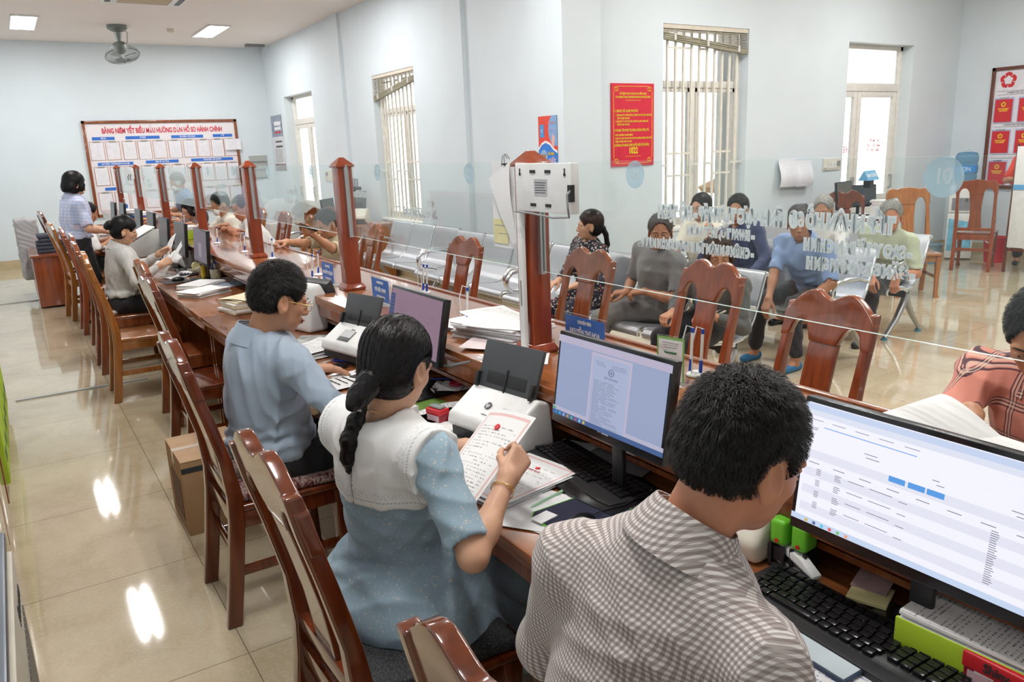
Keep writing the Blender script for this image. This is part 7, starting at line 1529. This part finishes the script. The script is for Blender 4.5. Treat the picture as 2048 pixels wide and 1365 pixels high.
def sailor_collar(P):
    # wide flat collar: the dress surface pushed out, cut to a rounded rectangle over back and shoulders
    T = SDF(); TF, c, nk, up, lf, hs = P['TF'], P['chest'], P['neck'], P['up'], P['lft'], P['hs']
    E0, E1 = P['elb'][0], P['elb'][1]; d = .012
    T.ell(c, np.array([.120, .168, .20])*hs+d, TF, .05); T.cone(E0[0]-lf*.015-up*.012, .054*hs+d, E1[0]+lf*.015-up*.012, .054*hs+d, .05); T.cone(nk-up*.03-TF[:, 0]*.012, .050*hs+d, E0[0], .048*hs+d, .05); T.cone(nk-up*.03-TF[:, 0]*.012, .050*hs+d, E1[0], .048*hs+d, .05); T.cone(nk-up*.055-TF[:, 0]*.01, .075*hs+d, c, .11*hs+d, .06)
    for S0, E, W_ in (E0, E1): T.cone(S0, .058*hs+d, S0+(E-S0)*.8, .060*hs+d, .045)
    T.ell(nk+up*.030, (.066, .060, .060), TF, .010, 's')
    T.box(nk+up*.02-TF[:, 0]*.02, (.24, .176, .195), TF, .004, 'i', .01)
    T.box(nk-up*.10-TF[:, 0]*.16, (.09, .0028, .16), TF, .002, 's')
    V, Fq = T.mesh(.0048, folds(.006, 8)); return mesh_obj('lace_collar', [(V, Fq)], COLL, P['root'], P['MR'], P['MR'].inverted() @ Matrix([[*TF[0], nk[0]], [*TF[1], nk[1]], [*TF[2], nk[2]], [0, 0, 0, 1]]))
def m_lace():
    m, t, b = nt('white_lace_cotton'); sp = N(t, 'ShaderNodeSeparateXYZ'); L(t, coord(t), sp.inputs[0]); y, z = sp.outputs[1], sp.outputs[2]
    ed = mth(t, 'MAXIMUM', mth(t, 'SUBTRACT', mth(t, 'ABSOLUTE', y), .178), mth(t, 'SUBTRACT', mth(t, 'ABSOLUTE', mth(t, 'SUBTRACT', z, .02)), .195))
    line = mth(t, 'LESS_THAN', mth(t, 'ABSOLUTE', mth(t, 'ADD', ed, .012)), .0022); dots = bands(t, mth(t, 'ADD', y, z), .0075, .5)
    band = mth(t, 'LESS_THAN', mth(t, 'ABSOLUTE', mth(t, 'ADD', ed, .030)), .010); n = N(t, 'ShaderNodeTexVoronoi'); n.inputs['Scale'].default_value = 190; L(t, coord(t), n.inputs['Vector'])
    k = mth(t, 'MAXIMUM', mth(t, 'MULTIPLY', mth(t, 'MULTIPLY', line, dots), .75), mth(t, 'MULTIPLY', mth(t, 'MULTIPLY', band, mth(t, 'GREATER_THAN', n.outputs['Distance'], .55)), .2))
    L(t, mixc(t, k, (.84, .835, .825), (.28, .32, .36)), b.inputs['Base Color']); b.inputs['Roughness'].default_value = .85; bump(t, b, mth(t, 'MULTIPLY', band, n.outputs['Distance']), .4, .001); return m
COLL = m_lace(); sailor_collar(PB)
iB = PB['MR'].inverted(); wB = PB['elb'][1]; ax = nrm(wB[2]-wB[1]); pr = nrm(np.cross(ax, (0, 0, 1))); p2 = np.cross(ax, pr)
for k, off in ((.0, -.030), (.3, -.042)):
    MB().tube([iB @ Vector(wB[2]+ax*(off+.006*math.sin(a+k*9))+(pr*math.cos(a)+p2*math.sin(a))*.0285) for a in [i*math.pi/12 for i in range(24)]], .0014, 6, closed=True).build('gold_bracelet', GOLD, PB['root'])
MB().tube([iB @ Vector(PB['neck']+PB['up']*(.028+.02*math.cos(a))+PB['TF'][:, 0]*math.cos(a)*-.050+PB['lft']*math.sin(a)*.050) for a in [i*math.pi/12 for i in range(24)]], .0010, 6, closed=True).build('necklace', GOLD, PB['root'])
# man in pale blue shirt
PC = person('man in pale blue shirt and thin gold spectacles reading papers at the desk', (.73, 2.93, .58), .03, (.795, 2.83, 1.175), -.02, .30, C_LBLUE, C_BLACK, H_BS, 'short', SK_T,
    wrL=(.985, 3.16, .795), wrR=(1.10, 2.66, .80), anL=(1.15, 3.05, .09), anR=(1.15, 2.80, .09), neck=(.715, 2.88, 1.035), shL=(.70, 3.07, .975), shR=(.775, 2.70, .965), sleeve=.98, hs=1.0, q=2, bulk=1.25, wid=1.14,
    hands=((1, -.35, -.10), (1, .1, -.05)), curl=(.18, .22, .25, .3), poleR=(.1, -.9, -.9), poleL=(-.3, .8, -.8), glasses=GOLD, collar=True, seed=11, foldamp=.011, hemz=.53)
iC = PC['MR'].inverted(); Tf = PC['TF']
# woman with bun
PD = person('woman in light grey shirt with black hair bun and spectacles holding a paper', (.72, 7.22, .57), .0, (.800, 7.15, 1.145), -.05, .38, C_GREYW, C_BLACK, H_BK, 'bun', SK_L,
    wrL=(1.03, 7.10, .93), wrR=(1.00, 6.88, .86), anL=(1.12, 7.3, .09), anR=(1.12, 7.08, .09), neck=(.745, 7.18, 1.01), shL=(.72, 7.35, .96), shR=(.76, 7.01, .95), sleeve=.92, hs=.92, q=1, wid=1.12, bulk=1.15,
    hands=((.9, -.1, .4), (.9, .2, .35)), nL=(-.2, .9, .4), nR=(-.2, -.9, .4), curl=(.7, .75, .8, .8), glasses=GOLD, collar=True, female=True, seed=12, hemz=.60)
PE = person('woman standing in pink and blue checked shirt and black trousers, hair in a bob', (.60, 9.62, .93), .25, (.665, 9.60, 1.49), .28, .30, C_PLAIDB, C_BLACK, H_BK, 'bob', SK_L,
    wrL=(.90, 9.85, .98), wrR=(.90, 9.50, .97), anL=(.62, 9.72, .09), anR=(.58, 9.50, .09), neck=(.63, 9.62, 1.345), sleeve=.42, hs=1.02, q=1, wid=1.15, bulk=1.15, tuck=False, hands=((1, 0, -.2), (1, 0, -.2)), female=True, seed=14, hemz=.92, kneedrop=v3(1, 0, 0), collar=True)
PF = person('seated person in white shirt mostly hidden behind the standing woman', (.72, 10.7, .56), .05, (.84, 10.66, 1.13), .1, .3, C_WHITE, C_BLACK, H_BS, 'short', SK_T,
    wrL=(1.05, 10.75, .80), wrR=(1.02, 10.5, .80), sleeve=.5, hs=.93, q=0, seed=15, hemz=.53, collar=True)
# customers at the counter
PG = person('man in khaki tee leaning on the counter and looking at a phone', (2.46, 6.60, .57), PI+.05, (2.285, 6.49, 1.115), PI+.35, .35, C_KHAKI, C_BLACK, H_BS, 'short', SK_T,
    wrL=(2.03, 6.10, 1.07), wrR=(1.84, 6.44, 1.0), neck=(2.36, 6.55, .985), sleeve=.42, hs=.96, q=1, hands=((-.8, -.35, .35), (-.95, -.2, .05)), nL=(-.3, 0, -1), nR=Z, curl=(.75, .8, .85, .9), poleL=(.2, -.5, -1), poleR=(.2, .5, -.8), seed=21, hemz=.5)
ph = MB().bb(-.038, .038, -.0045, .0045, -.078, .078).build('mobile_phone', BLACKG, bev=.004)
ph.location = (1.965, 6.03, 1.135); ph.rotation_euler = (math.radians(-62), math.radians(12), math.radians(100)); tag(ph, 'black phone held up by the khaki shirted man', 'phone')
PH = person('person in cream shirt stretching an arm over the far counter with a white face mask', (2.30, 9.0, .57), PI, (1.985, 8.98, 1.215), PI+.2, .30, C_CREAM, C_DARKT, H_BS, 'short', SK_T,
    wrL=(1.98, 8.75, 1.0), wrR=(1.70, 9.25, 1.0), sleeve=.45, hs=.96, q=1, hands=((-1, 0, 0), (-1, .3, 0)), seed=22, hemz=.5)
PI2 = person('woman in mauve brown shirt bending low over the far counter', (2.28, 10.5, .57), PI, (1.93, 10.42, 1.10), PI+.35, .40, C_MAUVE, C_DARKT, H_BK, 'bob', SK_L,
    wrL=(1.75, 10.25, .99), wrR=(1.52, 10.75, .99), sleeve=.9, hs=.95, q=0, female=True, seed=23, hands=((-1, 0, 0), (-1, .2, 0)))
PJ = person('older person with greying hair and spectacles seen through the far glass', (2.35, 8.15, .57), PI, (2.02, 8.22, 1.20), PI+.4, .25, C_WHITE, C_DARKT, H_GB, 'short', SK_R,
    wrL=(1.85, 8.05, .99), wrR=(1.85, 8.35, .99), sleeve=.5, hs=.95, q=0, glasses=STEEL, seed=24)
PK = person('grey haired man wearing a mask standing at the farthest counter glass', (2.25, 11.6, .95), PI, (2.02, 11.5, 1.42), PI+.3, .25, C_POLO, C_DARKT, H_GR, 'short', SK_T,
    wrL=(1.85, 11.35, 1.0), wrR=(1.85, 11.75, 1.0), sleeve=.5, hs=.96, q=0, kneedrop=v3(-1, 0, 0), anL=(2.3, 11.5, .09), anR=(2.3, 11.72, .09), seed=25)
# people waiting
PL = person('woman in dark floral dress with ponytail seated beside the post looking left', (3.86, 4.88, .54), PI-.15, (3.80, 4.80, 1.075), PI-.55, .02, C_FLOR, C_FLOR, H_BK, 'pony', SK_L,
    wrL=(3.50, 4.60, .66), wrR=(3.52, 4.85, .66), anL=(3.36, 4.62, .09), anR=(3.36, 4.85, .09), neck=(3.83, 4.84, .945), sleeve=.9, hs=.92, q=1, female=True, tuck=False, seed=31, hands=((-1, .2, -.2), (-1, -.2, -.2)), shirt_name='dress')
hd = PL['head']; Hx = PL['HF']
tail(PL, [hd+Hx@v3(-.10, 0, -.03), hd+Hx@v3(-.125, .0, -.08), hd+Hx@v3(-.135, -.01, -.16), hd+Hx@v3(-.12, -.02, -.24)], [.026, .019, .020, .006], 'ponytail', H_BK, .0045)
PM = person('older man in grey collared shirt with legs crossed on the steel seats', (3.86, 4.10, .54), PI+.05, (3.745, 3.955, 1.085), PI+.78, .12, C_GREY, C_GREYT, H_GB, 'short', SK_D,
    wrL=(3.66, 4.02, .67), wrR=(3.60, 4.14, .66), anL=(3.62, 4.52, .17), anR=(3.38, 4.22, .09), neck=(3.80, 4.02, .955), sleeve=.40, hs=.95, q=1, hands=((-.6, .7, -.1), (-.6, .5, -.1)), nL=(-.2, 0, 1), nR=(-.2, 0, 1), curl=(.6, .65, .7, .75), collar=True, tuck=False, seed=32, kneedrop=v3(-1, .4, .8), poleL=(.2, -1, -.6))
PN = person('young woman in white tee and spectacles seated in the middle row, smiling', (5.22, 4.98, .54), PI, (5.17, 4.95, 1.115), PI+.15, .05, C_CREAM, C_DARKT, H_BK, 'bob', SK_L,
    wrL=(4.85, 4.75, .62), wrR=(4.85, 5.0, .62), sleeve=.45, hs=.93, q=1, female=True, glasses=STEEL, tuck=False, seed=33)
PO = person('man in navy shirt seated in the middle row with a hand near his chin', (5.24, 4.38, .54), PI, (5.10, 4.47, 1.115), PI+.45, .10, C_NAVY, C_DARKT, H_BS, 'short', SK_T,
    wrL=(4.90, 4.15, .62), wrR=(4.93, 4.62, .90), sleeve=.9, hs=.97, q=1, hands=((-1, 0, 0), (-.1, .1, 1)), nR=(-1, 0, 0), curl=(.9, 1., 1.1, 1.1), seed=34)
PP = person('person in open grey jacket over bright blue shirt at the end of the front row', (3.80, 3.50, .54), PI+.15, (3.63, 3.32, 1.00), PI+.85, .25, C_JACK, C_BLACK, H_BR, 'bob', SK_T,
    wrL=(3.52, 3.28, .64), wrR=(3.42, 3.50, .63), anL=(3.34, 3.30, .09), anR=(3.34, 3.6, .09), neck=(3.71, 3.40, .88), sleeve=.86, hs=.94, q=1, collar=True, tuck=False, seed=35, hands=((-.8, .5, -.2), (-.9, -.1, -.2)), curl=(.8, .9, .9, 1.))
def front_panel(P, m, name, w=.055, z0=-.24, z1=.16, d=.006):
    T = SDF(); TF, c, nk, hs, hip = P['TF'], P['chest'], P['neck'], P['hs'], P['chest']-(P['neck']-P['chest'])*1.94
    T.ell(c, np.array([.120, .168, .20])*hs+d, TF, .05); T.cone(P['elb'][0][0]-P['lft']*.015-P['up']*.012, .054*hs+d, P['elb'][1][0]+P['lft']*.015-P['up']*.012, .054*hs+d, .05); T.ell(hip+(nk-hip)*.36, np.array([.118, .150, .16])*hs+d, TF, .06); T.cone(nk-P['up']*.055-TF[:, 0]*.01, .075*hs+d, c, .11*hs+d, .06)
    T.ell(nk+P['up']*.03+TF[:, 0]*.01, (.068, .058, .052), TF, .01, 's'); T.box(c+TF[:, 0]*.15+P['up']*((z0+z1)/2), (.15, w, (z1-z0)/2), TF, .004, 'i', .0)
    V, Fq = T.mesh(.007); return mesh_obj(name, [(V, Fq)], m, P['root'], P['MR'])
front_panel(PP, C_CYAN, 'inner_shirt', .06)
MB().lathe([(.031, -.009), (.033, 0), (.031, .009)], 18, M=PP['MR'].inverted() @ TR(tuple(PP['elb'][0][2]), rx=1.2, rz=.5)).build('wrist_watch', STEEL, PP['root'])
PQ = person('man in blue polo shirt leaning forward with both hands between his knees', (5.12, 3.74, .54), PI+.05, (4.83, 3.66, 1.075), PI+.72, .15, C_POLO, C_DARKT, H_GB, 'short', SK_D,
    wrL=(4.70, 3.48, .52), wrR=(4.62, 3.74, .50), anL=(4.72, 3.55, .09), anR=(4.75, 3.95, .09), neck=(4.92, 3.68, .945), sleeve=.44, hs=.97, q=1, collar=True, tuck=False, seed=36, hands=((-.5, .3, -.8), (-.5, -.1, -.9)), nL=(-1, 0, 0), nR=(-1, 0, 0), poleL=(.5, -.8, -.4), poleR=(.5, .8, -.4), shoes=plain('blue_rubber_sandal', (.02, .15, .32), .5))
PR = person('white haired man in white shirt in the back row behind the blue polo man', (6.32, 4.50, .54), PI, (6.16, 4.42, 1.045), PI+.4, .20, C_WHITE, C_DARKT, H_GR, 'short', SK_T,
    wrL=(5.9, 4.25, .62), wrR=(5.9, 4.55, .62), neck=(6.22, 4.44, .92), sleeve=.45, hs=.96, q=0, collar=True, seed=37)
PS_ = person('grey haired old man in pale green polo at the end of the back row', (6.26, 3.86, .54), PI+.12, (5.99, 3.67, 1.03), PI+.62, .12, C_GREEN, C_DARKT, H_GR, 'short', SK_R,
    wrL=(5.86, 3.50, .57), wrR=(5.83, 3.70, .55), anL=(5.72, 3.66, .09), anR=(5.80, 3.95, .09), neck=(6.07, 3.73, .905), sleeve=.42, hs=.98, q=1, collar=True, tuck=False, seed=38, hands=((-.3, .0, -1), (-.5, -.3, -.7)), nL=(-1, 0, 0), nR=(-.8, 0, .5), curl=(.5, .6, .7, .8), poleL=(.7, -.4, -.9), poleR=(.7, .4, -.9), shoes=plain('dark_grey_sandal', (.04, .045, .05), .5))
PT = person('person in bright red shirt standing behind the white flip board at the right edge', (10.75, 4.74, .93), PI+.3, (10.70, 4.72, 1.50), PI+.4, .1, C_RED, C_DARKT, H_BS, 'short', SK_T,
    wrL=(10.55, 4.55, .98), wrR=(10.50, 4.85, 1.08), sleeve=.42, hs=1.0, q=0, kneedrop=v3(-1, 0, 0), anL=(10.75, 4.62, .09), anR=(10.75, 4.84, .09), seed=39)
PU = person('customer in salmon plaid shirt at the right edge reading over papers on the counter', (2.48, .92, .57), PI, (2.20, .905, 1.155), PI+.15, .50, C_PLAIDP, C_DARKT, H_BS, 'short', SK_T,
    wrL=(1.84, .60, 1.0), wrR=(1.90, .92, 1.0), neck=(2.31, .92, 1.055), shR=(2.28, 1.085, 1.005), sleeve=.97, hs=.97, q=2, bulk=1.1, collar=True, seed=40, hands=((-1, .2, 0), (-1, -.1, 0)), poleL=(.3, -.8, -.4), poleR=(-.1, .5, -1), foldamp=.012)
for P in (PH, PK):
    MB().ball((.078, 0, -.070), (.034, .052, .048), 16, 0, P['HM']).build('face_mask', C_WHITE, P['root'])
JACKET()
